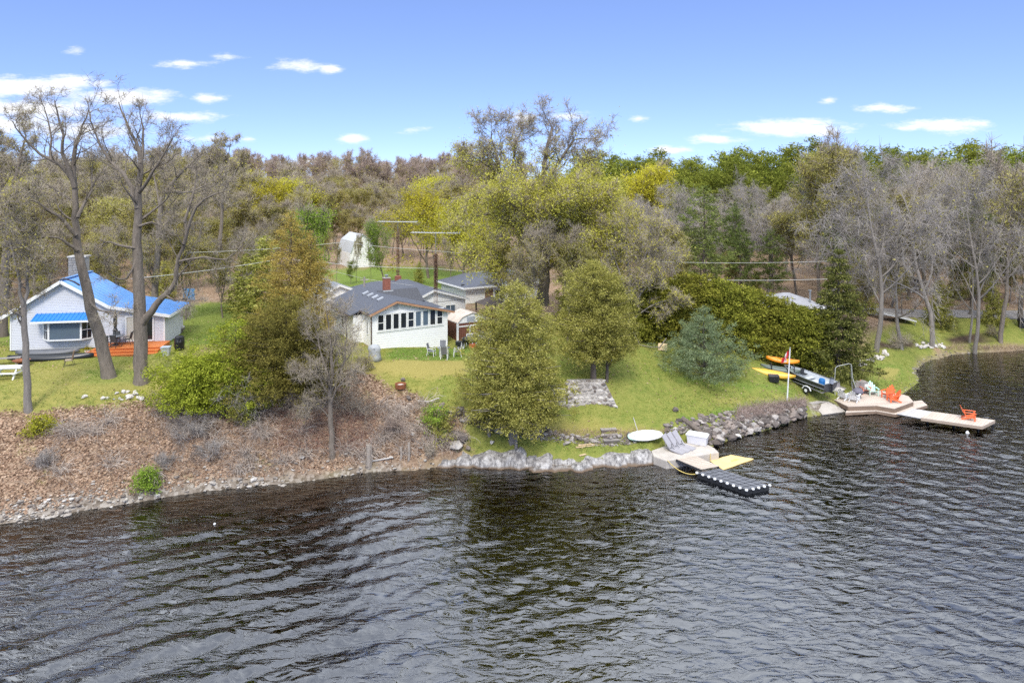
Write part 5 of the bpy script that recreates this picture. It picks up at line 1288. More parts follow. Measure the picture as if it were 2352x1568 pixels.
for sx in (-1.3,1.3):
    for sy in (-.82,.82):
        wv = MB().tube([(sx,sy-.1,.32),(sx,sy+.1,.32)], .32, 14).build('wheel', BLACK, CR)

# ---- antenna masts and wires
def mast(name, label, u, Y, vtop, zb, lattice_to, vine):
    x = bearing(u, 0, Y)[0]; zt = CAM_H - (vtop-430)*Y/1568; t = thing(name, label, 'antenna tower', (x, Y, zb)); h = zt - zb
    m = MB(); lh = h * lattice_to; rr = .17
    P = [(rr*math.cos(a), rr*math.sin(a)) for a in (PI/2, PI/2+2*PI/3, PI/2+4*PI/3)]
    for p in P: m.tube([(p[0],p[1],-.3),(p[0],p[1],lh*.93),(p[0]*.2,p[1]*.2,lh)], .022, 5)
    for k in range(int(lh/.4)):
        for i in range(3):
            a, b = P[i], P[(i+1)%3]; m.tube([(a[0],a[1],.4*k),(b[0],b[1],.4*k+.0)], .014, 4, False)
    m.build('lattice', plain('rusty_lattice', (.20,.13,.10), .8), t)
    MB().tube([(0,0,lh*.8),(0,0,h)], .03, 6).build('pole', STEEL, t)
    a = MB().bar((-2.3,.2,h-.05),(2.3,-.2,h-.1), .06)
    for k, x_ in enumerate(np.linspace(-2.25, 2.25, 17)):
        L = .35 + .5*(abs(x_)/2.25)**1.2; c_ = Vector((x_, -.087*x_, h-.07)); a.bar(c_+Vector((.03*L,L,.04)), c_-Vector((.03*L,L,-.04)), .035)
    a.build('antenna', plain('aluminium', (.72,.73,.75), .4, .05), t)
    if vine:
        rg = np.random.default_rng(int(u)); n = 900; z = rg.uniform(vine[0], vine[1], n)*h; an = rg.uniform(0, 2*PI, n); rd = rg.uniform(.02, .20, n)
        V, F = cards(np.column_stack([rd*np.cos(an), rd*np.sin(an), z]), .14, int(u)); put('vine', new_mesh('vine', V, F), leafy('vine_'+str(int(u)), [(0,(.14,.085,.055)),(.6,(.30,.19,.12)),(1,(.42,.29,.18))]), t)
mast('antenna_tower', 'rusty lattice antenna tower rising behind the cottage roof with a wide aerial on top', 1001, 64.5, 533, 4.5, .78, (.42,.78))
mast('antenna_tower', 'vine covered antenna tower farther back, left of the yellow tree', 914, 80, 508, 5.0, .9, (.02,.9))
PX = bearing(837, 0, 70)[0]
t = thing('utility_pole', 'pale utility pole behind the cottage roof', 'utility pole', (PX,70,5.0)); MB().tube([(0,0,-.3),(0,0,3.8)],[.13,.09],8).build('pole', GREYW, t); MB().bar((-.4,0,3.5),(.4,0,3.5),.09).build('crossarm', GREYW, t)
WIRE = plain('wire_pale', (.55,.54,.50), .5)
def wire(pts, r, label):
    P = []
    for (a, b) in zip(pts[:-1], pts[1:]):
        A, B = Vector(a), Vector(b); sag = (B-A).length*.012
        for k in range(8): q = A.lerp(B, k/8); q.z -= sag*4*(k/8)*(1-k/8); P.append(q)
    P.append(Vector(pts[-1]))
    o = MB().tube(P, r, 4).build('power_line', WIRE); tag(o, label, 'power line', 'wires crossing behind the houses')
wire([bearing(300,640,58),bearing(650,594,63),bearing(1000,617,66),bearing(1400,634,66),bearing(1900,641,64)], .020, 'thicker pale wire passing across the antenna tower behind the cottage')
wire([bearing(430,580,60),bearing(790,556,66),bearing(1000,576,68),bearing(1350,594,69),bearing(1900,600,67)], .016, 'thin upper wire crossing the whole wood above the cottage roof')
wire([bearing(690,600,66),bearing(837,640,70),bearing(1090,668,74)], .014, 'thin low service wire to the utility pole behind the cottage')

# ---------------------------------------------------------------- garden things
def steel_chair(name, label, loc, rz, fm, sm, group, sc=1.0):
    t = thing(name, label, 'chair', loc, rz, group); t.scale = (sc,)*3
    MB().cbox((0,0,.42),(.48,.48,.03),(R(4),0,0)).build('seat', sm, t)
    MB().cbox((0,.29,.72),(.46,.03,.56),(R(-14),0,0)).build('backrest', sm, t)
    for sx in (-.25,.25):
        MB().tube([(sx,-.26,0),(sx,-.22,.42),(sx,-.2,.62),(sx,.2,.64)], .022, 5).build('arm', fm, t)
        MB().tube([(sx,.34,0),(sx,.22,.42),(sx,.37,1.02)], .022, 5).build('leg', fm, t)
    return t
def copy_chair(t, label, loc, rz): return dup(t, loc, rz, tuple(t.scale), label)
def house1(x, y, z): 
    c, s = math.cos(R(10.2)), math.sin(R(10.2)); return (-39.4+c*x-s*y, 53.6+s*x+c*y, 5.0+z)
pt = thing('patio_table', 'round dark steel patio table on the orange deck', 'table', house1(7.95,-1.0,.52), 0)
MB().lathe([(.6,.70),(.62,.72),(.6,.74),(.02,.745)], 20).build('tabletop', plain('smoked_top', (.10,.11,.12), .2), pt); MB().lathe([(.03,0),(.03,.7)], 8).lathe([(.3,0),(.28,.04)], 12).build('pedestal', DARKM, pt)
um = thing('patio_umbrella', 'closed black patio umbrella standing through the deck table', 'umbrella', house1(7.95,-1.0,1.27), 0)
MB().tube([(0,0,-.6),(0,0,2.1)], .022, 6).build('pole', DARKM, um); MB().lathe([(.16,.35),(.19,.42),(.10,.62),(.15,.95),(.13,1.5),(.05,1.95),(.01,2.05)], 12).build('canopy', BLACK, um)
c0 = steel_chair('patio_chair', 'dark steel patio chair at the left side of the deck table', house1(7.0,-1.0,.52), R(100), DARKM, plain('dark_mesh', (.06,.065,.07), .7), 'dark patio chairs round the deck table')
for lb, x, y, a in (('dark steel patio chair in front of the closed umbrella, left of two', 7.6,-1.85,190),('dark steel patio chair in front of the closed umbrella, right of two', 8.3,-1.8,170),('dark steel patio chair behind the deck table by the wall', 7.7,-.35,10),('dark steel patio chair at the right side of the deck table', 8.8,-.9,-80)):
    copy_chair(c0, lb, house1(x,y,.52), R(a))
def gz(x, y): return (x, y, g1(x, y))
def at_ground(u, v): return spot(u, v)
p = at_ground(381, 816); t = thing('storage_bin', 'pale grey plastic bin with a lid at the right end of the orange deck', 'bin', p, R(10))
MB().loft([[(-.24,-.22,-.05),(.24,-.22,-.05),(.24,.22,-.05),(-.24,.22,-.05)],[(-.3,-.27,.6),(.3,-.27,.6),(.3,.27,.6),(-.3,.27,.6)]]).build('body', plain('grey_plastic', (.48,.49,.50), .5), t); MB().cbox((0,0,.63),(.66,.6,.07)).build('lid', plain('blue_grey_lid', (.46,.52,.56), .5), t)
p = at_ground(412, 804); t = thing('compost_drum', 'black plastic compost drum standing on the grass right of the grey house', 'composter', p, R(20))
MB().lathe([(.30,0),(.36,.1),(.38,.7),(.33,1.02),(.24,1.12),(.02,1.15)], 8).build('drum', BLACK, t); MB().cbox((0,-.3,.8),(.3,.06,.3),(R(-20),0,0)).build('hatch', plain('black_hatch', (.025,.027,.03), .4), t)
p = at_ground(401, 764); t = thing('firewood_pile', 'stack of split firewood in the grass behind the compost drum', 'firewood', p, R(15)); rg_ = random.Random(4)
for k in range(26):
    x, z = rg_.uniform(-.8,.8), .1+.17*(k//8); MB().tube([(x,-.22,z),(x+rg_.uniform(-.06,.06),.25,z+rg_.uniform(-.03,.03))], rg_.uniform(.06,.11), 6).build('log', [BARKD, STONEP, BARK][k % 3], t)
p = bearing(434, 697, 74); t = thing('tarpaulin_screen', 'square blue tarpaulin panel on a frame at the wood edge', 'panel', (p[0],p[1],g1(p[0],p[1])), R(12))
MB().cbox((0,0,.85),(1.15,.06,1.25)).build('tarpaulin', plain('blue_tarp', (.06,.22,.48), .5, .2, 2), t); MB().bar((-.55,.05,-.2),(-.55,.05,1.4),.05).bar((.55,.05,-.2),(.55,.05,1.4),.05).build('frame', GREYW, t)
def canoe(name, label, u, v, L, W, D, rz, mat, cat='canoe', flip=True, z=0.0, roll=0.0, tilt=0.0, loc=None, rocker=.1):
    p = at_ground(u, v) if loc is None else loc; t = thing(name, label, cat, (p[0],p[1],p[2]+z)); t.rotation_euler = (roll, tilt, rz)
    rs = []
    for s in np.linspace(-1, 1, 17):
        w = W/2 * max(.03, (1-abs(s)**2.4)) ; d = D * (1 - .25*abs(s)**4); up = rocker*abs(s)**3
        rs.append([(s*L/2, w*math.cos(a), ((up + d*math.sin(a)) if flip else (up - d*math.sin(a) + D))) for a in np.linspace(0, PI, 9)])
    MB().loft(rs).build('hull', mat, t, smooth=True)
    kl = MB().tube([(s*L/2, 0, (D*(1-.25*abs(s)**4)+rocker*abs(s)**3+.005) if flip else .0) for s in np.linspace(-.97,.97,9)], .02, 5).build('keel', mat, t)
    return t
BLKC = plain('black_canoe_hull', (.022,.024,.028), .32, .2, 2)
canoe('canoe', 'long black canoe lying upside down on the grass under the bay window', 117, 826, 6.0, .85, .42, R(8), BLKC)
canoe('canoe', 'grey canoe lying upside down behind the black canoe against the house', 110, 813, 4.6, .8, .36, R(9), plain('grey_canoe_hull', (.12,.125,.14), .5))
p = at_ground(158, 840); t = thing('metal_chair', 'brown metal garden chair with a tan cushion in front of the black canoe', 'chair', p, R(-65))
MB().cbox((0,0,.42),(.5,.48,.06)).build('seat', plain('tan_cushion', (.42,.34,.24), .85), t); MB().cbox((0,.27,.76),(.48,.06,.62),(R(-10),0,0)).build('backrest', plain('brown_back', (.25,.17,.12), .8), t)
for sx in (-.25,.25): MB().tube([(sx,-.28,.03),(sx,-.2,.4),(sx,-.24,.64),(sx,.22,.66)], .018, 5).build('arm', DARKM, t); MB().tube([(sx,-.32,.02),(sx,.36,.02),(sx,.24,.4)], .018, 5).build('leg', DARKM, t)
p = at_ground(49, 841); t = thing('fire_bowl', 'shallow rusty fire bowl on a dark stand at far left', 'fire bowl', p)
MB().lathe([(.1,.24),(.3,.28),(.55,.44),(.58,.46),(.5,.42),(.2,.3),(.02,.29)], 18).build('bowl', RUST, t); MB().lathe([(.28,0),(.2,.24)], 8).build('stand', DARKM, t)
p = at_ground(8, 838); t = thing('wooden_bench', 'weathered plank bench at the left edge beside the fire bowl', 'bench', p, R(20))
MB().cbox((0,0,.48),(2.2,.35,.06)).build('seat', GREYW, t)
for x in (-.9,.9): MB().cbox((x,0,.22),(.28,.3,.46)).build('leg', GREYW, t)
p = at_ground(14, 872); t = thing('picnic_table', 'white wooden picnic table at the left edge of the lawn', 'picnic table', p, R(6)); t.location.x -= .3; t.location.y += .5
for k in range(4): MB().box(-.95,.95,-.38+.195*k,-.2+.195*k,.72,.76).build('tabletop_plank', WTRIM, t)
for y in (-.78,.55): MB().box(-.95,.95,y,y+.24,.42,.46).build('bench_plank', WTRIM, t)
for x in (-.75,.75):
    MB().bar((x,-.72,-.02),(x,-.2,.72),.08).build('leg', WTRIM, t); MB().bar((x,.72,-.02),(x,.2,.72),.08).build('leg', WTRIM, t); MB().bar((x+.05,-.75,.39),(x+.05,.75,.39),.05,.1).build('brace', WTRIM, t)
p = house1(6.45,-2.3,.2); t = thing('flower_pot', 'white pot of yellow flowers on the left end of the deck steps', 'flower pot', p)
MB().lathe([(.13,0),(.18,.26),(.19,.28)], 12).build('pot', WTRIM, t); V, F = cards(np.random.default_rng(1).normal(0,.13,(240,3))+np.array([0,0,.42]), .09, 2); put('flowers', new_mesh('flowers', V, F), leafy('yellow_flowers', [(0,(.10,.12,.02)),(.4,(.35,.28,.03)),(1,(.6,.45,.05))]), t)
p = (-44.5,55.5); t = thing('stone_wall', 'low grey stone wall with an iron railing left of the grey house', 'wall', (p[0],p[1],g1(*p)), R(4)); rg_ = random.Random(9)
for k in range(22):
    x = -2.6 + (k % 11)*.48; z = .02+.32*(k//11); MB().cbox((x,0,z+.14),(.44+rg_.uniform(-.06,.06),.4,.27),(rg_.uniform(-.06,.06),rg_.uniform(-.06,.06),0)).build('stone', [STONE,STONED][k%2], t)
rl_ = MB().bar((-2.8,0,1.5),(2.7,0,1.5),.04)
for k in range(28): rl_.bar((-2.75+.2*k,0,.6),(-2.75+.2*k,0,1.5),.02)
rl_.build('railing', DARKM, t)
# furniture on the cottage lawn
p = at_ground(1019, 818); t = thing('patio_table', 'small glass garden table with white legs on the cottage lawn', 'table', p)
MB().lathe([(.50,.68),(.52,.70),(.02,.705)], 18).build('tabletop', glass_pane('table_glass', (.10,.12,.12)), t)
for a in (45,135,225,315): MB().tube([(.42*math.cos(R(a)),.42*math.sin(R(a)),0),(.3*math.cos(R(a)),.3*math.sin(R(a)),.68)], .025, 5).build('leg', WTRIM, t)
SLING = plain('grey_sling', (.16,.165,.18), .8)
x, y, z = p
c0 = steel_chair('garden_chair', 'white framed sling chair left of the glass garden table, seen side on', (x-.95,y-.1,z), R(78), WTRIM, SLING, 'white sling chairs round the garden table', 1.05)
for lb, dx, dy, a in (('white framed sling chair in front of the glass garden table, its back to the lake', .15,-.75,176),('white framed sling chair behind the glass garden table', -.15,.8,4),('white framed sling chair right of the glass garden table beside the cedar', 1.05,.15,-82)):
    copy_chair(c0, lb, (x+dx,y+dy,g1(x+dx,y+dy)), R(a))
p = at_ground(860, 828); t = thing('covered_barbecue', 'barbecue under a silver grey cover at the left corner of the cottage', 'barbecue', p); rg_ = random.Random(5)
GREYC = plain('silver_cover', (.38,.40,.42), .5, .12, 3, .3, 9)
rs = []
for z_, w_, d_ in ((.0,.52,.42),(.3,.46,.38),(.7,.42,.34),(.86,.5,.36),(1.0,.44,.3),(1.14,.34,.26),(1.2,.12,.1)):
    rs.append([(w_*math.cos(a)*(1+.1*math.sin(5*a+z_*4)), d_*math.sin(a)*(1+.1*math.sin(4*a+z_*3)), z_) for a in np.linspace(0, 2*PI, 18, endpoint=False)])
MB().loft(rs).build('cover', GREYC, t, smooth=True); MB().box(-.12,.12,-.35,-.30,.9,.94).build('handle', DARKM, t)
for (u, v, lb, kind) in ((1071,800,'black kettle grill among the clutter beside the garden shed','grill'),(1063,803,'white bucket on the grass in front of the garden shed','bucket'),(1082,796,'red fuel can left of two beside the black grill','can'),(1090,798,'orange red fuel can right of two beside the black grill','can'),(1056,799,'dark garden cart by the shed corner','cart')):
    p = bearing(u, v, 57.6); p = (p[0],p[1],g1(p[0],p[1])); t = thing({'can':'fuel_can','cart':'garden_cart'}.get(kind, kind), lb, {'can':'fuel can','cart':'cart'}.get(kind, kind), p)
    if kind == 'grill': MB().lathe([(.1,.5),(.3,.6),(.36,.75),(.3,.92),(.05,1.0)], 14).build('kettle', BLACK, t); [MB().tube([(.1*c_,.1*s_,.55),(.32*c_,.32*s_,0)], .02, 5).build('leg', DARKM, t) for c_, s_ in ((1,0),(-.5,.87),(-.5,-.87))]
    elif kind == 'bucket': MB().lathe([(.14,0),(.18,.36),(.19,.38)], 12).build('pail', WTRIM, t); MB().tube([(-.18,0,.36),(-.1,-.1,.42),(.1,-.1,.42),(.18,0,.36)], .01, 4).build('handle', DARKM, t)
    elif kind == 'can': MB().cbox((0,0,.19),(.3,.18,.36)).build('body', plain('red_can', (.55,.06,.03), .4), t, bevel=.02); MB().tube([(.1,0,.36),(.16,0,.5)], .025, 6).build('spout', WTRIM, t); MB().bar((-.1,0,.42),(.05,0,.42),.03).build('handle', plain('red_can', (.5,.05,.03)), t)
    else: MB().cbox((0,0,.45),(.7,.5,.3)).build('tub', BLACK, t); MB().tube([(0,-.3,.2),(0,.3,.2)], .2, 12).build('wheel', BLACK, t); MB().tube([(.3,.2,.5),(.9,.2,.85)], .02, 5).build('handle', DARKM, t)
t = thing('trailer_panel', 'grey mesh utility trailer with a white rim in front of the garden shed', 'trailer', (-2.9,58.9,g1(-2.9,58.9)), R(25))
MB().cbox((0,0,.75),(2.2,.05,.5),(R(-8),0,0)).build('side', plain('grey_mesh', (.28,.28,.29), .6), t); MB().bar((-1.1,-.03,1.02),(1.1,-.03,1.02),.05).bar((-1.1,0,.0),(-1.1,-.03,1.02),.05).bar((1.1,0,0),(1.1,-.03,1.02),.05).build('rim', WTRIM, t); MB().box(-1.1,1.1,0,1.2,.4,.45).build('bed', GREYW, t)
# ---------------------------------------------------------------- stones and shore rock
def ico(sub):
    import bmesh
    bm = bmesh.new(); bmesh.ops.create_icosphere(bm, subdivisions=sub, radius=1.0)
    V = np.array([v.co[:] for v in bm.verts]); bm.verts.index_update(); F = np.array([[v.index for v in f.verts] for f in bm.faces]); bm.free(); return V, F
ICO1, ICO2, ICO3 = ico(1), ico(2), ico(4)
def rock_shape(seed, base=ICO1, flat=.7, blocky=.35):
    rg = np.random.default_rng(seed); V = base[0].copy()
    for k in range(9):                                   # chop facets off
        n = rg.normal(0, 1, 3); n /= np.linalg.norm(n); c = rg.uniform(.55, .92); d = V @ n; V -= np.outer(np.maximum(d - c, 0), n)
    V *= np.array([1, rg.uniform(.65, .95), flat*rg.uniform(.7, 1.1)]); V += rg.normal(0, .025, V.shape)
    return V, base[1]
ROCKM = [plain('rock_dark', (.15,.125,.11), .9, .35, 2, .8, 9), plain('rock_brown', (.25,.205,.175), .9, .3, 2, .8, 9), plain('rock_grey', (.37,.335,.305), .9, .25, 2, .7, 9), plain('rock_pale', (.58,.54,.49), .88, .15, 2, .5, 9)]
ROCKS = []
for k in range(16):
    V, F = rock_shape(900+k); me = new_mesh('rock', V, F); me.materials.append(ROCKM[k % 4]); ROCKS.append(me)
rgr = np.random.default_rng(21)
def stone(name, label, x, y, r, tone, group, z=None, sink=.3, cat='rock'):
    me = ROCKS[int(rgr.integers(0, 4))*4 + tone]; o = put(name, me, None, None, (x, y, (g1(x, y) if z is None else z) + r*(.7-sink)*.6), rgr.uniform(0, 6.28))
    o.rotation_euler = (rgr.normal(0,.25), rgr.normal(0,.25), rgr.uniform(0, 6.28)); s = r*rgr.uniform(.8, 1.2); o.scale = (s*rgr.uniform(.85,1.3), s, s*rgr.uniform(.75, 1.1))
    return tag(o, label, cat, group)
# rip-rap below the right lawn
RIP = [(1530,975,1040),(1560,968,1042),(1600,960,1030),(1650,950,1018),(1700,943,1000),(1750,935,986),(1800,930,972),(1845,924,958)]
def lerp_rip(u):
    us = [a for a, _, _ in RIP]; return np.interp(u, us, [b for _, b, _ in RIP]), np.interp(u, us, [c for _, _, c in RIP])
for k in range(215):
    u = rgr.uniform(1528, 1848); a, b = lerp_rip(u); t = rgr.random()**.8
    x, y, z = spot(u, a + (b-a)*t*1.0 + 2)
    if poly_sd(np.array([[x, y]]), PLATFORM)[0] > -.55: continue
    stone('rock', 'jagged dark rock of the rip-rap slope between the right lawn and the water', x, y, rgr.uniform(.18,.40)*(1.15 if t > .5 else .9), int(rgr.choice([0,0,1,1,2])), 'rip-rap rocks along the right lawn', sink=.25)
stone('rock', 'pale rounded boulder at the waterline right of the white deck box', *spot(1690,1003)[:2], .34, 3, None); stone('rock', 'small white rock on the dark rip-rap near the water', *spot(1745,985)[:2], .2, 3, None)
# low dry wall at the foot of the lawn, left and right of the cedar
for k in range(58):
    u = rgr.uniform(1225, 1480); v = np.interp(u, [1225,1300,1400,1480],[985,1004,1012,1004]) + rgr.uniform(-9, 9); x, y, z = spot(u, v)
    stone('rock', 'grey stone of the low tumbled wall along the foot of the lawn', x, y, rgr.uniform(.13,.28), int(rgr.choice([0,1,2,2])), 'stones of the low wall at the foot of the lawn', sink=.15)
for k in range(46):
    u = rgr.uniform(1012, 1170); v = np.interp(u, [1012,1060,1120,1170],[950,955,975,985]) + rgr.uniform(-16, 14); x, y, z = spot(u, v)
    stone('rock', 'dark flat stone of the old field stone wall behind the green sapling', x, y, rgr.uniform(.16,.34), int(rgr.choice([0,0,1,2])), 'stones of the old wall on the bank', sink=.05)
for u, v, r, tn, lb in ((1052,1010,.75,0,'large flat dark slab tilted on the bank below the old stone wall'),(1050,1030,.5,3,'rounded pale boulder under the tilted slab'),(1150,997,.55,2,'rounded grey boulder touching the cedar trunk on its left'),(1228,990,.75,1,'long brown boulder touching the cedar trunk on its right'),(1118,985,.42,1,'brown boulder left of the cedar, second from its trunk'),
                         (948,998,.22,3,'single white stone in the leaves left of the green sapling'),(926,875,.3,1,'dark rock at the bank top beside the rusty fire ring'),(938,918,.35,0,'dark mossy rock at the top of the leaf bank'),(1130,1018,.28,3,'pale stone on the grass below the cedar'),(1302,1020,.25,2,'grey stone alone on the strip of grass above the ledge'),(1075,1033,.3,1,'brown stone near the left end of the limestone ledge'),(1552,945,.3,0,'small dark stump like rock standing on the lawn near the rip-rap')):
    x, y, z = spot(u, v); stone('boulder', lb, x, y, r, tn, None, sink=.15)
for k in range(20):
    u = rgr.uniform(190, 330); v = rgr.uniform(905, 925) - (u-190)*.05; x, y, z = spot(u, v)
    stone('white_stone', 'white stone lying along the lawn edge behind the leaf bank', x, y, rgr.uniform(.12,.26), 3, 'white stones along the lawn edge at left', sink=.2)
for k in range(26):
    u = rgr.uniform(2105, 2172); v = rgr.uniform(789, 801); x, y, z = spot(u, v)
    stone('white_stone', 'pale stone of the heap under the bare shoreline trees', x, y, rgr.uniform(.18,.36), 3, 'pale stones heaped on the far shore', sink=.1)
for k in range(24):
    t = rgr.random(); u, v = 1972 + 62*t + rgr.normal(0,2), 838 - 22*t + rgr.normal(0,4); x, y, z = spot(u, v)
    stone('white_stone', 'pale stone of the row edging the lawn behind the spruce', x, y, rgr.uniform(.2,.4), 3, 'pale stones in a row behind the spruce', sink=.1)
# beach shingle: too many to count
def scatter_stones(name, label, C, r, mats, seed, lum=None, flat=.6):
    rg = np.random.default_rng(seed); base = ico(0) if False else None
    Vs, Fs = [], []; tv = [rock_shape(1500+k, ICO1, flat) for k in range(5)]
    pick = rg.integers(0, 5, len(C)); b = 0; mi = []
    for c, rr, k in zip(C, r, pick):
        V, F = tv[k]; a = rg.uniform(0, 6.28); ca, sa = math.cos(a), math.sin(a)
        W = V * rr; W = np.column_stack([W[:,0]*ca - W[:,1]*sa, W[:,0]*sa + W[:,1]*ca, W[:,2]]) + c
        Vs.append(W); Fs.append(F + b); b += len(V)
    o = put(name, new_mesh(name, np.concatenate(Vs), np.concatenate(Fs)), mats); return tag(o, label, None, None, 'stuff')
def stony(name, stops):
    m, nt, out = nodes_of(name); g = N(nt, 'ShaderNodeNewGeometry'); r = ramp(nt, stops, g.outputs['Random Per Island'])
    n = N(nt, 'ShaderNodeTexNoise'); n.inputs['Scale'].default_value = 9; n.inputs['Detail'].default_value = 4; nt.links.new(g.outputs['Position'], n.inputs['Vector'])
    mx = N(nt, 'ShaderNodeMixRGB', blend_type='MULTIPLY'); mx.inputs[0].default_value = .7; nt.links.new(r.outputs[0], mx.inputs[1]); nt.links.new(ramp(nt, [(.3,(.5,.5,.5)),(.7,(1.2,1.2,1.2))], n.outputs['Fac']).outputs[0], mx.inputs[2])
    b = N(nt, 'ShaderNodeBsdfPrincipled'); b.inputs['Roughness'].default_value = .9; nt.links.new(mx.outputs[0], b.inputs['Base Color']); nt.links.new(b.outputs[0], out.inputs['Surface']); return m
rg = np.random.default_rng(31)
P = np.column_stack([rg.uniform(-34, -5, 26000), rg.uniform(34, 46, 26000)]); sd = shore_dist(P)
keep = (sd > -.5) & (sd < 1.25) & (rg.random(len(P)) < np.clip(1.25 - np.maximum(sd, 0), .1, 1)) & (rg.random(len(P)) < np.interp(P[:,0], [-30,-16,-8], [1,.7,.35])*np.clip(.75+.7*hash_noise(P,.5,3),0.1,1))
P = P[keep][:3600]; r_ = np.exp(rg.normal(math.log(.085), .45, len(P)))
scatter_stones('beach_stones', 'pale shingle and cobbles along the waterline of the leaf bank', np.column_stack([P, G(P[:,0], P[:,1]) + r_*.2]), r_, stony('shingle', [(0,(.17,.14,.12)),(.35,(.34,.30,.26)),(.75,(.50,.46,.41)),(1,(.66,.62,.57))]), 32)
us = rg.uniform(1528, 1850, 1500); C = []; 
for u in us:
    a, b = lerp_rip(u); t = rg.random()
    C.append(spot(u, a-2+(b-a)*t*1.06))
C = np.array(C); C = C[poly_sd(C[:, :2], PLATFORM) < -.3]; scatter_stones('rip_rap_fill', 'broken dark stone packed between the rip-rap rocks', C, np.exp(rg.normal(math.log(.13), .4, len(C))), stony('riprap_fill', [(0,(.085,.07,.062)),(.5,(.20,.17,.15)),(.9,(.36,.325,.30)),(1,(.5,.47,.43))]), 33, flat=.8)
us = rg.uniform(1005, 1490, 900); C = []
for u in us:
    v = np.interp(u, [1005,1060,1120,1180,1300,1400,1490],[948,958,978,992,1006,1014,1004]) + rg.uniform(-9, 12); C.append(spot(u, v))
C = np.array(C); scatter_stones('wall_rubble', 'small rubble between the stones of the low lawn walls', C, np.exp(rg.normal(math.log(.085), .4, len(C))), stony('rubble', [(0,(.10,.08,.07)),(.5,(.25,.21,.18)),(1,(.5,.46,.42))]), 34)
P = np.column_stack([rg.uniform(8, 50, 60000), rg.uniform(43, 78, 60000)]); sd = shore_dist(P); keep = (sd > -.9) & (sd < .35); P = P[keep][:900]
r_ = np.exp(rg.normal(math.log(.08), .4, len(P))); scatter_stones('shore_stones', 'small stones along the waterline of the right shore', np.column_stack([P, G(P[:,0], P[:,1]) + r_*.1]), r_, stony('shore_stone', [(0,(.10,.085,.07)),(.6,(.28,.24,.20)),(1,(.45,.41,.36))]), 35)

# limestone ledge: fractured, streaked blocks along the water
def ledge_mat():
    m, nt, out = nodes_of('limestone'); L = nt.links.new; t = N(nt, 'ShaderNodeNewGeometry'); 
    def nz(s, st, d=7):
        mp = N(nt, 'ShaderNodeMapping'); mp.inputs['Scale'].default_value = st; L(t.outputs['Position'], mp.inputs['Vector']); n = N(nt, 'ShaderNodeTexNoise'); n.inputs['Scale'].default_value = s; n.inputs['Detail'].default_value = d; n.inputs['Roughness'].default_value = .7; L(mp.outputs[0], n.inputs['Vector']); return n.outputs['Fac']
    c1 = ramp(nt, [(.30,(.12,.11,.105)),(.46,(.33,.31,.295)),(.60,(.52,.50,.48)),(.8,(.62,.60,.58))], nz(1.9,(1,1,1.6))).outputs[0]
    streak = ramp(nt, [(.46,(0,0,0)),(.62,(.85,.85,.85))], nz(2.2,(2.5,1,.5))).outputs[0]
    mx = N(nt, 'ShaderNodeMixRGB'); L(streak, mx.inputs[0]); L(c1, mx.inputs[1]); mx.inputs[2].default_value = (.085,.08,.082,1)
    sx = N(nt, 'ShaderNodeSeparateXYZ'); L(t.outputs['Position'], sx.inputs[0]); mr = N(nt, 'ShaderNodeMapRange'); L(sx.outputs['Z'], mr.inputs[0]); mr.inputs[1].default_value = .16; mr.inputs[2].default_value = .04
    m2 = N(nt, 'ShaderNodeMixRGB'); L(mr.outputs[0], m2.inputs[0]); L(mx.outputs[0], m2.inputs[1]); m2.inputs[2].default_value = (.16,.11,.07,1)
    b = N(nt, 'ShaderNodeBsdfPrincipled'); b.inputs['Roughness'].default_value = .88; L(m2.outputs[0], b.inputs['Base Color'])
    bp = N(nt, 'ShaderNodeBump'); bp.inputs['Strength'].default_value = .8; bp.inputs['Distance'].default_value = .1; L(nz(5,(1,1,2)), bp.inputs['Height']); L(bp.outputs[0], b.inputs['Normal']); L(b.outputs[0], out.inputs['Surface']); return m
LIME = ledge_mat()
def ledge(label, u0, u1, vbot, ztop, depth, seed, zlow=-.5, name='rock_ledge'):
    """A weathered block whose front foot runs from bearing u0 to u1 at the waterline."""
    a = Vector(survey(u0, vbot[0], 0)); b = Vector(survey(u1, vbot[1], 0))
    ztop *= .74; L = (b-a).length; n1, n2 = max(6, int(L/.16)), max(5, int((depth+ztop-zlow)/.16)); ex = (b-a).normalized(); ey = Vector((-ex.y, ex.x, 0)); V = []
    hf = ztop - zlow; tot = hf + depth
    for i in range(n1+1):
        for j in range(n2+1):
            s = i/n1*L; t = j/n2*tot
            end = min(1, .62 + min(i, n1-i)/5)
            zt_ = ztop*(.72 + .55*mnoise.noise(Vector((s*.75+seed*5, 0, seed)))); hf_ = hf + zt_ - ztop; k_ = t/tot*(hf_+depth)
            if k_ < hf_: y, z = .75*(k_/hf_)**1.6, zlow + k_
            else: y, z = .75 + (k_-hf_), zt_ + .05*(k_-hf_)
            q = a + ex*(s*1.16 - L*.08) + ey*(y - .12 + (1-end)*.15)
            nz = mnoise.noise(Vector((q.x*1.1+seed*3.1, q.y*1.1, z*1.3)))*.24 + mnoise.noise(Vector((q.x*2.7, q.y*2.7+seed, z*3.4)))*.16
            st = .12*(math.floor((z + .15*mnoise.noise(Vector((q.x*.6, seed, 0))))*4.5)/4.5 - z)          # bedding steps
            cr = -.16*max(0, 1-abs(mnoise.noise(Vector((s*.9+seed*7, z*.35, seed))))*9)                       # joints
            q = q - ey*(nz - st*2 + cr); q.z = z*(.35+.65*end) + nz*.45*(1 if j < n2 else .2) - (1-end)*.15 + cr*.4
            if j == n2: q.z -= .4
            V.append(q[:])
    F = np.array([[i*(n2+1)+j, (i+1)*(n2+1)+j, (i+1)*(n2+1)+j+1, i*(n2+1)+j+1] for i in range(n1) for j in range(n2)])
    o = put(name, new_mesh(name, np.array(V), F, True), LIME); return tag(o, label, 'rock ledge')
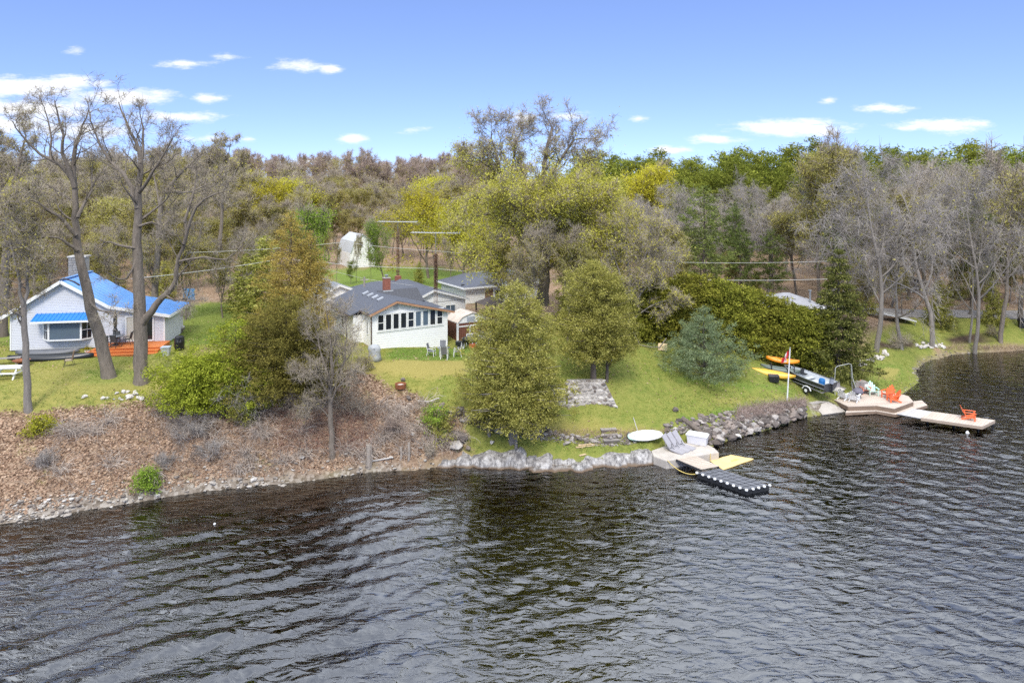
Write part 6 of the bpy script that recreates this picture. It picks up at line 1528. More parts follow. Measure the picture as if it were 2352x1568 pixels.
ledge('low left end of the white streaked limestone ledge, where the leaf bank meets it', 1000, 1060, (1077,1076), .42, .9, 1)
ledge('broad pale limestone ledge left of the cedar trunk at the waterline', 1050, 1128, (1076,1078), .95, 1.1, 2)
ledge('tallest white streaked limestone ledge right below the cedar trunk', 1118, 1200, (1077,1080), 1.15, 1.2, 3)
ledge('dark streaked limestone ledge right of the cedar at the waterline', 1192, 1262, (1079,1082), .95, 1.2, 4)
ledge('low flat pinkish rock shelf awash in front of the ledge', 1225, 1312, (1090,1087), .24, .5, 5)
ledge('sloping limestone ledge behind the low flat shelf', 1255, 1345, (1078,1076), .55, 1.0, 6)
ledge('square white block at the water, right of the flat shelf', 1318, 1362, (1087,1086), .50, .6, 7)
ledge('dark topped limestone ledge between the white block and the concrete platform', 1350, 1440, (1080,1074), .68, 1.1, 8)
ledge('white streaked ledge touching the concrete platform', 1428, 1508, (1074,1068), .78, 1.1, 9)

# stone retaining wall on the lawn
SW = thing('retaining_wall', 'sloping field stone retaining wall below the rounded cedar on the lawn', 'stone wall', (0,0,0))
A0, A1, B0, B1 = Vector(survey(1302,943,2.1)), Vector(survey(1420,938,2.1)), Vector(survey(1302,880,3.85)), Vector(survey(1386,878,3.85))
nrm = (A1-A0).cross(B0-A0).normalized()
if nrm.y > 0: nrm = -nrm
for q_ in (A0, A1, B0, B1): q_ += nrm*.42
A0.z -= .25; A1.z -= .25
MB().add([(A0-nrm*0.0)[:], A1[:], B1[:], B0[:]], [(0,1,2,3)]).add([B0[:], B1[:], (B1+Vector((0,1.2,-.1)))[:], (B0+Vector((0,1.2,-.1)))[:]], [(0,1,2,3)]).add([A0[:],B0[:],(B0+Vector((0,1.2,-.1)))[:],(A0+Vector((0,2.2,-.3)))[:]],[(3,2,1,0)]).add([A1[:],B1[:],(B1+Vector((0,1.2,-.1)))[:],(A1+Vector((0,2.2,-.3)))[:]],[(0,1,2,3)]).build('mortar', MORTAR, SW)
FACES = []
for k in range(8):
    V, F = rock_shape(1700+k, ICO1, .55); me = new_mesh('stone', V, F); me.materials.append([ROCKM[1],ROCKM[1],ROCKM[2],ROCKM[2],ROCKM[3],ROCKM[0],ROCKM[2],ROCKM[3]][k]); FACES.append(me)
rr = random.Random(8); rows = 9; Mq = nrm.to_track_quat('Z', 'Y')
for i in range(rows):
    t = (i+.5)/rows; a = A0.lerp(B0, t); b = A1.lerp(B1, t); L = (b-a).length; x = -rr.uniform(0,.2)
    while x < L-.1:
        w = rr.uniform(.20,.52); w = min(w, L+.05-x); c = a.lerp(b, (x+w/2)/L) + (B0-A0).normalized()*rr.uniform(-.07,.07)
        o = put('stone', FACES[rr.randrange(8)], None, SW, c + nrm*rr.uniform(-.03,.03)); o.rotation_mode = 'QUATERNION'; o.rotation_quaternion = Mq @ Euler((0,0,rr.uniform(-.35,.35)+rr.choice((0,PI)))).to_quaternion(); o.scale = (w*.57, rr.uniform(.14,.175), rr.uniform(.16,.26)); x += w
x = 0.0
while x < (B1-B0).length:
    c = B0.lerp(B1, x/(B1-B0).length); o = put('stone', FACES[rr.randrange(8)], None, SW, c + Vector((0,.25,.02)), rr.uniform(0,3)); o.scale = (.24,.2,.16); x += .38
for i in range(5):
    for k in range(2):
        o = put('stone', FACES[rr.randrange(8)], None, SW, A0.lerp(B0,(i+.5)/5) + Vector((-.08,.35+.45*k,0)), rr.uniform(0,3)); o.scale = (.2,.26,.18)
W2 = thing('stone_steps', 'narrow stone steps at the left side of the retaining wall, half hidden by the cedar', 'steps', (0,0,0))
for i in range(6):
    c = Vector(survey(1283, 942 - i*9, 2.15+.28*i)); MB().cbox(c[:], (.95,.45,.26), (0,0,.05*i)).build('step', [ROCKM[2],ROCKM[1],ROCKM[3]][i%3], W2)

# ---------------------------------------------------------------- concrete landing and floats
def world_poly(pts, z): return [survey(u, v, z)[:2] for u, v in pts]
top = world_poly([(1497,1034),(1502,1046),(1532,1057),(1650,1037.5),(1640,1028),(1627,1021.5),(1583,1016),(1523,1025)], .54)
t = thing('concrete_platform', 'tan concrete landing platform at the water carrying the grey loungers', 'platform', (0,0,0))
c = np.mean(top, 0); low = [((x-c[0])*1.015+c[0], (y-c[1])*1.015+c[1]) for x, y in top]
MB().loft([[(x,y,-1.2) for x, y in low],[(x,y,.49) for x, y in low],[(x,y,.54) for x, y in top]]).build('slab', CONC, t, bevel=.02)
a, b = survey(1548,1034,.545), survey(1608,1023,.545); MB().bar((a[0],a[1],.535),(b[0],b[1],.535), .05, .02).build('joint', plain('joint_dark', (.14,.12,.10), .9), t)
R0, R1, R2, R3 = Vector(survey(1553,1053,.58)), Vector(survey(1595,1045,.58)), Vector(survey(1652,1070,.38)), Vector(survey(1611,1077,.38))
t = thing('gangway', 'short wooden gangway of pale planks sloping from the concrete platform to the floating dock', 'gangway', (0,0,0))
for k in range(9):
    f0, f1 = k/9+.008, (k+1)/9-.008; q = [R0.lerp(R3,f0), R1.lerp(R2,f0), R1.lerp(R2,f1), R0.lerp(R3,f1)]
    MB().slab([p[:] for p in q], .035).build('plank', TANW, t)
dz = Vector((0,0,-.09)); MB().bar((R0+dz)[:],(R3+dz)[:],.05,.11).build('stringer', DARKM, t); MB().bar((R1+dz)[:],(R2+dz)[:],.05,.11).build('stringer', DARKM, t)
M0, M1, M2, M3 = [Vector(survey(u,v,.07)) for u, v in ((1631,1058),(1678,1044),(1731,1053),(1661,1078))]
t = thing('foam_mat', 'yellow floating foam mat with a worn brown middle, moored beside the gangway', 'floating mat')
n = 30; V = []; 
for i in range(n+1):
    for j in range(n+1):
        p = M0.lerp(M1, i/n).lerp(M3.lerp(M2, i/n), j/n); V.append((p.x, p.y, .07+.008*math.sin(i*.42+j*.23)+.004*math.sin(j*.6)))
F = np.array([[i*(n+1)+j,(i+1)*(n+1)+j,(i+1)*(n+1)+j+1,i*(n+1)+j+1] for i in range(n) for j in range(n)]); Vl = [(x,y,z-.05) for x,y,z in V]
YEL = plain('yellow_foam', (.84,.62,.26), .65, .10, 1.1, .15, 8); 
edge = [(n+1)*i for i in range(n+1)] + [n*(n+1)+j for j in range(1,n+1)] + [(n+1)*i+n for i in range(n-1,-1,-1)] + [j for j in range(n-1,0,-1)]
ne = (n+1)**2; E = np.array([[edge[k], edge[(k+1)%len(edge)], edge[(k+1)%len(edge)]+ne, edge[k]+ne] for k in range(len(edge))])
put('pad', new_mesh('pad', np.array(V+Vl), [F, E, F[:, ::-1]+ne], False), YEL, t)
pad = bpy.data.objects[[o.name for o in t.children][0]] if t.children else None
STAIN = plain('foam_worn', (.70,.46,.15), .75, .2, 3); pad.data.materials.append(STAIN)
ix = []
for i in range(n):
    for j in range(n):
        a, b = (i/n-.62)/.22, (j/n-.55)/.13; ix.append(1 if a*a + b*b < .55 + .6*mnoise.noise(Vector((i*.35, j*.35, 2))) else 0)
full = np.zeros(len(pad.data.polygons), np.int32); full[:n*n] = ix; pad.data.polygons.foreach_set('material_index', full)
# modular float
D0, D1, D2, D3 = Vector(survey(1601.6,1085,.30)), Vector(survey(1715.4,1124.7,.30)), Vector(survey(1767.4,1112.4,.30)), Vector(survey(1652,1075,.30))
t = thing('floating_dock', 'black modular floating dock with white round connector caps along two sides', 'floating dock')
FLT = plain('black_float', (.018,.019,.022), .5, .25, 5, .1, 30); FLTT = plain('grey_float_top', (.15,.155,.175), .6, .18, 4, .2, 40)
nl, nw = 8, 4; du_, dw_ = (D1-D0)/nl, (D3-D0)/nw
for i in range(nl):
    for j in range(nw):
        o_ = D0 + du_*(i+.5) + dw_*(j+.5); a, b = du_*.485, dw_*.485
        cube = MB().loft([[(o_+sx*a*k+sy*b*k+Vector((0,0,z)))[:] for sx, sy in ((-1,-1),(1,-1),(1,1),(-1,1))] for z, k in ((-.5,.92),(-.46,.98),(-.06,1),(-.0,.9))]).build('float', FLT, t)
        cube.data.materials.append(FLTT); cube.data.polygons[-1].material_index = 1
CAPM = WTRIM
def cap(p): MB().lathe([(.03,-.03),(.085,-.015),(.095,.03),(.08,.07),(.03,.095)], 10, p).build('connector_cap', CAPM, t)
for i in range(nl+1): cap((D0+du_*i+Vector((0,0,-.03))-dw_.normalized()*.03)[:])
for j in range(1, nw+1): cap((D1+dw_*j+Vector((0,0,-.03))+du_.normalized()*.03)[:])
ROPE = plain('yellow_rope', (.72,.55,.16), .8, .2, 20)
def rope(label, pts, r, mat, name='rope'): o = MB().tube(pts, r, 5).build(name, mat); return tag(o, label, 'rope')
a, b = Vector(survey(1533,1057,.56)), D0+Vector((0,0,-.08)); rope('yellow rope sagging from the concrete platform to the corner of the floating dock', [a.lerp(b,k/8)-Vector((0,0,.55*4*(k/8)*(1-k/8)*.55)) for k in range(9)], .028, ROPE)
a, b = Vector(survey(1632,1041,.56)), M0+Vector((0,0,.03)); rope('short tan rope from the concrete platform down to the yellow mat', [a.lerp(b,k/4)-Vector((0,0,.1*4*(k/4)*(1-k/4))) for k in range(5)], .022, ROPE)
# loungers, boards, deck box
def lounger(label, x, y, rz):
    t = thing('lounge_pad', label, 'lounger', (x,y,.55), rz, 'grey lounge pads on the concrete platform'); t.scale = (.84,.84,.95)
    prof = [(-.95,.06),(-.45,.10),(.0,.16),(.12,.24),(.45,.62),(.78,1.0)]
    V = MB()
    for (y0,z0),(y1,z1) in zip(prof[:-1], prof[1:]):
        V.slab([(-.34,y0,z0),(.34,y0,z0),(.34,y1,z1),(-.34,y1,z1)], .07)
    V.build('cushion', plain('lounger_grey', (.38,.365,.385), .85, .12, 3, .2, 30), t)
    MB().bar((-.27,.0,.0),(-.27,.6,.72),.035).bar((.27,.0,.0),(.27,.6,.72),.035).bar((-.27,-.9,.0),(-.27,.15,.12),.04).bar((.27,-.9,.0),(.27,.15,.12),.04).bar((-.27,.55,.0),(-.27,.5,.62),.035).bar((.27,.55,.0),(.27,.5,.62),.035).build('frame', GREYW, t)
    s = MB().tube([(-.3,.1,.25),(-.12,-.02,.27),(.05,.12,.3),(.18,.2,.38)], .018, 5).tube([(-.1,-.02,.26),(-.16,-.22,.2)], .016, 5).build('strap', DARKM, t); return t
for lb, u, v, a in (('left one of three grey lounge pads, partly behind the others',10.66,45.25,50),('middle one of three grey lounge pads with a dark strap',11.08,45.58,50),('right one of three grey lounge pads, nearest the white deck box',11.50,45.92,50)): lounger(lb, u, v, R(a))
def board(label, u, v, L, W, rz, mat, z, tilt):
    p = spot(u, v); t = thing('paddle_board', label, 'paddle board', (p[0],p[1],p[2]+z), rz); t.rotation_euler = (tilt, 0, rz); pts = []
    for s in np.linspace(0, 2*PI, 40, endpoint=False):
        x = math.cos(s); pts.append((x*L/2, W/2*math.copysign(abs(math.sin(s))**.72, math.sin(s))*(1-.15*max(0,x))))
    MB().loft([[(x*.93,y*.9,-.07) for x,y in pts],[(x,y,0) for x,y in pts],[(x*.96,y*.94,.05) for x,y in pts]]).build('hull', mat, t, smooth=False)
    MB().lathe([(.05,.05),(.05,.056)], 10, (-L*.36,0,0)).build('valve', BLACK, t); return t
board('pale mint paddle board almost hidden under the white one', 1478, 1009, 2.25, .8, R(12), plain('mint_board', (.50,.72,.60), .4, .05), .22, R(32))
board('big white paddle board leaning on the low stone wall beside the loungers', 1485, 1011, 2.35, .85, R(12), WTRIM, .34, R(32))
p = survey(1602, 1018, .54); t = thing('deck_box', 'white plastic deck storage box on the concrete platform beside the lounge pads', 'storage box', (p[0],p[1],.545), R(-28))
MB().loft([[(-.62,-.3,0),(.62,-.3,0),(.62,.3,0),(-.62,.3,0)],[(-.68,-.34,.58),(.68,-.34,.58),(.68,.34,.58),(-.68,.34,.58)]]).build('body', plain('box_grey_white', (.66,.65,.68), .5, .05), t, bevel=.02); MB().loft([[(-.72,-.38,.58),(.72,-.38,.58),(.72,.38,.58),(-.72,.38,.58)],[(-.72,-.38,.64),(.72,-.38,.64),(.72,.38,.64),(-.72,.38,.64)],[(-.6,-.26,.72),(.6,-.26,.72),(.6,.26,.72),(-.6,.26,.72)]]).build('lid', WTRIM, t)
p = spot(1404, 1014); t = thing('wooden_steps', 'weathered wooden steps leading down the low wall beside the paddle boards', 'steps', p, R(8))
for k in range(3):
    MB().cbox((0,.34*k,.12+.24*k),(1.1,.36,.05)).build('tread', GREYW, t)
    MB().cbox((0,.34*k-.15,.0+.24*k),(1.06,.03,.2)).build('riser', plain('dark_riser', (.12,.10,.09), .9), t)
for k, (u, v, L, a, lb) in enumerate(((1352,1022,1.5,14,'pale new plank lying on the grass above the ledge, upper of two'),(1350,1026,1.7,16,'pale new plank lying on the grass above the ledge, lower of two'),(1338,1046,.5,30,'short broken board end on the grass near the ledge'))):
    p = spot(u, v); MBp = MB().cbox((0,0,.05),(L,.14,.04)); o = MBp.build('plank', plain('new_lumber', (.66,.50,.30), .7, .1, 4, stretch=(.5,5,5)), None, p, R(a)); tag(o, lb, 'plank')
p = spot(1467, 998); o = MB().tube([(0,0,0),(-.35,.1,1.1)], .03, 6).build('pole', STONEP, None, p); tag(o, 'thin pale pole leaning behind the paddle boards', 'pole')
p = spot(1588, 985); o = MB().tube([(-.5,.6,.55),(.3,-.3,.1),(.7,-.8,-.2)], [.19,.17,.14], 8).build('log', BARKD, None, p); tag(o, 'thick dark driftwood log lying down the rip-rap behind the loungers', 'log')
for k, (u, v, h, r, lb) in enumerate(((847,1068,1.25,.20,'thick weathered post stump at the foot of the leaf bank'),(921,1054,.75,.07,'short thin grey post in the leaves, left of two'),(939,1054,1.05,.085,'tall thin grey post in the leaves, right of two'))):
    p = spot(u, v); o = MB().tube([(0,0,-.2),(.02,0,h*.6),(0,.02,h)], [r*1.15,r,r*.92], 7).build('wooden_post', plain('driftwood', (.40,.345,.29), .9, .2, 5, .6, 16, stretch=(4,4,.5)), None, p); tag(o, lb, 'post')
p = spot(920, 892); t = thing('fire_ring', 'rusty brown fire ring full of pale ash at the edge of the dry lawn', 'fire ring', p)
MB().lathe([(.36,0),(.40,.32),(.36,.32),(.32,.06),(.02,.06)], 16).build('ring', RUST, t); MB().lathe([(.31,.16),(.2,.24),(.02,.22)], 12).build('ash', STONEP, t)
for k, (u, v, pts, lb) in enumerate(((985,930,[(-.9,0,.3),(0,.05,.22),(.7,.1,.45)],'bare white branch lying across the bank left of the green sapling'),(858,1064,[(-1.2,-.2,.05),(0,0,.1),(1.2,.3,.2)],'pale driftwood pole on the beach below the post stump'),(255,1176,[(-.55,0,.07),(.55,.08,.07)],'orange brown board washed up on the pebble beach'))):
    p = spot(u, v); o = MB().tube(pts, [.05]*len(pts) if k < 2 else .07, 5).build('driftwood', STONEP if k < 2 else plain('orange_board', (.5,.28,.13), .8), None, p); tag(o, lb, 'driftwood')

# ---------------------------------------------------------------- right shore: deck, dock, chairs, boat
def poly_deck(name, label, cat, pts, z, th, mat, board_w, ang, skirt=None):
    t = thing(name, label, cat); P = world_poly(pts, z); 
    inner = [(x, y) for x, y in P]; MB().prism(inner, z-th, z-.035).build('frame', skirt or GREYW, t)
    ca, sa = math.cos(ang), math.sin(ang); Q = [(x*ca+y*sa, -x*sa+y*ca) for x, y in P]           # clip boards to the outline
    def half(pg, lim, sg):
        out = []
        for i in range(len(pg)):
            a, b = pg[i-1], pg[i]; da, db = (a[1]-lim)*sg, (b[1]-lim)*sg
            if (da >= 0) != (db >= 0): t_ = da/(da-db); out.append((a[0]+(b[0]-a[0])*t_, lim))
            if db >= 0: out.append(b)
        return out
    y = min(q[1] for q in Q); ymax = max(q[1] for q in Q); k = 0
    while y < ymax:
        pg = half(half(Q, y+.006, 1), y+board_w-.006, -1)
        if len(pg) > 2:
            ar = sum(pg[i-1][0]*pg[i][1]-pg[i][0]*pg[i-1][1] for i in range(len(pg)))
            if abs(ar) > .01: MB().prism([(u*ca-v*sa, u*sa+v*ca) for u, v in (pg if ar > 0 else pg[::-1])], z-.033, z + .003*(k%3)).build('plank', mat, t)
        y += board_w; k += 1
    return t
TANW2 = plain('sunbleached_deck', (.58,.49,.41), .8, .12, 3, .25, 25, stretch=(.5,5,5)); SKIRT = plain('deck_skirt', (.24,.17,.12), .8, .2, 3)
poly_deck('lakeside_deck', 'angular tan wooden deck at the shore carrying the white and orange lawn chairs', 'deck', [(1898,909),(1948,933),(2013,931),(2054,938),(2098,922),(2086,909),(2060,903),(2025,897),(1960,898)], .64, .34, TANW2, .3, R(10), SKIRT)
poly_deck('deck_step', 'lower wooden step running round the lake side of the tan deck', 'step', [(1942,947),(2012,943),(2057,951),(2130,930),(2117,919),(2098,921.5),(2054,937.5),(2013,930.5),(1950,933)], .28, .24, TANW2, .3, R(10), SKIRT)
t = poly_deck('wooden_dock', 'long tan wooden dock standing in the water with one orange chair', 'dock', [(2115,959),(2256,979),(2286,964.5),(2142,944.6)], .55, .22, TANW2, .2, R(45), plain('dock_fascia', (.42,.33,.25), .8, .1, 3))
for u, v in ((2130,962),(2190,971),(2246,978),(2280,967),(2200,957)):
    p = survey(u, v, .3); MB().tube([(p[0],p[1],-1.6),(p[0],p[1],.32)], .09, 8).build('leg', DARKM, t)
t = poly_deck('dock_ramp', 'grey aluminium ramp joining the tan deck step to the long dock', 'ramp', [(2060,950),(2114,960),(2141,945),(2098,938)], .50, .1, plain('ramp_grey', (.55,.53,.51), .6), .3, R(45), DARKM)
p = spot(1875, 938); 
t = thing('boat_ramp', 'cracked pale concrete boat ramp sloping into the water left of the deck', 'boat ramp', (0,0,0))
for k in range(2):
    q = [survey(u, v, z) for u, v, z in (((1866,928,.55),(1902,922,.62),(1945,944,.12),(1890,952,.06)) if k == 0 else ((1858,925,.75),(1880,921,.8),(1900,922,.66),(1866,929,.58)))]
    MB().slab(q, .12).build('slab', CONC, t)
rope('dark cable lying from the boat across the deck corner into the water', [Vector(survey(1888,907,1.3)), Vector(survey(1912,918,.78)), Vector(survey(1935,931,.69)), Vector(survey(1958,938,.33)), Vector(survey(1990,951,.05))], .03, plain('brown_cable', (.10,.07,.05), .8), 'cable')
def adirondack(label, x, y, z, rz, mat, group=None, sc=1.0):
    t = thing('lawn_chair', label, 'chair', (x,y,z), rz, group); t.scale = (sc,)*3
    for k in range(6): MB().slab([(-.27,-.32+.09*k,.36-.022*k),(.27,-.32+.09*k,.36-.022*k),(.27,-.24+.09*k,.34-.022*k),(-.27,-.24+.09*k,.34-.022*k)], .02).build('seat_slat', mat, t)
    for k in range(5):
        x_ = -.22+.11*k; h = 1.0 - .10*abs(k-2)**1.5; x2 = x_*1.35
        MB().slab([(x_-.048,.18,.24),(x_+.048,.18,.24),(x2+.058,.18+.38*h/1.0,h),(x2-.058,.18+.38*h/1.0,h)], .02).build('back_slat', mat, t)
    for s in (-1,1):
        MB().cbox((s*.36,-.05,.58),(.13,.78,.025)).build('arm', mat, t)
        MB().cbox((s*.33,-.34,.29),(.05,.10,.58)).build('leg', mat, t)
        MB().bar((s*.29,-.36,.33),(s*.29,.5,.05),.03,.12).build('leg', mat, t); MB().cbox((s*.33,.26,.42),(.04,.05,.3)).build('brace', mat, t)
    return t
AW, AO, AM, AS = WTRIM, plain('orange_chair_paint', (.82,.17,.055), .5, .06), plain('mint_chair_paint', (.52,.76,.66), .5, .05), plain('salmon_chair_paint', (.72,.25,.16), .55, .06)
def on_deck(u, v, z=.65): p = survey(u, v, z); return p
for lb, u, v, a, m, g in (('white slatted lawn chair at the left front of the tan deck, farther left of two',1938,917,125,AW,'white lawn chairs on the tan deck'),('white slatted lawn chair nearest the front edge of the tan deck',1962,922,140,AW,'white lawn chairs on the tan deck'),('salmon red lawn chair at the back of the tan deck beside the fire pit',1985,903,5,AS,None),('pale mint green lawn chair at the back of the tan deck',2004,906,-8,AM,None),
                           ('orange lawn chair on the tan deck facing the water, farther of two',2040,913,-60,AO,'orange lawn chairs on the tan deck'),('orange lawn chair on the right side of the tan deck, nearer of two',2052,922,-95,AO,'orange lawn chairs on the tan deck')):
    p = on_deck(u, v); adirondack(lb, p[0], p[1], .65, R(a), m, g)
p = survey(2226, 963, .56); adirondack('orange lawn chair alone near the end of the long dock', p[0], p[1], .56, R(60), AO)
p = on_deck(1970, 914); t = thing('fire_pit', 'dark round fire pit with a domed spark screen between the lawn chairs', 'fire pit', p)
MB().lathe([(.25,0),(.22,.25),(.42,.42),(.46,.5),(.1,.5)], 14).build('bowl', DARKM, t); MB().lathe([(.44,.5),(.4,.66),(.22,.8),(.02,.86)], 14).build('screen', plain('spark_screen', (.13,.12,.15), .6), t)
p = on_deck(1974, 900); t = thing('storage_box', 'grey slatted storage box at the back of the tan deck', 'storage box', p, R(5))
for k in range(5): MB().cbox((0,-.32,.1+.17*k),(1.1,.04,.155)).build('slat', GREYW, t)
MB().cbox((0,0,.44),(1.08,.6,.86)).build('body', GREYW, t); MB().cbox((0,0,.9),(1.16,.7,.05)).build('lid', GREYW, t)
MB().cbox((.38,-.36,.55),(.3,.05,.4)).build('notice', WTRIM, t)
p = survey(1919, 905, .64); t = thing('loveseat', 'grey cushioned loveseat at the back left corner of the tan deck', 'loveseat', p, R(12))
MB().cbox((0,0,.42),(1.3,.62,.16)).build('seat', STONEP, t, bevel=.03); MB().cbox((0,.34,.74),(1.3,.16,.62),(R(-8),0,0)).build('backrest', plain('loveseat_grey', (.33,.31,.31), .85), t, bevel=.03); MB().cbox((-.7,0,.52),(.12,.7,.06)).build('arm', GREYW, t); MB().cbox((.7,0,.52),(.12,.7,.06)).build('arm', GREYW, t); MB().cbox((0,0,.2),(1.3,.55,.26)).build('base', DARKM, t)
p = survey(1938, 911, .64); t = thing('swing_frame', 'tall thin steel swing frame arching over the back of the tan deck', 'swing frame', (p[0],p[1],.62), R(-10))
MB().tube([(-.75,-.3,0),(-.72,0,1.2),(-.62,.1,2.35),(-.45,.15,2.5),(.45,.15,2.75),(.62,.12,2.7),(.7,.05,1.6),(1.1,-.4,0)], .035, 6).build('frame', plain('swing_steel', (.36,.37,.33), .5), t); MB().tube([(.6,.12,2.6),(.72,.4,1.2),(.9,.6,0)], .03, 6).build('brace', plain('swing_steel', (.36,.37,.33)), t)
# flag pole
p = spot(1808, 919); t = thing('flagpole', 'slim white flagpole at the edge of the rip-rap, leaning slightly right', 'flagpole', p, 0); t.rotation_euler = (0, R(3.2), 0)
MB().tube([(0,0,-.4),(0,0,4.05)], [.06,.045], 8).build('pole', WTRIM, t); MB().lathe([(.02,4.05),(.06,4.09),(.05,4.15),(.01,4.17)], 8).build('finial', STEEL, t)
FL = thing('flag', 'small red and white flag with a maple leaf hanging limp from the flagpole', 'flag', (p[0]+.2,p[1],p[2]+3.2), 0)
REDF = plain('flag_red', (.62,.03,.04), .8, .08); WHF = plain('flag_white', (.78,.77,.76), .8, .05)
def fl(a, b, mat, off=0.0, shape=None, nm='red_band'):
    """Part of the drooping cloth between fly fractions a and b."""
    def cloth(s, h): return (-.10-.62*s*.75 + .05*math.sin(9*s+3*h) , .12*math.sin(7*s+1.5*h)+off, .78 - .62*h*(1-.25*s) - .75*s - .05*math.sin(5*s))
    if shape is None: 
        V = [cloth(a+(b-a)*i/6, j/5) for i in range(7) for j in range(6)]; F = np.array([[i*6+j,(i+1)*6+j,(i+1)*6+j+1,i*6+j+1] for i in range(6) for j in range(5)]); return put(nm, new_mesh(nm, V, F, True), mat, FL)
    V = [cloth(.5+x, .5+y) for x, y in shape]; return put(nm, new_mesh(nm, V, np.arange(len(V))[None,:]), mat, FL)
fl(0,.25,REDF); fl(.25,.75,WHF,nm='white_field'); fl(.75,1,REDF)
leafs = [(0,-.38),(.05,-.22),(.12,-.26),(.10,-.05),(.2,-.15),(.22,-.05),(.26,.0),(.14,.14),(.16,.22),(.02,.18),(.02,.36),(-.02,.36),(-.02,.18),(-.16,.22),(-.14,.14),(-.26,.0),(-.22,-.05),(-.2,-.15),(-.10,-.05),(-.12,-.26),(-.05,-.22)]
fl(0,0,REDF,-.012,[(x*.8,y) for x,y in leafs],'maple_leaf'); fl(0,0,REDF,.012,[(x*.8,y) for x,y in leafs][::-1],'maple_leaf')
# kayaks by the hedge
def kayak(name, label, u, v, L, W, rz, mat, z, roll=0.0, tilt=0.0, D=.32, deck=True):
    p = spot(u, v); t = canoe(name, label, u, v, L, W, D, rz, mat, 'kayak', True, z, roll, tilt)
    MB().lathe([(.24,0),(.26,.03),(.2,.04)], 14, (0,0,D-.01)).build('seat_rim', plain('kayak_rim', (.10,.05,.02), .6), t) if deck else None
    return t
kayak('kayak', 'long yellow kayak lying on its side on the grass in front of the hedge', 1774, 863, 3.6, .8, R(-22), plain('yellow_kayak_hull', (.86,.50,.07), .4, .06), .10, R(28), R(5), deck=False)
kayak('kayak', 'orange kayak on top of the others under the hedge', 1797, 850, 2.7, .7, R(-14), plain('orange_kayak_hull', (.88,.30,.015), .4, .05), .72, R(12), R(5), deck=False)
kayak('kayak', 'dark green canoe like kayak between the orange and the yellow kayak', 1793, 856, 3.3, .75, R(-18), plain('green_kayak_hull', (.10,.13,.11), .45, .2), .18, R(14), R(5), deck=False)
p = spot(1797, 857); t = thing('kayak_rack', 'low dark timber rack under the orange kayak', 'rack', p, R(-14))
for x in (-.9,.9): MB().bar((x,-.35,-.1),(x,-.35,.7),.07).bar((x,.35,-.1),(x,.35,.7),.07).bar((x,-.45,.7),(x,.45,.7),.07).build('frame', DARKM, t)
p = spot(1777, 878); t = thing('black_bin', 'black plastic tub lying in front of the yellow kayak', 'tub', p, R(-12)); MB().loft([[(-.36,-.28,.05),(.36,-.28,.05),(.36,.28,.05),(-.36,.28,.05)],[(-.42,-.33,.55),(.42,-.33,.55),(.42,.33,.55),(-.42,.33,.55)]]).build('tub', BLACK, t, bevel=.03); MB().cbox((0,-.02,.58),(.8,.6,.05)).build('lid', plain('tub_lid', (.09,.085,.09), .5), t)
# fishing boat on its trailer
pb = spot(1858, 898); BT = thing('fishing_boat', 'dark grey aluminium fishing boat with a pale inside and outboard motor, on its trailer', 'boat', (pb[0]-.1,pb[1]+.3,pb[2]+.52), 0); BT.rotation_euler = (0, R(-5), R(122))
HULL = plain('boat_hull_charcoal', (.055,.058,.062), .4, .12, 2); INS = plain('boat_inside_grey', (.50,.53,.55), .6, .08)
rs, ri = [], []; Lb = 4.3
for s in np.linspace(0, 1, 12):
    w = .92*(1-max(0,(s-.45)/.55)**2.2)+.02; x = Lb/2 - 0 - (1-s)*0 ; x = Lb/2*(1-2*s); ke = .30*max(0,(s-.6)/.4)**2; sh = .72+.18*s**2
    rs.append([(-x*-1*-1, -w, sh),( x*-1, -w*.86, .34+ke*.6),(x*-1, -w*.45, .08+ke),(x*-1, 0, ke),(x*-1, w*.45, .08+ke),(x*-1, w*.86, .34+ke*.6),(-x, w, sh)])
rs = [[(-abs(0)+p_[0],p_[1],p_[2]) for p_ in r_] for r_ in rs]
m = MB(); b0 = 0
for r_ in rs: m.v += [tuple(p_) for p_ in r_]
for i in range(len(rs)-1):
    for k in range(6): m.f.append([i*7+k, i*7+k+1, (i+1)*7+k+1, (i+1)*7+k])
m.f.append(list(range(7))); BTH = m.build('hull', HULL, BT)
m = MB()
for r_ in rs[:-1]: m.v += [(p_[0]*.97, p_[1]*.93, max(p_[2], .30) if abs(p_[1]) < .8*abs(r_[0][1])+.001 else p_[2]-.01) for p_ in r_]
for i in range(len(rs)-2):
    for k in range(6): m.f.append([i*7+k, i*7+k+1, (i+1)*7+k+1, (i+1)*7+k])
m.build('interior', INS, BT)
MB().tube([r_[0] for r_ in rs], .03, 5).tube([r_[-1] for r_ in rs], .03, 5).build('gunwale', STEEL, BT)
MB().tube([(r_[1][0], r_[1][1]*1.03-.01, r_[1][2]+.02) for r_ in rs], .028, 4).tube([(r_[5][0], r_[5][1]*1.03+.01, r_[5][2]+.02) for r_ in rs], .028, 4).build('stripe', STEEL, BT)
xe = rs[0][0][0]; sg = -1 if xe < 0 else 1
MB().box(-.3*1,.05,-.74,.74,.48,.52).box(-1.5*-sg-.2,-1.5*-sg+.2,-.7,.7,.5,.54).build('bench', INS, BT)
MB().cbox((.45*-sg,-.3,.62),(.4,.4,.08)).cbox((.45*-sg+.18*-sg,-.3,.82),(.08,.4,.36)).build('seat', DARKM, BT)
MB().cbox((xe*.55,-.955,.52),(.55,.012,.07)).build('marking', WTRIM, BT)
mo = MB().loft([[(xe+sg*.05+.17*math.cos(a), .15*math.sin(a), z) for a in np.linspace(0,2*PI,10,endpoint=False)] for z in (.75,1.0,1.15)]).build('motor_cowl', plain('motor_grey', (.33,.36,.42), .4), BT)
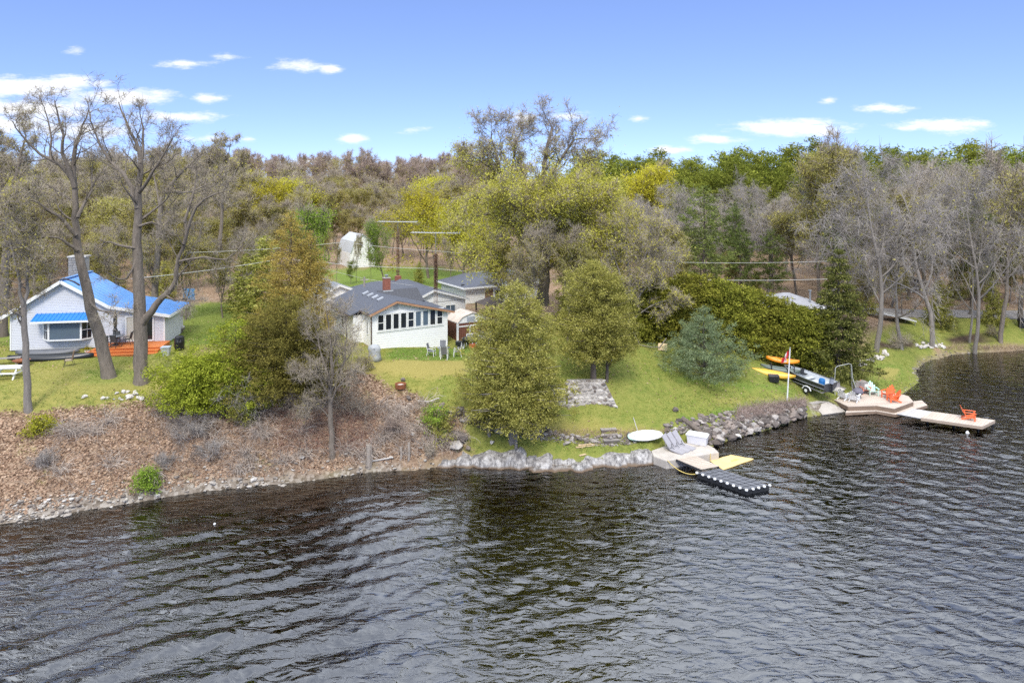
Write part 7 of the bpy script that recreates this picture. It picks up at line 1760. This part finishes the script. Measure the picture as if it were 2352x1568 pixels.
MB().loft([[(xe+sg*.05+r_*math.cos(a), r_*math.sin(a)*.9, z) for a in np.linspace(0,2*PI,10,endpoint=False)] for z, r_ in ((1.15,.17),(1.22,.15),(1.26,.05))]).build('cap', DARKM, mo)
MB().cbox((xe+sg*.12,0,.4),(.14,.1,.75)).build('leg', DARKM, BT); MB().cbox((xe+sg*.15,0,.05),(.35,.05,.12)).build('skeg', BLACK, BT)
MB().loft([[(xe-sg*.55+.24*math.cos(a)*k, .35+.24*math.sin(a)*k, z) for a in np.linspace(0,2*PI,10,endpoint=False)] for z, k in ((.55,1),(.85,1.05),(1.0,.8))]).build('blue_bag', plain('blue_bag', (.02,.16,.42), .6), BT)
TR = thing('boat_trailer', 'white boat trailer with small wheels under the dark fishing boat', 'trailer', (pb[0]-.1,pb[1]+.3,pb[2]+.06), 0); TR.rotation_euler = (0, R(5), R(-58))
MB().bar((1.9,-.6,.42),(-1.6,-.35,.42),.07).bar((1.9,.6,.42),(-1.6,.35,.42),.07).bar((-1.6,-.36,.42),(-3.0,0,.45),.07).bar((-1.6,.36,.42),(-3.0,0,.45),.07).bar((.6,-.75,.36),(.6,.75,.36),.07).bar((1.8,-.7,.42),(1.8,.7,.42),.07).build('frame', plain('trailer_cream', (.66,.60,.52), .5), TR)
for s in (-1,1):
    w = MB().tube([(.6,s*.78,.25),(.6,s*.95,.25)], .25, 16).build('wheel', BLACK, TR); MB().tube([(.6,s*.94,.25),(.6,s*.965,.25)], .13, 12).build('rim', WTRIM, w)
    MB().tube([(.22,s*.86,.3),(.35,s*.86,.52),(.6,s*.86,.58),(.85,s*.86,.52),(.98,s*.86,.3)], .06, 4).build('mudguard', WTRIM, TR)
MB().tube([(-2.9,0,.45),(-2.9,0,.0)], .03, 6).build('jockey_wheel', DARKM, TR)
# buoys, small table under the hedge, fallen limb
o = MB().lathe([(.03,-.12),(.12,-.05),(.13,.05),(.06,.16),(.02,.2)], 10).build('buoy', WTRIM, None, survey(2222,995,0)); tag(o, 'small white buoy floating in front of the long dock', 'buoy')
o = MB().lathe([(.03,-.05),(.06,-.02),(.07,.02),(.03,.07),(.01,.08)], 10).build('buoy', WTRIM, None, survey(493,1203,0)); tag(o, 'tiny white float alone on the dark water at left', 'buoy')
p = spot(1522, 806); t = thing('wooden_sign_board', 'small tan wooden board leaning at the foot of the hedge', 'board', p, R(-20)); MB().cbox((0,0,.35),(.75,.05,.6),(R(-30),0,.1)).build('panel', plain('new_lumber', (.66,.50,.30)), t); MB().bar((-.2,.3,0),(-.2,.1,.45),.04).build('prop', GREYW, t)
p = spot(1495, 800); o = MB().tube([(-1.4,.6,1.3),(-.9,.2,.25),(0,-.1,.12),(.7,-.2,.15),(1.4,.3,.8)], [.03,.045,.05,.045,.03], 6).build('branch', BARKP, None, p); tag(o, 'bent pale fallen branch on the grass under the budding tree', 'branch')
p = spot(1388, 838); t = thing('log_bench', 'pale split log bench on the slope behind the rounded cedar', 'bench', p, R(-15)); MB().cbox((0,0,.35),(1.2,.3,.08)).build('seat', STONEP, t); MB().cbox((-.4,0,.15),(.2,.25,.32)).build('leg', BARKD, t); MB().cbox((.4,0,.15),(.2,.25,.32)).build('leg', BARKD, t)
p = spot(2346, 752); t = thing('grill', 'black covered grill standing at the right edge of the far shore', 'grill', p); MB().lathe([(.3,0),(.34,.5),(.42,.8),(.36,1.05),(.05,1.15)], 12).build('cover', BLACK, t); MB().cbox((0,-.3,.9),(.5,.04,.04)).build('handle', STEEL, t)
# road along the far right shore
rdx = np.linspace(32, 120, 60); V = []; 
for x in rdx:
    yc = np.interp(x, [32,42,60,120], [84.5,83.0,82.0,82.5])
    for dy in (-1.3, -.45, .45, 1.3): V.append((x, yc+dy, g1(x, yc+dy)+.06))
F = np.array([[i*4+j,(i+1)*4+j,(i+1)*4+j+1,i*4+j+1] for i in range(59) for j in range(3)]); tag(put('road', new_mesh('road', np.array(V), F, True), plain('gravel_road', (.30,.28,.27), .95, .2, 1.5, .4, 20)), 'narrow grey gravel road along the far right shore', None, None, 'structure')

# ---------------------------------------------------------------- ground cover that nobody could count
def sample_zone(n, x0, x1, y0, y1, field, seed, thr=.5):
    rg = np.random.default_rng(seed); P = np.column_stack([rg.uniform(x0,x1,n), rg.uniform(y0,y1,n)])
    i = np.clip(np.searchsorted(gx, P[:,0])-1, 0, len(gx)-2); j = np.clip(np.searchsorted(gy, P[:,1])-1, 0, len(gy)-2)
    f = field.reshape(GXX.shape)[j, i]; k = f > thr*rg.uniform(.5,1.5,n); return P[k], rg
P, rg = sample_zone(150000, -36, 4, 34, 50, np.where(GSD > .25, litter, 0), 51); P = P[:62000]
V, F = cards(np.column_stack([P, G(P[:,0],P[:,1])+rg.uniform(.0,.06,len(P))]), .15, 52, flat=.7, aspect=.75, quad=True)
tag(put('leaf_litter', new_mesh('leaf_litter', V, F), leafy('dead_leaves', [(0,(.14,.085,.055)),(.3,(.31,.20,.135)),(.65,(.48,.335,.23)),(.88,(.60,.45,.32)),(1,(.70,.56,.43))], .15, .01, .05)), 'brown dead leaves covering the steep bank', None, None, 'stuff')
lawnf = np.where((GSD > .5), (1-litter)*(1-.85*dry)*(1-np.clip(dirt+pebble+reed,0,1)), 0)
def turf(name, label, field, n0, cap, seed, stops, hk):
    P, rg = sample_zone(n0, -42, 46, 43, 80, field, seed); P = P[(P[:,1] < 60) | (rg.random(len(P)) < .5)][:cap]; n = len(P)
    hh = rg.uniform(.03,.09,n)*hk*(1+.8*hash_noise(P,.6,9)); an = rg.uniform(0,6.28,n); w = rg.uniform(.02,.05,n); B = np.column_stack([P, G(P[:,0],P[:,1])])
    dx = np.column_stack([np.cos(an)*w, np.sin(an)*w, np.zeros(n)]); tp = np.column_stack([rg.normal(0,.05,n), rg.normal(0,.05,n), np.maximum(hh,.02)])
    V = np.stack([B-dx, B+dx, B+tp], 1).reshape(-1,3); F = np.arange(3*n).reshape(n,3)
    tag(put(name, new_mesh(name, V, F), leafy(name+'_blades', stops, .45, .01, .05)), label, None, None, 'stuff')
turf('grass', 'straw tinged spring grass on the lawns', lawnf*(1-np.clip(lush*1.3,0,1)), 200000, 45000, 53, [(0,(.22,.28,.045)),(.5,(.39,.41,.09)),(1,(.58,.52,.20))], .8)
turf('lush_grass', 'fresh green grass on the sloping lawns', lawnf*np.clip(lush*1.3,0,1), 220000, 60000, 54, [(0,(.16,.26,.04)),(.5,(.27,.36,.075)),(1,(.44,.47,.13))], 1.0)
P, rg = sample_zone(60000, -42, 40, 43, 66, lawnf, 57); k = rg.random(len(P)) < np.clip(.10+.5*hash_noise(P,.25,13),0.03,1); P = P[k][:5200]
V, F = cards(np.column_stack([P, G(P[:,0],P[:,1])+.05]), .13, 58, flat=.8, aspect=.7, quad=True)
tag(put('fallen_leaves', new_mesh('fallen_leaves', V, F), leafy('lawn_leaves', [(0,(.2,.13,.08)),(.5,(.42,.30,.18)),(1,(.6,.48,.3))], .15, .01, .05)), 'scattered brown leaves lying on the lawns', None, None, 'stuff')
# brambles and bare brush on the bank and over the rip-rap
def brush(name, label, spots, n, L, r, mat, seed, upb=.8, arch=.7):
    rg = np.random.default_rng(seed); A, B, ra, rb = [], [], [], []
    for k in range(n):
        u, v = spots(rg); x, y, z = spot(u, v); d = np.array([rg.normal(0,1), rg.normal(0,1), upb+abs(rg.normal(0,.4))]); d /= np.linalg.norm(d); p = np.array([x, y, z]); ln = L*rg.uniform(.4,1.3)
        for s in range(4):
            q = p + d*ln/4; A.append(p); B.append(q); ra.append(r*(1-s*.2)); rb.append(r*(.8-s*.2)); p = q; d = d + np.array([rg.normal(0,.22), rg.normal(0,.22), -arch*.45]); d /= np.linalg.norm(d)
            if s and rg.random() < .6:
                e = d + rg.normal(0,.6,3); e /= np.linalg.norm(e); A.append(p); B.append(p+e*ln*.22); ra.append(r*.5); rb.append(r*.3)
    V, F = prisms(A, B, np.array(ra), np.array(rb), 3); return tag(put(name, new_mesh(name, V, F), mat), label, None, None, 'stuff')
def bank_spot(rg):
    while True:
        u, v = rg.uniform(60, 1060), rg.uniform(930, 1130)
        if v < np.interp(u, [0,400,600,800,1060],[1165,1100,1080,1062,1035]) and v > np.interp(u, [0,300,560,700,900,1060],[965,935,905,880,900,960]) and rg.random() < np.interp(u, [60,300,480,800,1000],[.12,.35,.9,1,.8]): return u, v
_hc = np.random.default_rng(60); HEAPS = [bank_spot(_hc) for _ in range(46)]
def heap_spot(rg):
    c = HEAPS[int(rg.integers(0, len(HEAPS)))]; return c[0] + rg.normal(0, 9), c[1] + rg.normal(0, 5)
brush('brambles', 'grey brown bramble canes arching over the leaf bank', bank_spot, 2200, .9, .012, plain('bramble_cane', (.33,.26,.21), .95, .3, 1), 61)
brush('brush', 'heaps of pale grey bare brush arching over the leaf bank', heap_spot, 3600, 1.25, .014, plain('pale_cane', (.52,.44,.37), .95, .25, 1), 66, .7, .8)
brush('brush', 'reddish bare brush standing in the leaf litter below the dark cedar', lambda rg: (rg.uniform(640,860), rg.uniform(950,1040)), 900, 1.0, .010, plain('red_cane', (.27,.15,.11), .95, .3, 1), 62)
def rip_spot(rg):
    u = rg.uniform(1690, 1850); a, b = lerp_rip(u); return u, a - 3 + (b-a)*rg.uniform(0,.55)
brush('dead_weeds', 'dry mauve brown weeds standing thick over the rip-rap', rip_spot, 1900, .6, .011, plain('dead_weed', (.33,.25,.215), .95, .25, 1), 63, 1.3, .4)
brush('reeds', 'tan dead reeds along the far right waterline', lambda rg: (rg.uniform(2170,2400), rg.uniform(796,806)), 700, .55, .014, plain('dead_reed', (.48,.36,.24), .95, .2, 1), 64, 1.6, .3)
brush('dead_weeds', 'dry stalks along the top of the low wall and ledge', lambda rg: (rg.uniform(1230,1530), rg.uniform(990,1006)), 700, .4, .010, plain('dry_stalk', (.40,.30,.19), .95, .2, 1), 65, 1.2, .5)
brush('grass_tufts', 'long grass tufts along the walls, rocks and waterline', lambda rg: [(rg.uniform(1040,1490), rg.uniform(1016,1040)), (rg.uniform(1560,1840), rg.uniform(905,950)), (rg.uniform(1985,2110), rg.uniform(868,898)), (rg.uniform(0,480), rg.uniform(900,940))][int(rg.integers(0,4))], 1500, .3, .016, plain('tuft_green', (.27,.32,.07), .9, .3, 1), 67, 1.6, .5)
# bare shrubs one can point at
def shrub(label, u, v, h, seed, mat, r=.008, leaf=None, nl=0):
    w = Wood(seed, nch=(6,6,5,4), ratio=(.7,.6,.5,.45), ang=(40,45,50,55), start=(.1,.1,.1,.1), trop=(.0,-.03,-.05,-.05,0), seg=(.3,.25,.2,.2,.2), maxlev=2, rmin=.004)
    for k in range(7): w.grow((0,0,0), (w.r.gauss(0,.6), w.r.gauss(0,.6), 1), h*w.r.uniform(.7,1.1), .02, 0)
    A, B = w.twigs(4, h*.22, r*.6, .3); x = spot(u, v); wd = merge(w.wood_arrays(4, 0)); tw = prisms(A, B, np.full(len(A), r*.7), np.full(len(A), r*.4), 3); lv = None
    if leaf: rg = np.random.default_rng(seed); i = rg.integers(0,len(B),nl); lv = cards(B[i]+rg.normal(0,.05,(nl,3)), .09, seed)
    return plant_tree('bare_shrub' if not leaf else 'leafing_shrub', label, 'shrub', x, wd, tw, lv, [mat, mat, leaf] if leaf else [mat, mat])
shrub('drooping bare shrub with pale twigs in front of the dark cedar', 560, 965, 2.2, 71, TWIGG); shrub('bare grey shrub on the middle of the leaf bank below the juniper', 440, 1010, 1.3, 72, TWIGG); shrub('pale arching brush heap in the middle of the leaf bank', 385, 1080, 1.0, 73, TWIGG)
shrub('bare shrub beside the bank tree, right of its trunk', 815, 960, 1.7, 74, TWIG); shrub('tangled brown shrub left of the bank tree', 700, 960, 1.9, 75, TWIG); shrub('bare shrub with a few olive leaves at the cottage corner', 805, 860, 2.6, 76, TWIG, leaf=L_BUD, nl=500); shrub('olive leafing shrub below the white cottage steps', 838, 850, 1.0, 77, TWIG, leaf=L_OAK, nl=500)
shrub('bare brush on the bank right of the bank tree near the grey posts', 905, 1000, 1.3, 78, TWIGR); shrub('low bare brush above the left end of the limestone ledge', 985, 1045, .8, 79, TWIG); shrub('grey brush on the lower bank under the slim pale tree', 110, 1075, .9, 80, TWIGG); shrub('bare brush low on the bank above the dark seedling', 480, 1060, 1.1, 81, TWIGG)
shrub('bare bush at the grass point under the grey shoreline trees', 2062, 800, 1.6, 82, TWIG); shrub('olive bush right of the mulch bed on the far shore', 2282, 770, 1.0, 83, TWIG, leaf=L_BUD, nl=400)
# dim understorey at the edge of the woods
wood_row(83, 1500, 2560, 60, {'budding_tree': 2, 'wood_cedar': 1.4, 'grey_tree': 1}, I((1500,610),(1900,640),(2000,650),(2560,640)), skip=lambda u, y: 1740 < u < 1860)
wood_row(90, 1950, 2560, 44, {'budding_tree': 2, 'wood_cedar': 1.5, 'bare_tree': 1}, I((1950,590),(2560,600)))
wood_row(76, -300, 440, 60, {'budding_tree': 2, 'wood_cedar': .8}, I((-300,600),(440,620)))
wood_row(100, -200, 720, 50, {'budding_tree': 2, 'bare_tree': 1}, I((-200,540),(720,560)))
